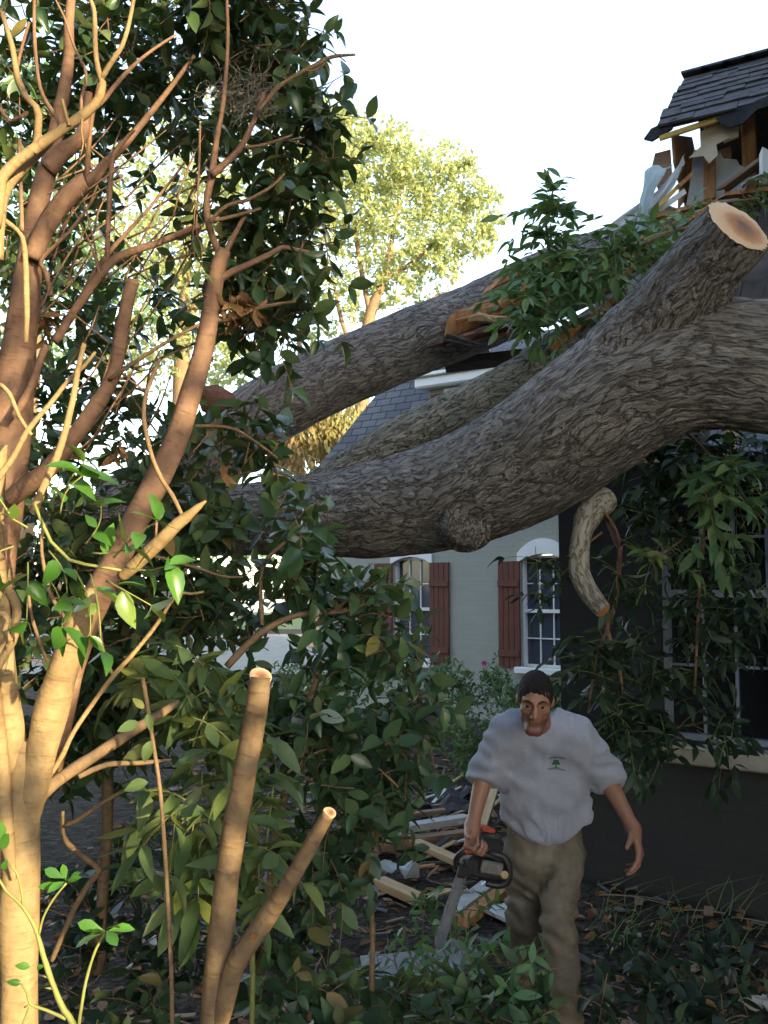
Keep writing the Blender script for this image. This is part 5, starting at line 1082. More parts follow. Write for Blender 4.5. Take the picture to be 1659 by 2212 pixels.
# low plants across the bottom of the yard
low = [('low_plant', 'dark tangled ground plant behind the crooked bare branch', [(160, 1900, 3.5, 120, 60, .3, 30), (300, 1850, 3.6, 110, 60, .3, 30), (140, 2080, 3.1, 90, 60, .3, 22), (280, 2030, 3.3, 110, 60, .3, 26), (420, 2060, 3.3, 80, 60, .3, 18), (620, 2000, 3.2, 70, 70, .3, 18)], 'leaf_baked_shade', .075, (200, 3.4)),
       ('low_plant', 'dark low plant in front of the grey shingle slab', [(880, 2160, 3.6, 110, 40, .3, 24), (790, 2140, 3.4, 70, 50, .3, 16)], 'leaf_shade', .09, (880, 3.6)),
       ('low_plant', 'bright leafed low plant right before the walking man', [(1085, 2100, 3.25, 60, 45, .2, 10), (1120, 2070, 3.2, 40, 40, .2, 6), (1150, 2050, 3.2, 15, 25, .1, 2)], 'leaf_hick', .085, (1090, 3.3)),
       ('low_plant', 'wide dark undergrowth plant at bottom centre', [(1000, 2180, 3.1, 120, 50, .3, 30), (1120, 2190, 3.0, 90, 40, .3, 22), (700, 2170, 3.0, 90, 60, .3, 24)], 'leaf_shade', .09, (1000, 3.1)),
       ('low_plant', 'dim leafy plant growing at the foot of the dark wing wall', [(1400, 2050, 4.2, 90, 40, .35, 22), (1540, 2040, 4.3, 90, 40, .35, 22), (1620, 2090, 4.0, 80, 60, .35, 20)], 'leaf_baked_shade', .085, (1500, 4.3)),
       ('low_plant', 'dim leafy plant in the bottom right corner', [(1400, 2150, 3.5, 100, 50, .3, 18), (1540, 2170, 3.4, 110, 50, .3, 22), (1300, 2180, 3.4, 60, 30, .3, 8)], 'leaf_baked_shade', .085, (1540, 3.4)),
       ('low_plant', 'dark ground plant at the bottom between seedling and cut stems', [(330, 2150, 2.9, 110, 60, .3, 20), (600, 2130, 2.9, 60, 80, .3, 18)], 'leaf_shade', .085, (330, 2.9)),
       ('leafy_cutting', 'limp yellow green leafy cutting lying below the chainsaw bar', [(905, 1960, 4.9, 60, 50, .2, 12), (880, 2040, 4.6, 60, 40, .2, 10), (930, 2080, 4.3, 40, 40, .2, 7)], 'leaf_hick', .09, (905, 4.9)),
       ('leafy_cutting', 'limp green leafy cutting left of the walking man\'s legs', [(1000, 2020, 4.4, 60, 40, .2, 10), (1040, 1960, 4.6, 30, 30, .2, 4)], 'leaf_hick', .085, (1000, 4.4))]
for nm, lab, bl, mt, lf_, (u, d_) in low: shrub(nm, lab, 'plant' if nm == 'low_plant' else 'cutting', bl, mt, lf_, gp(u, d_), length=.2, droop=.4, shape=LEAF_OVAL if mt != 'leaf_hick' else LEAF_LONG)
m_ = MB()
for k in range(40):
    u, v = random.uniform(1230, 1640), random.uniform(1900, 2010); d_ = random.uniform(4.1, 5)
    a = P(u, v + 60, d_); tube(m_, [a, a + np.array((random.uniform(-.05, .1), 0, .1)), a + np.array((random.uniform(-.05, .25), 0, .17))], [.003, .002, .0006], nu=3, step=.06)
props(m_.build('grass_blades', M['leaf_pale']), kind='stuff')

# azalea bushes before the recessed wall
az = [('azalea_bush', 'low azalea bush in front of the brick wall between the shutters', [(1000, 1490, 11.3, 70, 60, .5, 80), (960, 1450, 11.6, 40, 45, .4, 36), (1010, 1600, 9.6, 70, 80, .5, 80)], (1000, 11.3)),
      ('azalea_bush', 'azalea bush with a single pink flower below the right shutter', [(1075, 1480, 11, 45, 50, .5, 60), (1090, 1570, 9.8, 50, 70, .4, 60)], (1075, 11)),
      ('azalea_bush', 'azalea bush dotted with small white flowers at the left', [(760, 1460, 11.5, 80, 50, .5, 80), (690, 1480, 11, 60, 40, .4, 40), (840, 1440, 11.5, 70, 45, .5, 60), (620, 1470, 10.5, 60, 35, .4, 40)], (760, 11.5)),
      ('azalea_bush', 'azalea bush nearest the white sill behind the man\'s head', [(1130, 1510, 10.2, 50, 45, .4, 60), (1190, 1500, 10, 40, 40, .3, 40)], (1130, 10.2))]
for nm, lab, bl, (u, d_) in az:
    t_ = shrub(nm, lab, 'bush', bl, 'leaf_azalea', .06, gp(u, d_), dens=1, nleaf=(9, 13), length=.22, group='azalea bushes along the wall')
    if 'pink' in lab or 'white flowers' in lab:
        for (fu, fv, fd) in ([(1046, 1433, 10.9)] if 'pink' in lab else [(690, 1425, 11), (715, 1410, 11.2), (740, 1412, 11.2), (700, 1450, 10.9), (650, 1440, 10.5), (735, 1440, 11)]):
            q = MB(); c = P(fu, fv, fd); n = 6
            add_leaves(q, np.repeat(c[None], n, 0), np.array([(math.cos(i), -.5, math.sin(i)) for i in np.arange(n) * 6.28 / n]), np.tile((0, -1, .3), (n, 1)), .045, LEAF_OVAL)
            q.build('flower', simple('pink_petal', (.55, .05, .25), (.7, .1, .35)) if 'pink' in lab else M['trim'], t_)

# ================================================================== leafy limbs torn down over roof, trunk and wing
def cut_bough(label, rows, blobs, leaf=.105, mat='leaf_hick', n=1):
    t_ = thing('leafy_bough', label, 'bough', P(*rows[0][:2], rows[0][3]))
    m_ = MB(); ptube(m_, rows, nu=8, step=.03, wob=.2); m_.build('stem', M['twig'], t_, smooth=True)
    lm, tm = MB(), MB(); blob_sprigs(lm, tm, blobs, leaf, length=.26, shape=LEAF_LONG, comp=True)
    f = lm.build('foliage', M[mat], t_, smooth=True); tm.build('twigwork', M['twig_green'], f)
cut_bough('green bough standing up against the white sky above the far limb', [(1210, 640, 12, 5.9), (1190, 560, 9, 5.8), (1180, 480, 6, 5.75), (1195, 410, 4, 5.7)], [(1165, 440, 5.7, 45, 40, .2, 8), (1190, 510, 5.7, 45, 45, .2, 12), (1215, 420, 5.6, 28, 30, .15, 3), (1180, 560, 5.7, 60, 40, .2, 14)])
cut_bough('green bough draped down between the far and middle limbs', [(1230, 560, 10, 5.7), (1180, 620, 8, 5.65), (1130, 690, 5, 5.6)], [(1180, 620, 5.6, 70, 50, .25, 24), (1150, 690, 5.55, 50, 40, .2, 14), (1090, 640, 5.7, 40, 35, .2, 5), (1210, 680, 5.6, 40, 35, .2, 8)])
cut_bough('green bough lying on the roof just left of the sawn stub', [(1450, 500, 10, 5.6), (1360, 540, 8, 5.6), (1270, 560, 5, 5.6)], [(1300, 530, 5.6, 70, 45, .25, 22), (1390, 530, 5.6, 60, 40, .25, 16), (1340, 590, 5.5, 60, 35, .2, 12), (1260, 590, 5.6, 50, 40, .2, 10), (1450, 490, 6.2, 50, 20, .2, 7)])
cut_bough('sparse green leaves behind the sawn stub at the right edge', [(1640, 430, 8, 6.4), (1560, 440, 6, 6.4), (1500, 470, 5, 6.4)], [(1600, 430, 6.4, 60, 12, .2, 8), (1500, 470, 6.4, 50, 15, .2, 6)])
cut_bough('pale leaf cluster hanging under the trunk before the dark window', [(1480, 930, 8, 4.75), (1530, 980, 6, 4.7), (1560, 1010, 4, 4.65)], [(1560, 1015, 4.6, 65, 35, .2, 16), (1530, 1060, 4.6, 50, 40, .2, 8), (1600, 1080, 4.7, 50, 60, .2, 8)], .11)
cut_bough('small yellow green leaf spray right of the curled branch', [(1480, 1160, 6, 4.8), (1440, 1190, 5, 4.7), (1410, 1205, 4, 4.6)], [(1400, 1200, 4.6, 28, 22, .12, 4)], .1, 'leaf_pale')
cut_bough('dim leaf mass hanging along the right part of the wing window', [(1500, 900, 14, 5.0), (1520, 1100, 10, 5.0), (1510, 1300, 8, 5.0), (1500, 1500, 5, 5.0)], [(1450, 1000, 5.0, 90, 70, .25, 34), (1400, 1120, 5.0, 60, 70, .2, 20), (1560, 1280, 5.1, 90, 100, .25, 26), (1500, 960, 4.95, 120, 40, .25, 30), (1480, 1420, 5.15, 60, 80, .2, 16), (1590, 1180, 5.0, 60, 90, .2, 16), (1620, 1010, 4.9, 60, 80, .2, 16), (1540, 1400, 5.1, 60, 70, .2, 8), (1620, 1330, 5.0, 50, 80, .2, 9), (1480, 1150, 5.1, 50, 60, .2, 8)], .1, 'leaf_baked_shade')
cut_bough('dim leafy bough hanging from the curled branch beside the wing corner', [(1340, 1180, 12, 5.0), (1330, 1300, 9, 5.0), (1290, 1420, 6, 5.0), (1270, 1540, 4, 5.0)], [(1290, 1410, 4.95, 60, 60, .2, 14), (1370, 1400, 5.0, 50, 80, .2, 10), (1330, 1230, 5.0, 40, 60, .2, 7), (1250, 1440, 4.9, 25, 30, .1, 4)], .1, 'leaf_baked_shade')
cut_bough('dim leafy bough heaped on the wing sill behind the man\'s shoulder', [(1300, 1640, 10, 5.0), (1400, 1590, 8, 5.0), (1520, 1560, 5, 5.0)], [(1330, 1560, 5.0, 80, 70, .25, 26), (1430, 1590, 5.0, 80, 50, .25, 22), (1540, 1590, 5.0, 70, 40, .2, 12), (1300, 1480, 5.1, 40, 50, .2, 8), (1420, 1470, 5.1, 70, 60, .2, 10)], .1, 'leaf_baked_shade')
cut_bough('few small leaves on a thin twig before the right shuttered window', [(1300, 1150, 5, 4.7), (1240, 1195, 3.5, 4.68), (1190, 1210, 3, 4.68), (1150, 1230, 3, 4.68)], [(1150, 1215, 4.68, 28, 22, .08, 5), (1165, 1280, 4.68, 15, 22, .08, 3), (1200, 1250, 4.68, 12, 20, .08, 2)], .08, 'leaf_baked_shade')

# ================================================================== far away
def far_tree(label, u, d, trunk_rows, blobs, leaf, mat='leaf_far', nper=220, group='background trees beyond the yard', bark='stem_grey'):
    t_ = thing('broadleaf_tree', label, 'tree', gp(u, d), group)
    for k, rows in enumerate(trunk_rows):
        m_ = MB(); ptube(m_, [(*r_[:3], d) for r_ in rows], nu=8, step=.4, wob=.2); m_.build('trunk' if k == 0 else 'limb', M[bark], t_, smooth=True)
    m_ = MB()
    for (bu, bv, ru, rv, n) in blobs:
        c = P(bu, bv, d); rad = np.array((px(ru, d), px(ru, d) * .9, px(rv, d)))
        # clumps of leaves within the crown, so the sky shows between them
        k = max(3, n // 14); _, cc = in_ellipsoid(k, .5)
        for q in cc:
            cl = c + q * rad; nn_ = random.randint(8, 20); s_ = .16 * min(rad)
            dirs, o_ = in_ellipsoid(nn_, .5)
            add_leaves(m_, cl + o_ * s_ * np.array((1.5, 1.5, 1)), RNG.normal(size=(nn_, 3)) - UP * .3, UP + RNG.normal(size=(nn_, 3)) * .7, leaf * RNG.uniform(.6, 1.3, nn_), (LEAF_SMALL[0] * np.array((1.35, 1, 1)), *LEAF_SMALL[1:]))
    m_.build('crown', M[mat], t_)
far_tree('tall yellow green sunlit tree in the gap right of the dark crown', 800, 27, [[(775, 1265, 40), (780, 1000, 36), (785, 780, 30), (800, 680, 24), (830, 600, 17), (850, 500, 10), (870, 380, 5)], [(800, 680, 14), (780, 580, 11), (760, 450, 6)], [(830, 605, 12), (900, 560, 9), (960, 500, 5)], [(790, 720, 16), (860, 690, 12), (950, 640, 14), (975, 632, 10)], [(785, 800, 16), (740, 700, 10), (720, 600, 6)]],
    [(850, 360, 130, 85, 1800), (940, 400, 120, 95, 1500), (800, 440, 110, 100, 1600), (1000, 470, 95, 90, 950), (760, 330, 90, 100, 1300), (900, 520, 140, 70, 1500), (740, 520, 70, 90, 800), (1040, 500, 55, 60, 300), (830, 310, 60, 30, 260), (720, 260, 70, 60, 800), (1000, 370, 60, 40, 260), (880, 620, 80, 35, 200), (690, 440, 70, 110, 900), (740, 640, 80, 70, 700), (860, 600, 110, 60, 700), (960, 570, 90, 50, 500), (1050, 440, 50, 60, 260)], .17)
far_tree('yellow green sunlit tree glimpsed through the left branches', 420, 24, [[(380, 1265, 50), (390, 900, 40), (400, 600, 26), (420, 400, 12)], [(400, 640, 20), (330, 500, 12)], [(395, 700, 20), (500, 560, 12)]],
    [(400, 560, 150, 130, 1700), (330, 380, 120, 120, 1000), (480, 400, 110, 110, 1200), (560, 560, 110, 110, 1200), (620, 400, 80, 100, 800), (380, 740, 130, 80, 900), (640, 300, 70, 60, 500), (250, 560, 130, 160, 1300), (280, 780, 150, 90, 1000), (180, 420, 120, 120, 700), (430, 250, 120, 90, 700), (500, 700, 110, 90, 900), (120, 650, 90, 130, 700)], .17)
far_tree('broad green tree at the far left edge behind the evergreen', 60, 22, [[(40, 1265, 60), (60, 900, 46), (80, 600, 26), (90, 400, 12)]], [(60, 500, 190, 160, 900), (90, 250, 160, 140, 700), (30, 800, 170, 120, 500), (230, 640, 110, 120, 400), (180, 100, 150, 100, 400)], .24, 'leaf_hick')
far_tree('green tree low behind the far limb where the sky shows', 640, 32, [[(640, 1265, 26), (645, 950, 20), (648, 760, 12), (640, 700, 7)]], [(560, 830, 80, 50, 400), (640, 800, 60, 40, 250), (480, 800, 70, 60, 300), (700, 760, 60, 40, 160), (720, 730, 60, 25, 120), (520, 760, 40, 30, 90)], .22)
far_tree('dense dark green trees closing the street at left', 250, 46, [[(250, 1300, 30), (250, 1100, 22)], [(120, 1300, 26), (120, 1120, 18)]], [(100, 1100, 170, 110, 1100), (300, 1130, 150, 90, 900), (450, 1150, 110, 70, 500), (-60, 1050, 170, 140, 700), (560, 1170, 70, 60, 250)], .35, 'leaf_hick')
# weeping tree lit by the low sun, left of the hipped roof
wt = thing('weeping_tree', 'golden weeping tree hanging beside the hipped grey roof', 'tree', gp(640, 24), 'background trees beyond the yard')
m_ = MB(); ptube(m_, [(640, 1270, 20, 24), (645, 1050, 16, 24), (655, 900, 10, 24), (690, 820, 6, 24)], nu=8, step=.3); m_.build('trunk', M['stem_tan'], wt, smooth=True)
m_ = MB()
for k in range(420):
    u = random.uniform(590, 800); top = 850 + abs(u - 700) * .5 + random.uniform(-20, 60); L = random.uniform(60, 170); dd_ = 24 + random.uniform(-1.2, 1.2)
    p0 = P(u, top, dd_); p1 = P(u - random.uniform(0, 12), top + L, dd_); n = 10
    tt = np.linspace(0, 1, n)[:, None]; base = p0 * (1 - tt) + p1 * tt + RNG.normal(size=(n, 3)) * .04
    add_leaves(m_, base, np.tile((0, 0, -1.0), (n, 1)) + RNG.normal(size=(n, 3)) * .35, RNG.normal(size=(n, 3)), .2 * RNG.uniform(.7, 1.3, n), LEAF_SMALL, lv=min(1, max(0, (800 - u) / 210 + random.uniform(-.2, .2))))
M['weep'] = leaf_mat('golden_weeping_leaf', [(0, (.24, .26, .09)), (.55, (.30, .26, .10)), (1, (.34, .20, .11))], .6, .4, (.42, .32, .14), .3)
m_.build('crown', M['weep'], wt)
far_tree('low hedge like bush row across the far street', 900, 50, [[(900, 1300, 10), (900, 1270, 8)]], [(660, 1255, 60, 30, 300), (760, 1250, 60, 40, 300)], .3, 'leaf_hick')
# white car parked beyond the street
def car():
    c = P(560, 1330, 57); c[2] = .03
    t_ = thing('parked_car', 'white car parked across the far street, glimpsed through leaves', 'car', c)
    prof = [(-2.3, .35), (-2.35, .8), (-2.1, 1.0), (-1.3, 1.08), (-.6, 1.62), (1.5, 1.66), (2.15, 1.1), (2.3, 1.0), (2.3, .4), (1.85, .36), (1.75, .6), (1.45, .74), (1.15, .6), (1.05, .34), (-1.05, .34), (-1.15, .6), (-1.45, .74), (-1.75, .6), (-1.85, .36)]
    q = MB(); q.prism(prof, c - np.array((0, .85, 0)), (1, 0, 0), UP, (0, 1, 0), 1.7); q = bmfix(q.build('body', simple('white_car_paint', (.8, .8, .8), (.82, .82, .82), .25, spec=.6), t_))
    for poly in ([(-1.1, 1.08), (-.55, 1.52), (.3, 1.54), (.3, 1.08)], [(.38, 1.08), (.38, 1.54), (1.4, 1.55), (1.75, 1.1)]):
        g = MB(); g.prism(poly, c - np.array((0, .86, 0)), (1, 0, 0), UP, (0, 1, 0), .012); g.build('window', M['glass_dark'], q)
    for x_ in (-1.45, 1.45):
        wh = MB(); tube(wh, [c + np.array((x_, -.88, .33)), c + np.array((x_, -.66, .33))], [.34, .34], nu=24, step=1); wh = wh.build('wheel', simple('tyre_rubber', (.02, .02, .02), (.035, .035, .035)), t_)
        disc(c + np.array((x_, -.886, .33)), (0, -1, 0), .22, nu=20, rings=2).build('rim', M['flash'], wh)
car()
# sunlit brick gatepost far off, and a pale neighbouring wall
m_ = MB(); pc = P(686, 1300, 30); pc[2] = 0; m_.box(pc + UP * 1.05, (.24, .24, 1.05), bev=.02); m_.box(pc + UP * 2.16, (.3, .3, .06), bev=.02)
props(m_.build('brick_post', simple('tan_brick', (.32, .2, .13), (.46, .32, .22), .85, 12, .3, 30)), 'sunlit tan brick gatepost left of the grey house', 'gatepost')
# ================================================================== wreckage on the ground behind the man
def gplank(lab, a, b_, wd, th, mat, lift=0.0, name='board', cat='board', bend=0.0, lift2=None):
    p = G(*a); q = G(*b_); p[2] = float(gz(p[0], p[1])) + th / 2 + lift + .01; q[2] = float(gz(q[0], q[1])) + th / 2 + (lift if lift2 is None else lift2) + .01
    plank(name, lab, cat, p, q, wd, th, M[mat], jag=.03, bend=bend, group='boards scattered on the ground')
gplank('long white painted board with a tan edge, nearest the chainsaw', (830, 1835), (1010, 1805), .11, .05, 'trim_dirty', .10)
gplank('long tan board lying along the white painted board', (810, 1848), (1012, 1822), .10, .07, 'wood_old', .03)
gplank('pale new board slanting down toward the chainsaw', (880, 1835), (1000, 1885), .09, .04, 'wood', .05)
gplank('short pale board on the dark mulch left of the chainsaw bar', (822, 1912), (912, 1950), .10, .05, 'wood', .02)
gplank('thin white strip of trim at the far left of the wreckage', (738, 1768), (845, 1767), .06, .03, 'trim_dirty', .05)
gplank('pale board leaning behind the chainsaw and the trouser leg', (1040, 1800), (1085, 1720), .08, .035, 'wood', .03, lift2=.25)
gplank('white and tan board crossing beside the trouser leg', (975, 1985), (1098, 1890), .10, .03, 'trim_dirty', .03)
gplank('red brown splintered board under the trouser leg', (1000, 2000), (1105, 1915), .08, .05, 'wood_torn', .0)
gplank('thin pale lath sticking out of the debris behind the arm', (960, 1720), (1000, 1690), .03, .02, 'wood', .05)
gplank('short tan board low between the two cut stems', (650, 1850), (712, 1868), .10, .05, 'wood_old', .02)
gplank('grey board scrap half hidden by the knee', (1060, 1990), (1120, 1975), .22, .02, 'flash', .02)
gplank('dark grey lath crossing the mulch in the middle', (840, 1790), (960, 1770), .07, .03, 'wood_old', .03)
# slab of old shingles
c = G(890, 2128); c[2] = .06
slab = thing('shingle_slab', 'torn grey slab of roof shingles lying in the mulch', 'shingle slab', c)
ax_u = nrm((1, .12, .05)); ax_v = nrm((-.12, 1, .1)); q = MB()
q.prism([(-.24, -.16), (-.05, -.19), (.14, -.15), (.27, -.06), (.36, .05), (.33, .12), (.05, .17), (-.20, .17), (-.26, .08)], c, ax_u, ax_v, np.cross(ax_u, ax_v), .02); bmfix(q.build('base_sheet', M['deck'], slab))
M['grey_sh'] = simple('worn_grey_shingle', (.22, .23, .25), (.36, .37, .39), .9, 8, .4, 60)
for k in range(7):
    q = MB(); x0 = -.24 + k * .085; q.prism([(x0, -.15 + .006 * (k - 2) ** 2), (x0 + .08, -.15 + .006 * (k - 1) ** 2), (x0 + .08, .15), (x0, .15)], c + np.cross(ax_u, ax_v) * .021, ax_u, ax_v, np.cross(ax_u, ax_v), .008 + .004 * random.random()); bmfix(q.build('shingle_tab', M['grey_sh'], slab))
def crumple(lab, u, v, s, mat='flash'):
    c = G(u, v); c[2] = .05; m_ = MB(); n = 7; X, Y = np.meshgrid(np.linspace(-1, 1, n), np.linspace(-1, 1, n), indexing='ij')
    Z = RNG.uniform(-.35, .35, (n, n)); V = np.stack((X, Y * .6, Z), -1).reshape(-1, 3) * s; i = np.arange(n - 1)[:, None] * n; j = np.arange(n - 1)[None]
    F = np.stack((i + j, i + n + j, i + n + j + 1, i + j + 1), -1).reshape(-1, 4)
    m_.add(np.vstack((V, V + UP * .006)) + c, [F[:, ::-1], F + n * n]); props(m_.build('debris_scrap', M[mat]), lab, 'scrap', 'crumpled scraps in the debris')
crumple('crumpled blue grey scrap on the mulch above the short board', 860, 1892, .14)
crumple('pale crumpled scrap beside the seedling in the dark', 335, 2050, .06)
crumple('small bright scrap behind the chainsaw bar', 1010, 1945, .05, 'trim_dirty')
crumple('dark shingle heap behind the boards', 950, 1760, .28, 'shingle_piece')
crumple('second dark shingle heap nearer the man\'s elbow', 1010, 1730, .22, 'shingle_piece')
crumple('small white scrap by the boot at bottom right', 1640, 2190, .08, 'trim_dirty')

for k in range(44):                                   # splintered lath thrown about behind the man
    u, v = random.uniform(880, 1090), random.uniform(1690, 1960); a = random.uniform(-.5, .5); L = random.uniform(25, 80)
    p = G(u, v); q_ = G(u + L * math.cos(a), min(v + L * math.sin(a) * .6, 2000)); p[2] = .03; q_[2] = random.uniform(.03, .14)
    plank('lath', 'short splintered lath in the debris behind the man', 'lath', p, q_, random.uniform(.02, .06), .012, M[random.choice(('wood', 'wood_old', 'wood_torn', 'flash', 'deck'))], group='splintered laths in the debris')
# ================================================================== the man
def bez(*p): return [np.asarray(q, float) for q in p]
man = thing('person', 'man in a pale grey sweatshirt ducking under the fallen trunk, chainsaw in hand', 'person', (0.66, 3.95, 0))
HC = P(1156, 1518, 3.68)                             # head centre
yaw, pit, rol = R(-9), R(15), R(3)                   # facing the camera, chin down, turned a little to his right
Rh = (Matrix.Rotation(yaw, 3, 'Z') @ Matrix.Rotation(rol, 3, 'Y') @ Matrix.Rotation(pit, 3, 'X'))
RH = np.array(Rh)                                    # columns: local axes in world; local x = viewer right, y = back, z = up
HS = .90                                             # head size
hd = lambda x, y, z: HC + RH @ np.array((x, y, z)) * HS
neckb = P(1170, 1553, 3.97)
shL, shR = P(1100, 1582, 3.92), P(1243, 1590, 3.92)
elL, elR = P(1046, 1672, 3.97), P(1312, 1684, 4.0)
wrL, wrR = P(1020, 1786, 3.86), P(1368, 1790, 3.86)
hipL, hipR = P(1133, 1850, 4.08), P(1214, 1850, 4.0)
knL, knR = P(1131, 1985, 4.13), P(1209, 2005, 3.84)
anL, anR = P(1127, 2118, 4.42), P(1230, 2225, 3.86)
anL[2] = max(anL[2], .10); anR[2] = .10
def hand(w, k, fan, palm_n, curl, size=1.0, thumb_side=1):
    """wrist w, direction to knuckles k, direction across the palm fan (towards little finger), palm normal"""
    k = nrm(k); fan = nrm(fan - k * (k @ fan)); pn = np.cross(k, fan); pn = pn if pn @ palm_n > 0 else -pn
    out = []; s = size
    kn = []
    for i, (o, L) in enumerate(((-.030, .086), (-.010, .092), (.010, .090), (.029, .082))):
        b_ = w + k * (L + .004) * s + fan * o * s
        kn.append(b_); out.append((w + fan * o * .55 * s, b_, .0150 * s, .0125 * s))
    fl = ((.040, .026, .021), (.044, .029, .022), (.041, .027, .022), (.032, .021, .020))
    for i in range(4):
        p = kn[i]; a = curl[i]; tot = 0
        for j, L in enumerate(fl[i]):
            tot += a * (1.0, 1.15, .8)[j]
            d_ = nrm(k * math.cos(tot) + pn * math.sin(tot) + fan * (i - 1.5) * .05)
            q = p + d_ * L * s; out.append((p, q, (.0098, .0088, .0080)[j] * s, (.0088, .0080, .0068)[j] * s)); p = q
    tb = w + k * .022 * s - fan * .022 * s * thumb_side; d_ = nrm(k * .75 - fan * .75 * thumb_side + pn * .35); p = tb
    for L, r0, r1 in ((.038, .0150, .0115), (.030, .0110, .0098), (.025, .0098, .0076)):
        q = p + d_ * L * s; out.append((p, q, r0 * s, r1 * s)); p = q; d_ = nrm(d_ + k * .15 + pn * (.35 if curl[0] > .7 else .12))
    return out
# right hand (viewer's left) closes round the saw's handle bar; left hand hangs loose
hdirL = nrm(P(1019, 1832, 3.80) - wrL); hL = hand(wrL, hdirL, np.array((.55, .75, 0)), np.array((.6, -.5, -.2)), (1.05, 1.1, 1.1, 1.1), 1.06)
hdirR = nrm(P(1382, 1840, 3.80) - wrR); hR = hand(wrR, hdirR, np.array((.25, .9, 0)), np.array((-.9, .2, 0)), (.35, .45, .55, .62), 1.10)
segs = [(neckb - np.array((0, -.02, .06)), hd(0, .045, -.045), .056, .050), (shL, shR, .055, .055), (P(1172, 1620, 4.0), P(1175, 1760, 4.05), .085, .085), (P(1140, 1620, 3.99), P(1205, 1620, 3.99), .08, .08), (P(1175, 1760, 4.05), P(1175, 1830, 4.06), .085, .09), (P(1145, 1825, 4.06), P(1205, 1825, 4.04), .085, .085),
        (shL, elL, .052, .042), (elL, wrL, .041, .026), (wrL, wrL + hdirL * .03, .026, .024), (shR, elR, .052, .042), (elR, wrR, .041, .026), (wrR, wrR + hdirR * .03, .026, .024),
        (hipL, knL, .078, .056), (knL, anL, .052, .038), (hipR, knR, .078, .056), (knR, anR, .052, .038), (anL, anL + np.array((-.01, -.12, -.04)), .04, .03), (anR, anR + np.array((.01, -.14, -.04)), .04, .03)]
fing = hL + hR
def sd_body(p):
    d_ = np.full(len(p), 9.0, np.float32)
    for a, b_, ra, rb in segs: d_ = smin(d_, seg(p, a, b_, ra, rb), .03)
    for hs_ in (hL, hR):
        w_ = hs_[0][0]; near = np.linalg.norm(p - w_, axis=1) < .30
        if near.any():
            q = p[near]; e = np.full(len(q), 9.0, np.float32)
            for a, b_, ra, rb in hs_[:4]: e = smin(e, seg(q, a, b_, ra, rb), .012)
            for a, b_, ra, rb in hs_[4:]: e = smin(e, seg(q, a, b_, ra, rb), .004)
            d_[near] = smin(d_[near], e, .014)
    near = np.linalg.norm(p - HC, axis=1) < .24
    if near.any():
        q = ((p[near] - HC) @ RH) / HS
        e = ell(q, (0, .012, .035), (.074, .095, .098))
        e = smin(e, ell(q, (0, -.014, -.045), (.053, .066, .066)), .035)
        e = smin(e, seg(q, (-.013, -.066, -.100), (.013, -.066, -.100), .0225, .0225), .024)
        for s_ in (-1, 1): e = smin(e, seg(q, (s_ * .042, -.004, -.066), (s_ * .016, -.062, -.102), .017, .017), .02)   # jaw line              # chin
        for s_ in (-1, 1):
            e = smin(e, ell(q, (s_ * .044, -.054, -.014), (.018, .018, .014)), .02)                       # cheekbones
            e = smin(e, seg(q, (s_ * .012, -.084, .036), (s_ * .046, -.068, .036), .0105, .009), .012)     # brow
            e = smax(e, -(np.linalg.norm(q - np.array((s_ * .032, -.100, .012)), axis=1) - .019), .012)    # eye socket
            e = smin(e, ell(q, (s_ * .075, .014, .004), (.009, .019, .029)), .006)                        # ears
            e = smin(e, np.linalg.norm(q - np.array((s_ * .012, -.096, -.030)), axis=1) - .0095, .006)     # nostrils
            e = smax(e, -(seg(q, (s_ * .020, -.090, -.036), (s_ * .031, -.080, -.060), .0035, .0025)), .006)
            e = smax(e, -ell(q, (s_ * .054, -.058, -.060), (.014, .020, .020)), .02)
        e = smin(e, seg(q, (0, -.088, .026), (0, -.108, -.024), .0085, .0125), .010)                     # nose
        e = smin(e, seg(q, (-.018, -.0765, -.0585), (.018, -.0765, -.0585), .0070, .0070), .007)
        e = smin(e, seg(q, (-.015, -.0755, -.0705), (.015, -.0755, -.0705), .0075, .0075), .006)
        e = smax(e, -(seg(q, (-.022, -.0838, -.0645), (.022, -.0838, -.0645), .0034, .0030)), .0025)         # mouth line
        for zz in (.058, .068): e = smax(e, -seg(q, (-.04, -.083 + (zz - .058) * .4, zz), (.04, -.083 + (zz - .058) * .4, zz), .0016, .0016), .004)   # brow creases
        for s_ in (-1, 1):
            e = smin(e, seg(q, (s_ * .019, -.0790, .0195), (s_ * .043, -.0720, .0175), .0062, .0052), .004)  # upper lid
            e = smin(e, seg(q, (s_ * .019, -.0765, .0025), (s_ * .043, -.0705, .0035), .0052, .0045), .006)  # lower lid
        d_[near] = smin(d_[near], e * HS, .02)
    return d_
V, F = mesh_sdf(sd_body, (.28, 3.45, -.05), (1.25, 4.75, 1.72), .0055)
body = MB(); body.add(V, F)
q = ((V - HC) @ RH) / HS                              # skin tone: lips, stubble, hairless elsewhere
lv = np.full(len(V), .5)
hm = np.linalg.norm(V - HC, axis=1) < .2
st_ = np.clip((-.036 - q[:, 2]) / .02, 0, 1) * np.clip((.005 - q[:, 1]) / .02, 0, 1) * np.clip((q[:, 2] + .15) / .02, 0, 1)
st_ = st_ * np.where((np.abs(q[:, 0]) > .022) & (q[:, 2] > -.058), .45, 1)
lv = lv - np.where(hm, st_, 0) * .25
lips = np.exp(-((q[:, 2] + .0645) / .009) ** 2 - (q[:, 0] / .018) ** 4) * (q[:, 1] < -.07) * hm; lv = lv * (1 - lips) + .20 * lips
red = np.exp(-((q[:, 2] + .018) / .02) ** 2) * (q[:, 1] < -.05) * hm; lv = lv - red * .06
body.lv[-1] = lv
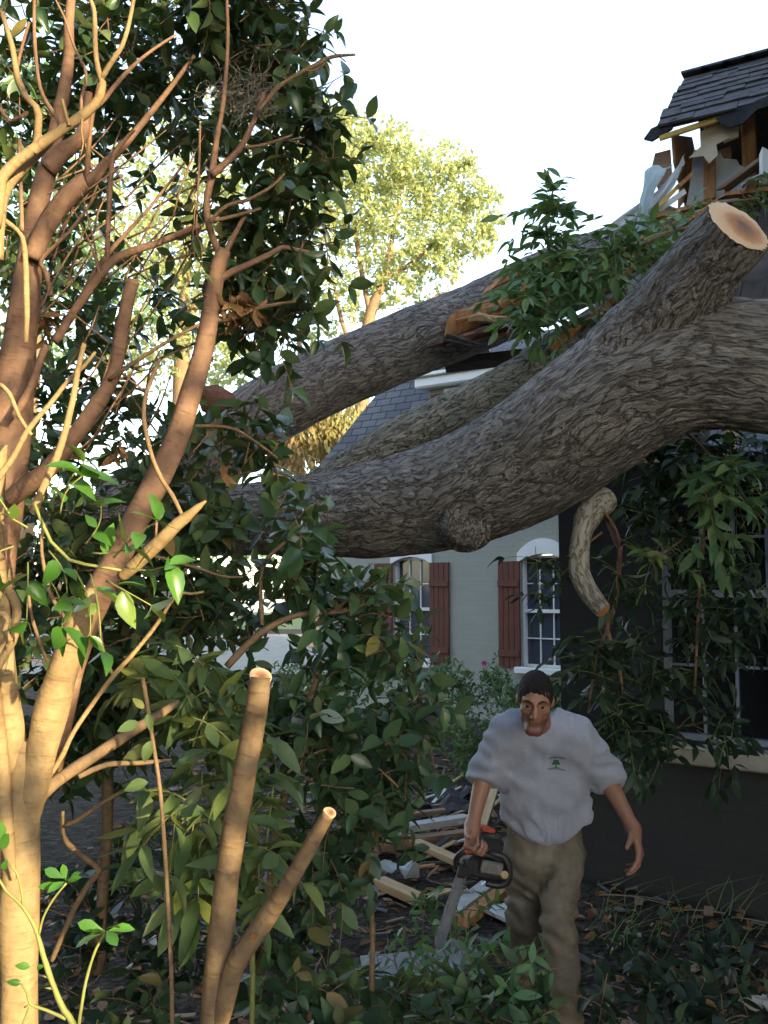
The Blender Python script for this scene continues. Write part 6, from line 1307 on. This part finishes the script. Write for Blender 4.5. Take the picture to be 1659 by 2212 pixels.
m, t, b = new_mat('tanned_skin'); a = nd(t, 'ShaderNodeAttribute', attribute_name='leafv'); n = nd(t, 'ShaderNodeTexNoise', Scale=30.0, Detail=4.0); tc = nd(t, 'ShaderNodeTexCoord'); t.links.new(tc.outputs['Object'], n.inputs['Vector'])
ma = nd(t, 'ShaderNodeMath', operation='MULTIPLY_ADD'); ma.inputs[1].default_value = .16; ma.inputs[2].default_value = -.08; t.links.new(n.outputs['Fac'], ma.inputs[0]); ad = nd(t, 'ShaderNodeMath', operation='ADD'); t.links.new(ma.outputs[0], ad.inputs[0]); t.links.new(a.outputs['Fac'], ad.inputs[1])
r = ramp(t, [(.12, (.085, .046, .032)), (.28, (.20, .08, .058)), (.42, (.27, .128, .082)), (.6, (.36, .18, .115))]); t.links.new(ad.outputs[0], r.inputs[0]); t.links.new(r.outputs[0], b.inputs['Base Color'])
b.inputs['Roughness'].default_value = .5; b.inputs['Subsurface Weight'].default_value = .1; b.inputs['Subsurface Radius'].default_value = (.012, .005, .003); M['skin'] = m
bo = body.build('body', M['skin'], man, smooth=True)
for s_ in (-1, 1):                                   # eyes looking up at the camera
    e = MB(); c = hd(s_ * .031, -.0715, .011); lk = nrm(CAM - c)
    e1 = nrm(np.cross(lk, UP)); e2 = np.cross(e1, lk); nu, nv = 12, 8; VV = []
    for i in range(nv + 1):
        for j in range(nu):
            th, ph = math.pi * i / nv, 2 * math.pi * j / nu; VV.append(c + .0108 * (lk * math.cos(th) + math.sin(th) * (e1 * math.cos(ph) + e2 * math.sin(ph))))
    FF = np.array([(i * nu + j, i * nu + (j + 1) % nu, (i + 1) * nu + (j + 1) % nu, (i + 1) * nu + j) for i in range(nv) for j in range(nu)])
    e.add(np.array(VV), FF, mi=np.array([1 if i < 2 else 0 for i in range(nv) for j in range(nu)]))
    e.build('eye', [simple('eye_white', (.30, .27, .25), (.36, .33, .3), .3), simple('dark_iris', (.02, .014, .01), (.03, .02, .015), .1)], man, smooth=True)
    bw = MB(); tube(bw, [hd(s_ * .012, -.0930, .034), hd(s_ * .030, -.0885, .040), hd(s_ * .048, -.0760, .035)], [.0035, .0042, .002], nu=8, step=.004, wob=.5); bw.build('eyebrow', simple('dark_brow_hair', (.02, .014, .01), (.05, .035, .025), .9), man, smooth=True)
def sd_hair(p):
    q = ((p - HC) @ RH) / HS
    e = ell(q, (0, .014, .038), (.0765, .0972, .1005)) + .003 * (vnoise3(p * 70) - .5) + .002 * np.sin(q[:, 0] * 260) * np.sin(q[:, 1] * 240)
    front = -.062 + .055 * np.clip((.07 - q[:, 2]) / .1, 0, 1)
    pl = (.074 - q[:, 2]) - np.clip((q[:, 1] + .078), 0, 1) * 1.35       # hairline falls from the forehead to the nape
    side = (np.abs(q[:, 0]) > .058) * 1.0
    pl = pl - side * np.clip((q[:, 1] + .08) * .9, 0, .06)
    pl = pl + .016 * (vnoise3(p * 120) - .5) + .010 * (vnoise3(p * 40 + 9) - .5)
    return np.maximum(e, pl * .7) * HS
V, F = mesh_sdf(sd_hair, HC - .18, HC + .18, .004)
h_ = MB(); h_.add(V, F); h_.build('hair', simple('short_dark_hair', (.008, .006, .006), (.022, .016, .014), .75, 60, .6, 250), man, smooth=True)

# sweatshirt, sleeves pushed up
def folds(p, s=1.0, amp=.004):
    a = vnoise3(p * np.array((16, 16, 9)) * s + 40) - .5; b_ = vnoise3((p + a[:, None] * .05) * np.array((30, 30, 17)) * s + 90) - .5
    c_ = vnoise3((p + b_[:, None] * .03) * np.array((48, 48, 26)) * s + 11) - .5
    return amp * (a * 2 + b_ * 1.2 + c_ * .6)
def flat(p, c, k):                                   # squeeze depth so the trunk is wider than deep
    q = p.copy(); q[:, 1] = (p[:, 1] - c) / k; return q
T0, T1, T2, T3 = P(1172, 1585, 3.93), P(1172, 1680, 4.0), P(1178, 1760, 4.05), P(1180, 1803, 4.06)
fl_ = lambda v, c=3.98, k=.66: np.array((v[0], (v[1] - c) / k, v[2]))
cuL, cuR = elL + (wrL - elL) * .10, elR + (wrR - elR) * .10
def sd_shirt(p):
    q = flat(p, 3.98, .66)
    d_ = seg(q, fl_(T0), fl_(T1), .128, .178); d_ = smin(d_, seg(q, fl_(T1), fl_(T2), .178, .196), .03); d_ = smin(d_, seg(q, fl_(T2), fl_(T2 - UP * .005), .194, .190), .03)
    d_ = d_ * .75
    d_ = smin(d_, seg(p, shL + (0.03, 0, .0), shR + (-.03, 0, .0), .078, .078), .05)
    for sh_, el_, cu_, r0 in ((shL, elL, cuL, .082), (shR, elR, cuR, .088)):
        arm = smin(seg(p, sh_, el_, r0, .073), seg(p, el_, cu_, .074, .060), .03); d_ = smin(d_, arm, .045)
    diag = np.sin((p[:, 0] * 30 + p[:, 2] * 55) + 4 * vnoise3(p * 9 + 3)) * .0028
    lowf = np.clip((1.05 - p[:, 2]) / .12, 0, 1)     # gathers above the hem
    gather = np.sin(np.arctan2(p[:, 1] - 4.02, p[:, 0] - .69) * 17 + 3 * vnoise3(p * 6)) * .004 * lowf
    armw = np.clip((np.abs(p[:, 0] - .665) - .19) / .05, 0, 1)
    ring = np.sin(p[:, 2] * 105 + 5 * vnoise3(p * 11)) * .0045 * armw
    d_ = d_ + folds(p, 1, .0055) + diag + gather + ring
    zb = T2[2] - .03 - .075 * np.clip(1 - ((p[:, 0] - .68) / .16) ** 2, 0, 1) + .02 * (vnoise3(p * 8 + 7) - .5)    # uneven hem, lowest at the middle
    d_ = np.where((np.abs(p[:, 0] - .67) < .26), smax(d_, zb - p[:, 2], .03), d_)
    dn = seg(p, neckb + UP * .05, hd(0, 0.03, -.02), .064, .070); d_ = smax(d_, -dn, .012)                      # neck opening
    for el_, cu_ in ((elL, cuL), (elR, cuR)):
        ax_ = nrm(cu_ - el_); d_ = np.where(np.linalg.norm(p - cu_, axis=1) < .12, smax(d_, (p - cu_) @ ax_ - .02, .014), d_)
    return d_
V, F = mesh_sdf(sd_shirt, (.25, 3.55, .75), (1.2, 4.45, 1.6), .0075)
s_ = MB(); s_.add(V, F)
m, t, b = new_mat('grey_fleece'); tc = nd(t, 'ShaderNodeTexCoord'); n = nd(t, 'ShaderNodeTexNoise', Scale=240.0, Detail=3.0); t.links.new(tc.outputs['Object'], n.inputs['Vector']); n2 = nd(t, 'ShaderNodeTexNoise', Scale=5.0, Detail=5.0); t.links.new(tc.outputs['Object'], n2.inputs['Vector'])
ad = nd(t, 'ShaderNodeMath', operation='ADD'); t.links.new(n.outputs['Fac'], ad.inputs[0]); t.links.new(n2.outputs['Fac'], ad.inputs[1]); r = ramp(t, [(.35, (.28, .29, .36)), (.65, (.38, .39, .465))]); ml = nd(t, 'ShaderNodeMath', operation='MULTIPLY'); ml.inputs[1].default_value = .5; t.links.new(ad.outputs[0], ml.inputs[0]); t.links.new(ml.outputs[0], r.inputs[0]); t.links.new(r.outputs[0], b.inputs['Base Color'])
b.inputs['Roughness'].default_value = .95; b.inputs['Specular IOR Level'].default_value = .1; b.inputs['Sheen Weight'].default_value = .2
bp = nd(t, 'ShaderNodeBump', Strength=.25, Distance=.004); t.links.new(n.outputs['Fac'], bp.inputs['Height']); t.links.new(bp.outputs[0], b.inputs['Normal']); M['fleece'] = m
shirt = s_.build('sweatshirt', M['fleece'], man, smooth=True)
# chest print: a small green tree between two arcs of dark lettering, as far as the photo lets one see
def on_shirt(u, v):
    o = CAM; r_ = nrm(P(u, v, 1.0) - o); t_ = 3.3
    for _ in range(60):
        d_ = float(sd_shirt((o + r_ * t_)[None].astype(np.float32))[0]); t_ += d_ * .6
        if d_ < .0008: break
    return o + r_ * (t_ - .0022)
pm = MB()
def dab(mb_, pts2, th=.0012):
    """flat patch of ink laid on the cloth"""
    P3 = np.array([on_shirt(u, v) for u, v in pts2]); c_ = P3.mean(0); k = len(P3); i = np.arange(k); j = (i + 1) % k
    mb_.add(np.vstack((P3, [c_ + nrm(CAM - c_) * .0005])), [np.stack((i, j, np.full(k, k)), 1)])
cx_, cy_ = 1201, 1651
gm_ = MB()
for (du, dv, ru, rv) in ((0, -4, 6, 4.2), (-5, -1.5, 4.5, 3), (5, -1.5, 4.5, 3), (-2, -7, 4, 3), (3, -7, 3.5, 2.6)):
    dab(gm_, [(cx_ + du + ru * math.cos(a), cy_ + dv + rv * math.sin(a)) for a in np.arange(10) * .628])
dab(gm_, [(cx_ - 1.2, cy_), (cx_ + 1.2, cy_), (cx_ + 1.8, cy_ + 7), (cx_ - 1.8, cy_ + 7)]); dab(gm_, [(cx_ - 7, cy_ + 6.2), (cx_ + 7, cy_ + 6.6), (cx_ + 7, cy_ + 7.8), (cx_ - 7, cy_ + 7.4)])
gm_.build('printed_tree', simple('green_ink', (.03, .12, .05), (.05, .17, .07), .9), shirt)
for (u0, v0, n_, slope, wch, arc) in ((1186, 1637, 13, .10, 2.3, -3.0), (1184, 1660, 12, .30, 2.7, -2.2)):
    pm = MB()
    for k in range(n_):
        u = u0 + k * (wch + .45); v = v0 + slope * k * .9 + arc * (1 - ((k - (n_ - 1) / 2) / (n_ / 2)) ** 2)
        hgt = random.choice((3.6, 4.2, 3.9)); kind = random.randint(0, 2)
        if kind == 0: dab(pm, [(u, v), (u + .9, v), (u + .9, v + hgt), (u, v + hgt)]); dab(pm, [(u + .9, v), (u + wch, v + .3), (u + wch, v + 1.3), (u + .9, v + 1.2)])
        elif kind == 1: dab(pm, [(u, v), (u + wch, v), (u + wch, v + 1), (u, v + 1)]); dab(pm, [(u + .7, v + 1), (u + 1.7, v + 1), (u + 1.7, v + hgt), (u + .7, v + hgt)])
        else: dab(pm, [(u, v), (u + .8, v), (u + .8, v + hgt), (u, v + hgt)]); dab(pm, [(u + wch - .8, v), (u + wch, v), (u + wch, v + hgt), (u + wch - .8, v + hgt)])
    pm.build('printed_lettering', simple('dark_blue_ink', (.02, .025, .05), (.04, .045, .08), .9), shirt)

def sd_pants(p):
    c = 4.04
    q = flat(p, c, .74); f2 = lambda v: np.array((v[0], (v[1] - c) / .74, v[2]))
    d_ = seg(q, f2(P(1175, 1790, 4.05)), f2(P(1175, 1850, 4.05)), .155, .172) * .8
    for h0, k0, a0, o in ((hipL, knL, anL, 0), (hipR, knR, anR, 1)):
        lg = smin(seg(p, h0, k0, .094, .071), seg(p, k0, a0, .070, .063), .025); d_ = smin(d_, lg, .022)
    kr = np.exp(-((p[:, 2] - knR[2] - .02) / .09) ** 2) + .7 * np.exp(-((p[:, 2] - .2) / .12) ** 2) + .5 * np.exp(-((p[:, 2] - .78) / .08) ** 2)
    d_ = d_ + folds(p, .9, .008) + .008 * kr * np.sin(p[:, 2] * 80 + p[:, 0] * 45 + 6 * vnoise3(p * 8))
    for a0 in (anL, anR): d_ = np.where((np.abs(p[:, 0] - a0[0]) < .12) & (np.abs(p[:, 1] - a0[1]) < .16), smax(d_, a0[2] - .045 - p[:, 2], .012), d_)
    return d_
V, F = mesh_sdf(sd_pants, (.35, 3.5, -.05), (1.05, 4.7, 1.1), .0085)
s_ = MB(); s_.add(V, F)
m, t, b = new_mat('muddy_khaki'); tc = nd(t, 'ShaderNodeTexCoord'); n = nd(t, 'ShaderNodeTexNoise', Scale=7.0, Detail=7.0, Roughness=.65); t.links.new(tc.outputs['Object'], n.inputs['Vector']); n2 = nd(t, 'ShaderNodeTexNoise', Scale=300.0, Detail=2.0); t.links.new(tc.outputs['Object'], n2.inputs['Vector'])
r = ramp(t, [(.32, (.115, .092, .068)), (.48, (.18, .15, .115)), (.68, (.25, .218, .172))]); t.links.new(n.outputs['Fac'], r.inputs[0]); t.links.new(r.outputs[0], b.inputs['Base Color']); b.inputs['Roughness'].default_value = .95; b.inputs['Specular IOR Level'].default_value = .1
bp = nd(t, 'ShaderNodeBump', Strength=.3, Distance=.004); t.links.new(n2.outputs['Fac'], bp.inputs['Height']); t.links.new(bp.outputs[0], b.inputs['Normal'])
s_.build('trousers', m, man, smooth=True)
for a0, kk in ((anL, -.02), (anR, .02)):
    def sd_boot(p, a0=a0, kk=kk):
        g = np.array((a0[0], a0[1], 0)); d_ = smin(seg(p, g + (0, .03, .05), g + (kk, -.19, .04), .047, .043), seg(p, g + (0, .02, .05), g + (0, .02, .16), .05, .056), .03)
        return smax(d_, .004 - p[:, 2], .008)
    V, F = mesh_sdf(sd_boot, np.array((a0[0] - .15, a0[1] - .32, -.02)), np.array((a0[0] + .15, a0[1] + .16, .25)), .008)
    s_ = MB(); s_.add(V, F); s_.build('boot', simple('muddy_boot', (.05, .035, .025), (.12, .085, .06), .85, 12, .5, 60), man, smooth=True)

# ================================================================== chainsaw held in his right hand
bar0, bar1 = P(1003, 1872, 3.80), P(946, 2048, 3.62)
ex = nrm(bar1 - bar0); ez = nrm(np.array((-.45, -.35, .8)) * 0 + np.cross(np.array((.35, .93, .0)), ex)); ez = nrm(ez - ex * (ez @ ex)); ez = ez if ez[2] > 0 or ez[0] < 0 else -ez
ey = np.cross(ez, ex)
sw = thing('chainsaw', 'black and orange chainsaw with a long grey bar held low in the man\'s right hand', 'chainsaw', bar0)
# body axes: the engine lies behind the bar, to the viewer's right
bx = nrm(P(1092, 1880, 3.86) - P(992, 1862, 3.78)); bz = nrm(UP - bx * (bx @ UP)); by = np.cross(bz, bx); AXS = np.array((bx, by, bz))
def sp(u, v, d=3.82): return P(u, v, d)
M['black_pl'] = simple('black_plastic', (.012, .012, .013), (.028, .028, .03), .45, 20, .1, 80, spec=.5)
M['orange_pl'] = simple('orange_red_plastic', (.42, .06, .03), (.52, .08, .04), .45, 10, spec=.5)
M['steel'] = simple('worn_bar_steel', (.13, .125, .13), (.24, .235, .24), .5, 12, .1, 60, metal=.3)
M['grime'] = simple('grimy_grey_metal', (.13, .12, .11), (.26, .25, .23), .6, 20, metal=.3)
q = MB(); q.box(sp(1040, 1872, 3.86), (.095, .06, .045), AXS, bev=.018); q.box(sp(1050, 1830, 3.88), (.06, .05, .045), AXS, bev=.016); eng = q.build('engine_housing', M['black_pl'], sw)
q = MB(); q.box(sp(1047, 1789, 3.90), (.032, .04, .010), AXS, bev=.008); q.build('top_cover', M['orange_pl'], eng)
q = MB(); q.box(sp(1062, 1875, 3.79), (.05, .012, .026), AXS, bev=.01); q.build('side_cover', M['grime'], eng)
q = MB(); q.box(sp(1012, 1884, 3.79), (.05, .014, .026), AXS, bev=.01); q.build('sprocket_cover', M['black_pl'], eng)
disc(sp(1090, 1890, 3.79), nrm((0, -1, .2)), .016, nu=14, rings=2, bulge=.004).build('fuel_cap', M['wood'], eng)
q = MB(); ptube(q, [(1058, 1845, 15, 3.82), (1085, 1850, 16, 3.82), (1098, 1870, 17, 3.82), (1097, 1900, 18, 3.82), (1080, 1912, 16, 3.82), (1050, 1908, 14, 3.82)], nu=10, step=.01); q.build('rear_handle', M['black_pl'], sw, smooth=True)
q = MB(); ptube(q, [(990, 1880, 13, 3.80), (985, 1858, 13, 3.80), (998, 1842, 13, 3.79), (1022, 1840, 13, 3.79), (1060, 1850, 13, 3.8), (1082, 1862, 12, 3.82)], nu=10, step=.01); q.build('handle_bar', M['black_pl'], sw, smooth=True)
q = MB(); ptube(q, [(1006, 1842, 9, 3.775), (1016, 1838, 11, 3.77), (1022, 1838, 8, 3.77)], nu=8, step=.01); q.build('switch', M['orange_pl'], sw, smooth=True)
q = MB(); bw_ = .036; k = 14; poly = [(-.02, -bw_ / 2), (.30, -bw_ / 2)]; Lb = np.linalg.norm(bar1 - bar0)
poly = [(-.03, -bw_ / 2), (Lb - .03, -bw_ / 2 * .95)] + [(Lb - .03 + .03 * math.sin(a), -bw_ / 2 * .95 * math.cos(a)) for a in np.linspace(.2, math.pi - .2, 9)] + [(Lb - .03, bw_ / 2 * .95), (-.03, bw_ / 2)]
q.prism(poly, bar0 - ey * .003, ex, ez if abs(ez @ nrm(CAM - bar0)) < .7 else ey, np.cross(ex, ez if abs(ez @ nrm(CAM - bar0)) < .7 else ey), .006); bar = bmfix(q.build('guide_bar', M['steel'], sw))
wz = ez if abs(ez @ nrm(CAM - bar0)) < .7 else ey; q = MB()
outl = [bar0 + ex * a + wz * b_ for a, b_ in poly]; tot = 0
for i in range(len(outl) - 1):
    a, b_ = outl[i], outl[i + 1]; L = np.linalg.norm(b_ - a); n_ = max(1, int(L / .012))
    for j in range(n_):
        c = a + (b_ - a) * (j + .5) / n_; d_ = nrm(b_ - a); q.box(c, (.0048, .004, .0045), np.array((d_, np.cross(ex, wz), np.cross(np.cross(ex, wz), d_))))
q.build('chain', M['grime'], bar)
M['blocker_leaf'] = leaf_mat('blocker_crown_leaf', [(0, (.016, .026, .016)), (1, (.028, .042, .022))], .6, .04, (.05, .08, .02), .25)  # leaf of the added crowns, darkened to cut bounced and transmitted light
# ================================================================== added behind the camera, out of view: blockers shaped to shade the yard
SH = np.array((math.sin(SUN_AZ), -math.cos(SUN_AZ), 0)); SE = np.array((math.cos(SUN_AZ), math.sin(SUN_AZ), 0))
def SQ(q, s, z): return SE * q + SH * s + UP * z
blocker = thing('sun_blocker_house', 'added unseen house behind the camera that blocks the low sun', 'house', SQ(10, 11, 0))  # unseen house added to block the low sun
M['blocker_wall'] = simple('blocker_house_wall', (.20, .19, .18), (.26, .25, .24), .85, 5, .2, 30)
q = MB(); QE = 1.30
q.box(SQ(QE + 10, 11, 3.75), (10, 4, 3.95), np.array((SE, SH, UP))); q.build('wall', M['blocker_wall'], blocker)
q = MB(); roof_face(q, [SQ(QE - .1, 6.7, 7.6), SQ(QE + 20.2, 6.7, 7.6), SQ(QE + 20.2, 11, 11.6), SQ(QE - .1, 11, 11.6)][::-1]); roof_face(q, [SQ(QE - .1, 15.3, 7.6), SQ(QE + 20.2, 15.3, 7.6), SQ(QE + 20.2, 11, 11.6), SQ(QE - .1, 11, 11.6)])
q.build('roof', M['shingle'], blocker)
q = MB(); a_, b_, c_ = SQ(QE + .02, 7.05, 7.7), SQ(QE + .02, 14.95, 7.7), SQ(QE + .02, 11, 11.3)
q.add(np.vstack((a_, b_, c_, a_ + SE * .2, b_ + SE * .2, c_ + SE * .2)), [np.array([(0, 1, 2), (5, 4, 3)]), np.array([(0, 3, 4, 1), (1, 4, 5, 2), (2, 5, 3, 0)])]); q.build('blocker_gable', M['blocker_wall'], blocker)
for uu in (3.5, 8, 12.5, 17):
    for zz in (1.6, 4.9):
        q = MB(); q.box(SQ(uu + QE, 6.985, zz), (.55, .012, .75), np.array((SE, SH, UP))); w_ = q.build('window', M['glass_dark'], blocker)
        q = MB()
        for e_ in (-.58, .58): q.box(SQ(uu + QE + e_, 6.97, zz), (.05, .03, .85), np.array((SE, SH, UP)))
        for e_ in (-.8, .8): q.box(SQ(uu + QE, 6.97, zz + e_), (.53, .028, .05), np.array((SE, SH, UP)))
        q.build('frame', M['trim'], w_)
def sun_blob_tree(name, label, cat, blobs, trunk, leaf=.12):
    t_ = thing(name, label, cat, SQ(*trunk[0][:2], 0))
    m_ = MB(); tube(m_, [SQ(*r_[:3]) for r_ in trunk], [r_[3] for r_ in trunk], nu=10, step=.2); m_.build('trunk', M['stem_grey'], t_, smooth=True)
    m_ = MB()
    for (q_, s_, z_, rq, rs, rz, n) in blobs:
        _, o_ = in_ellipsoid(n, .4); c = SQ(q_, s_, z_); base = c + o_[:, :1] * rq * SE + o_[:, 1:2] * rs * SH + o_[:, 2:] * rz * UP
        add_leaves(m_, base, RNG.normal(size=(n, 3)), RNG.normal(size=(n, 3)) + UP, leaf * RNG.uniform(.7, 1.3, n), (LEAF_SMALL[0] * np.array((1.6, 1, 1)), *LEAF_SMALL[1:]))
    m_.build('crown', M['blocker_leaf'], t_)
sun_blob_tree('sun_gobo_tree', 'added unseen tree behind the camera, crown shaped to dapple the low sun', 'tree',  # unseen tree added as a gobo; leaf clumps placed to dapple the stems
    [(-.2, 5.0, 6.8, 2.6, 1.0, 2.1, 3200), (-1.6, 5.0, 5.8, 1.2, .8, 1.6, 900), (1.2, 5.2, 3.3, .18, .3, 1.5, 260), (1.04, 5.4, 4.5, .12, .3, .8, 80), (1.18, 4.8, 2.6, .10, .3, .3, 18), (1.15, 5.2, 4.3, .22, .3, .7, 70),
     (.9, 5.2, 4.4, .3, .3, .3, 40), (.62, 5.0, 3.35, .13, .2, .12, 12), (.85, 5.0, 2.85, .10, .2, .08, 8), (.5, 5.0, 4.0, .16, .2, .18, 16), (.8, 5.1, 3.75, .10, .2, .10, 8), (.42, 5, 2.8, .12, .2, .14, 10), (.98, 5, 3.3, .06, .2, .3, 14), (.74, 5.2, 3.1, .05, .2, .16, 12), (.80, 5.0, 3.5, .04, .2, .12, 9), (.70, 5.1, 2.65, .07, .2, .07, 9), (.86, 5.1, 4.05, .07, .2, .12, 10), (.60, 5.0, 4.5, .12, .2, .14, 14)],
    [(-.9, 5.4, 0, .16), (-.9, 5.4, 2.5, .13), (-.6, 5.2, 4.6, .1), (-.3, 5.0, 6.5, .06)])
sun_blob_tree('sun_blocker_hedge', 'added unseen hedge behind the camera that blocks low sunlight', 'hedge', [(-.6, 5.0, 1.3, 2.2, .5, 1.12, 3600), (.7, 5.0, 1.25, .6, .5, 1.2, 1900)], [(-.6, 5.0, 0, .05), (-.6, 5.0, 1.2, .03)])  # unseen hedge added to shade the lower ends of the stems
def canopy(name, label, cat, blobs, trunk, leaf=.5):
    """broad added crown that blocks skylight, in world metres: (x, y, z, rx, ry, rz, leaves)"""
    t_ = thing(name, label, cat, trunk[0][:2] + (0,)); m_ = MB(); tube(m_, [r_[:3] for r_ in trunk], [r_[3] for r_ in trunk], nu=10, step=.3); m_.build('trunk', M['stem_grey'], t_, smooth=True)
    m_ = MB()
    for (x_, y_, z_, rx, ry, rz, n) in blobs:
        _, o_ = in_ellipsoid(n, .45); add_leaves(m_, np.array((x_, y_, z_)) + o_ * np.array((rx, ry, rz)), RNG.normal(size=(n, 3)), RNG.normal(size=(n, 3)) + UP, leaf * RNG.uniform(.7, 1.3, n), (LEAF_SMALL[0] * np.array((1.6, 1, 1)), *LEAF_SMALL[1:]))
    m_.build('crown', M['blocker_leaf'], t_)
canopy('sky_blocker_oak', 'added unseen oak canopy behind the camera that blocks skylight', 'tree', [(0, -4.2, 9.0, 7.5, 4.5, 1.6, 5200), (6.0, -1.2, 9.5, 4.0, 3.5, 1.5, 5000), (-6, -2.0, 8.5, 4, 4, 2, 5000)], [(-2.5, -7.5, 0, .45), (-2.4, -7.2, 4, .35), (-1.5, -5.5, 8, .25), (0, -3, 9.5, .1)])  # unseen crowns added to keep skylight off the yard
canopy('sky_blocker_oak', 'added unseen oak left of the camera that blocks skylight', 'tree', [(-7.5, 1.0, 5.0, 2.2, 6.0, 5.2, 9000), (-6.5, -6.0, 4.5, 4.5, 3.0, 5.0, 9000), (-8.0, 7.5, 4.0, 1.4, 3.0, 4.2, 2600)], [(-8.0, 0, 0, .35), (-7.8, .3, 4, .3), (-7.4, .8, 8, .15)])
canopy('sky_blocker_oak', 'added unseen oak right of the camera that blocks skylight', 'tree', [(6.5, 1.0, 6.0, 2.6, 3.0, 5.0, 6500)], [(7.5, 0.5, 0, .35), (7.3, .6, 4, .3), (6.6, 1.0, 8, .15)])
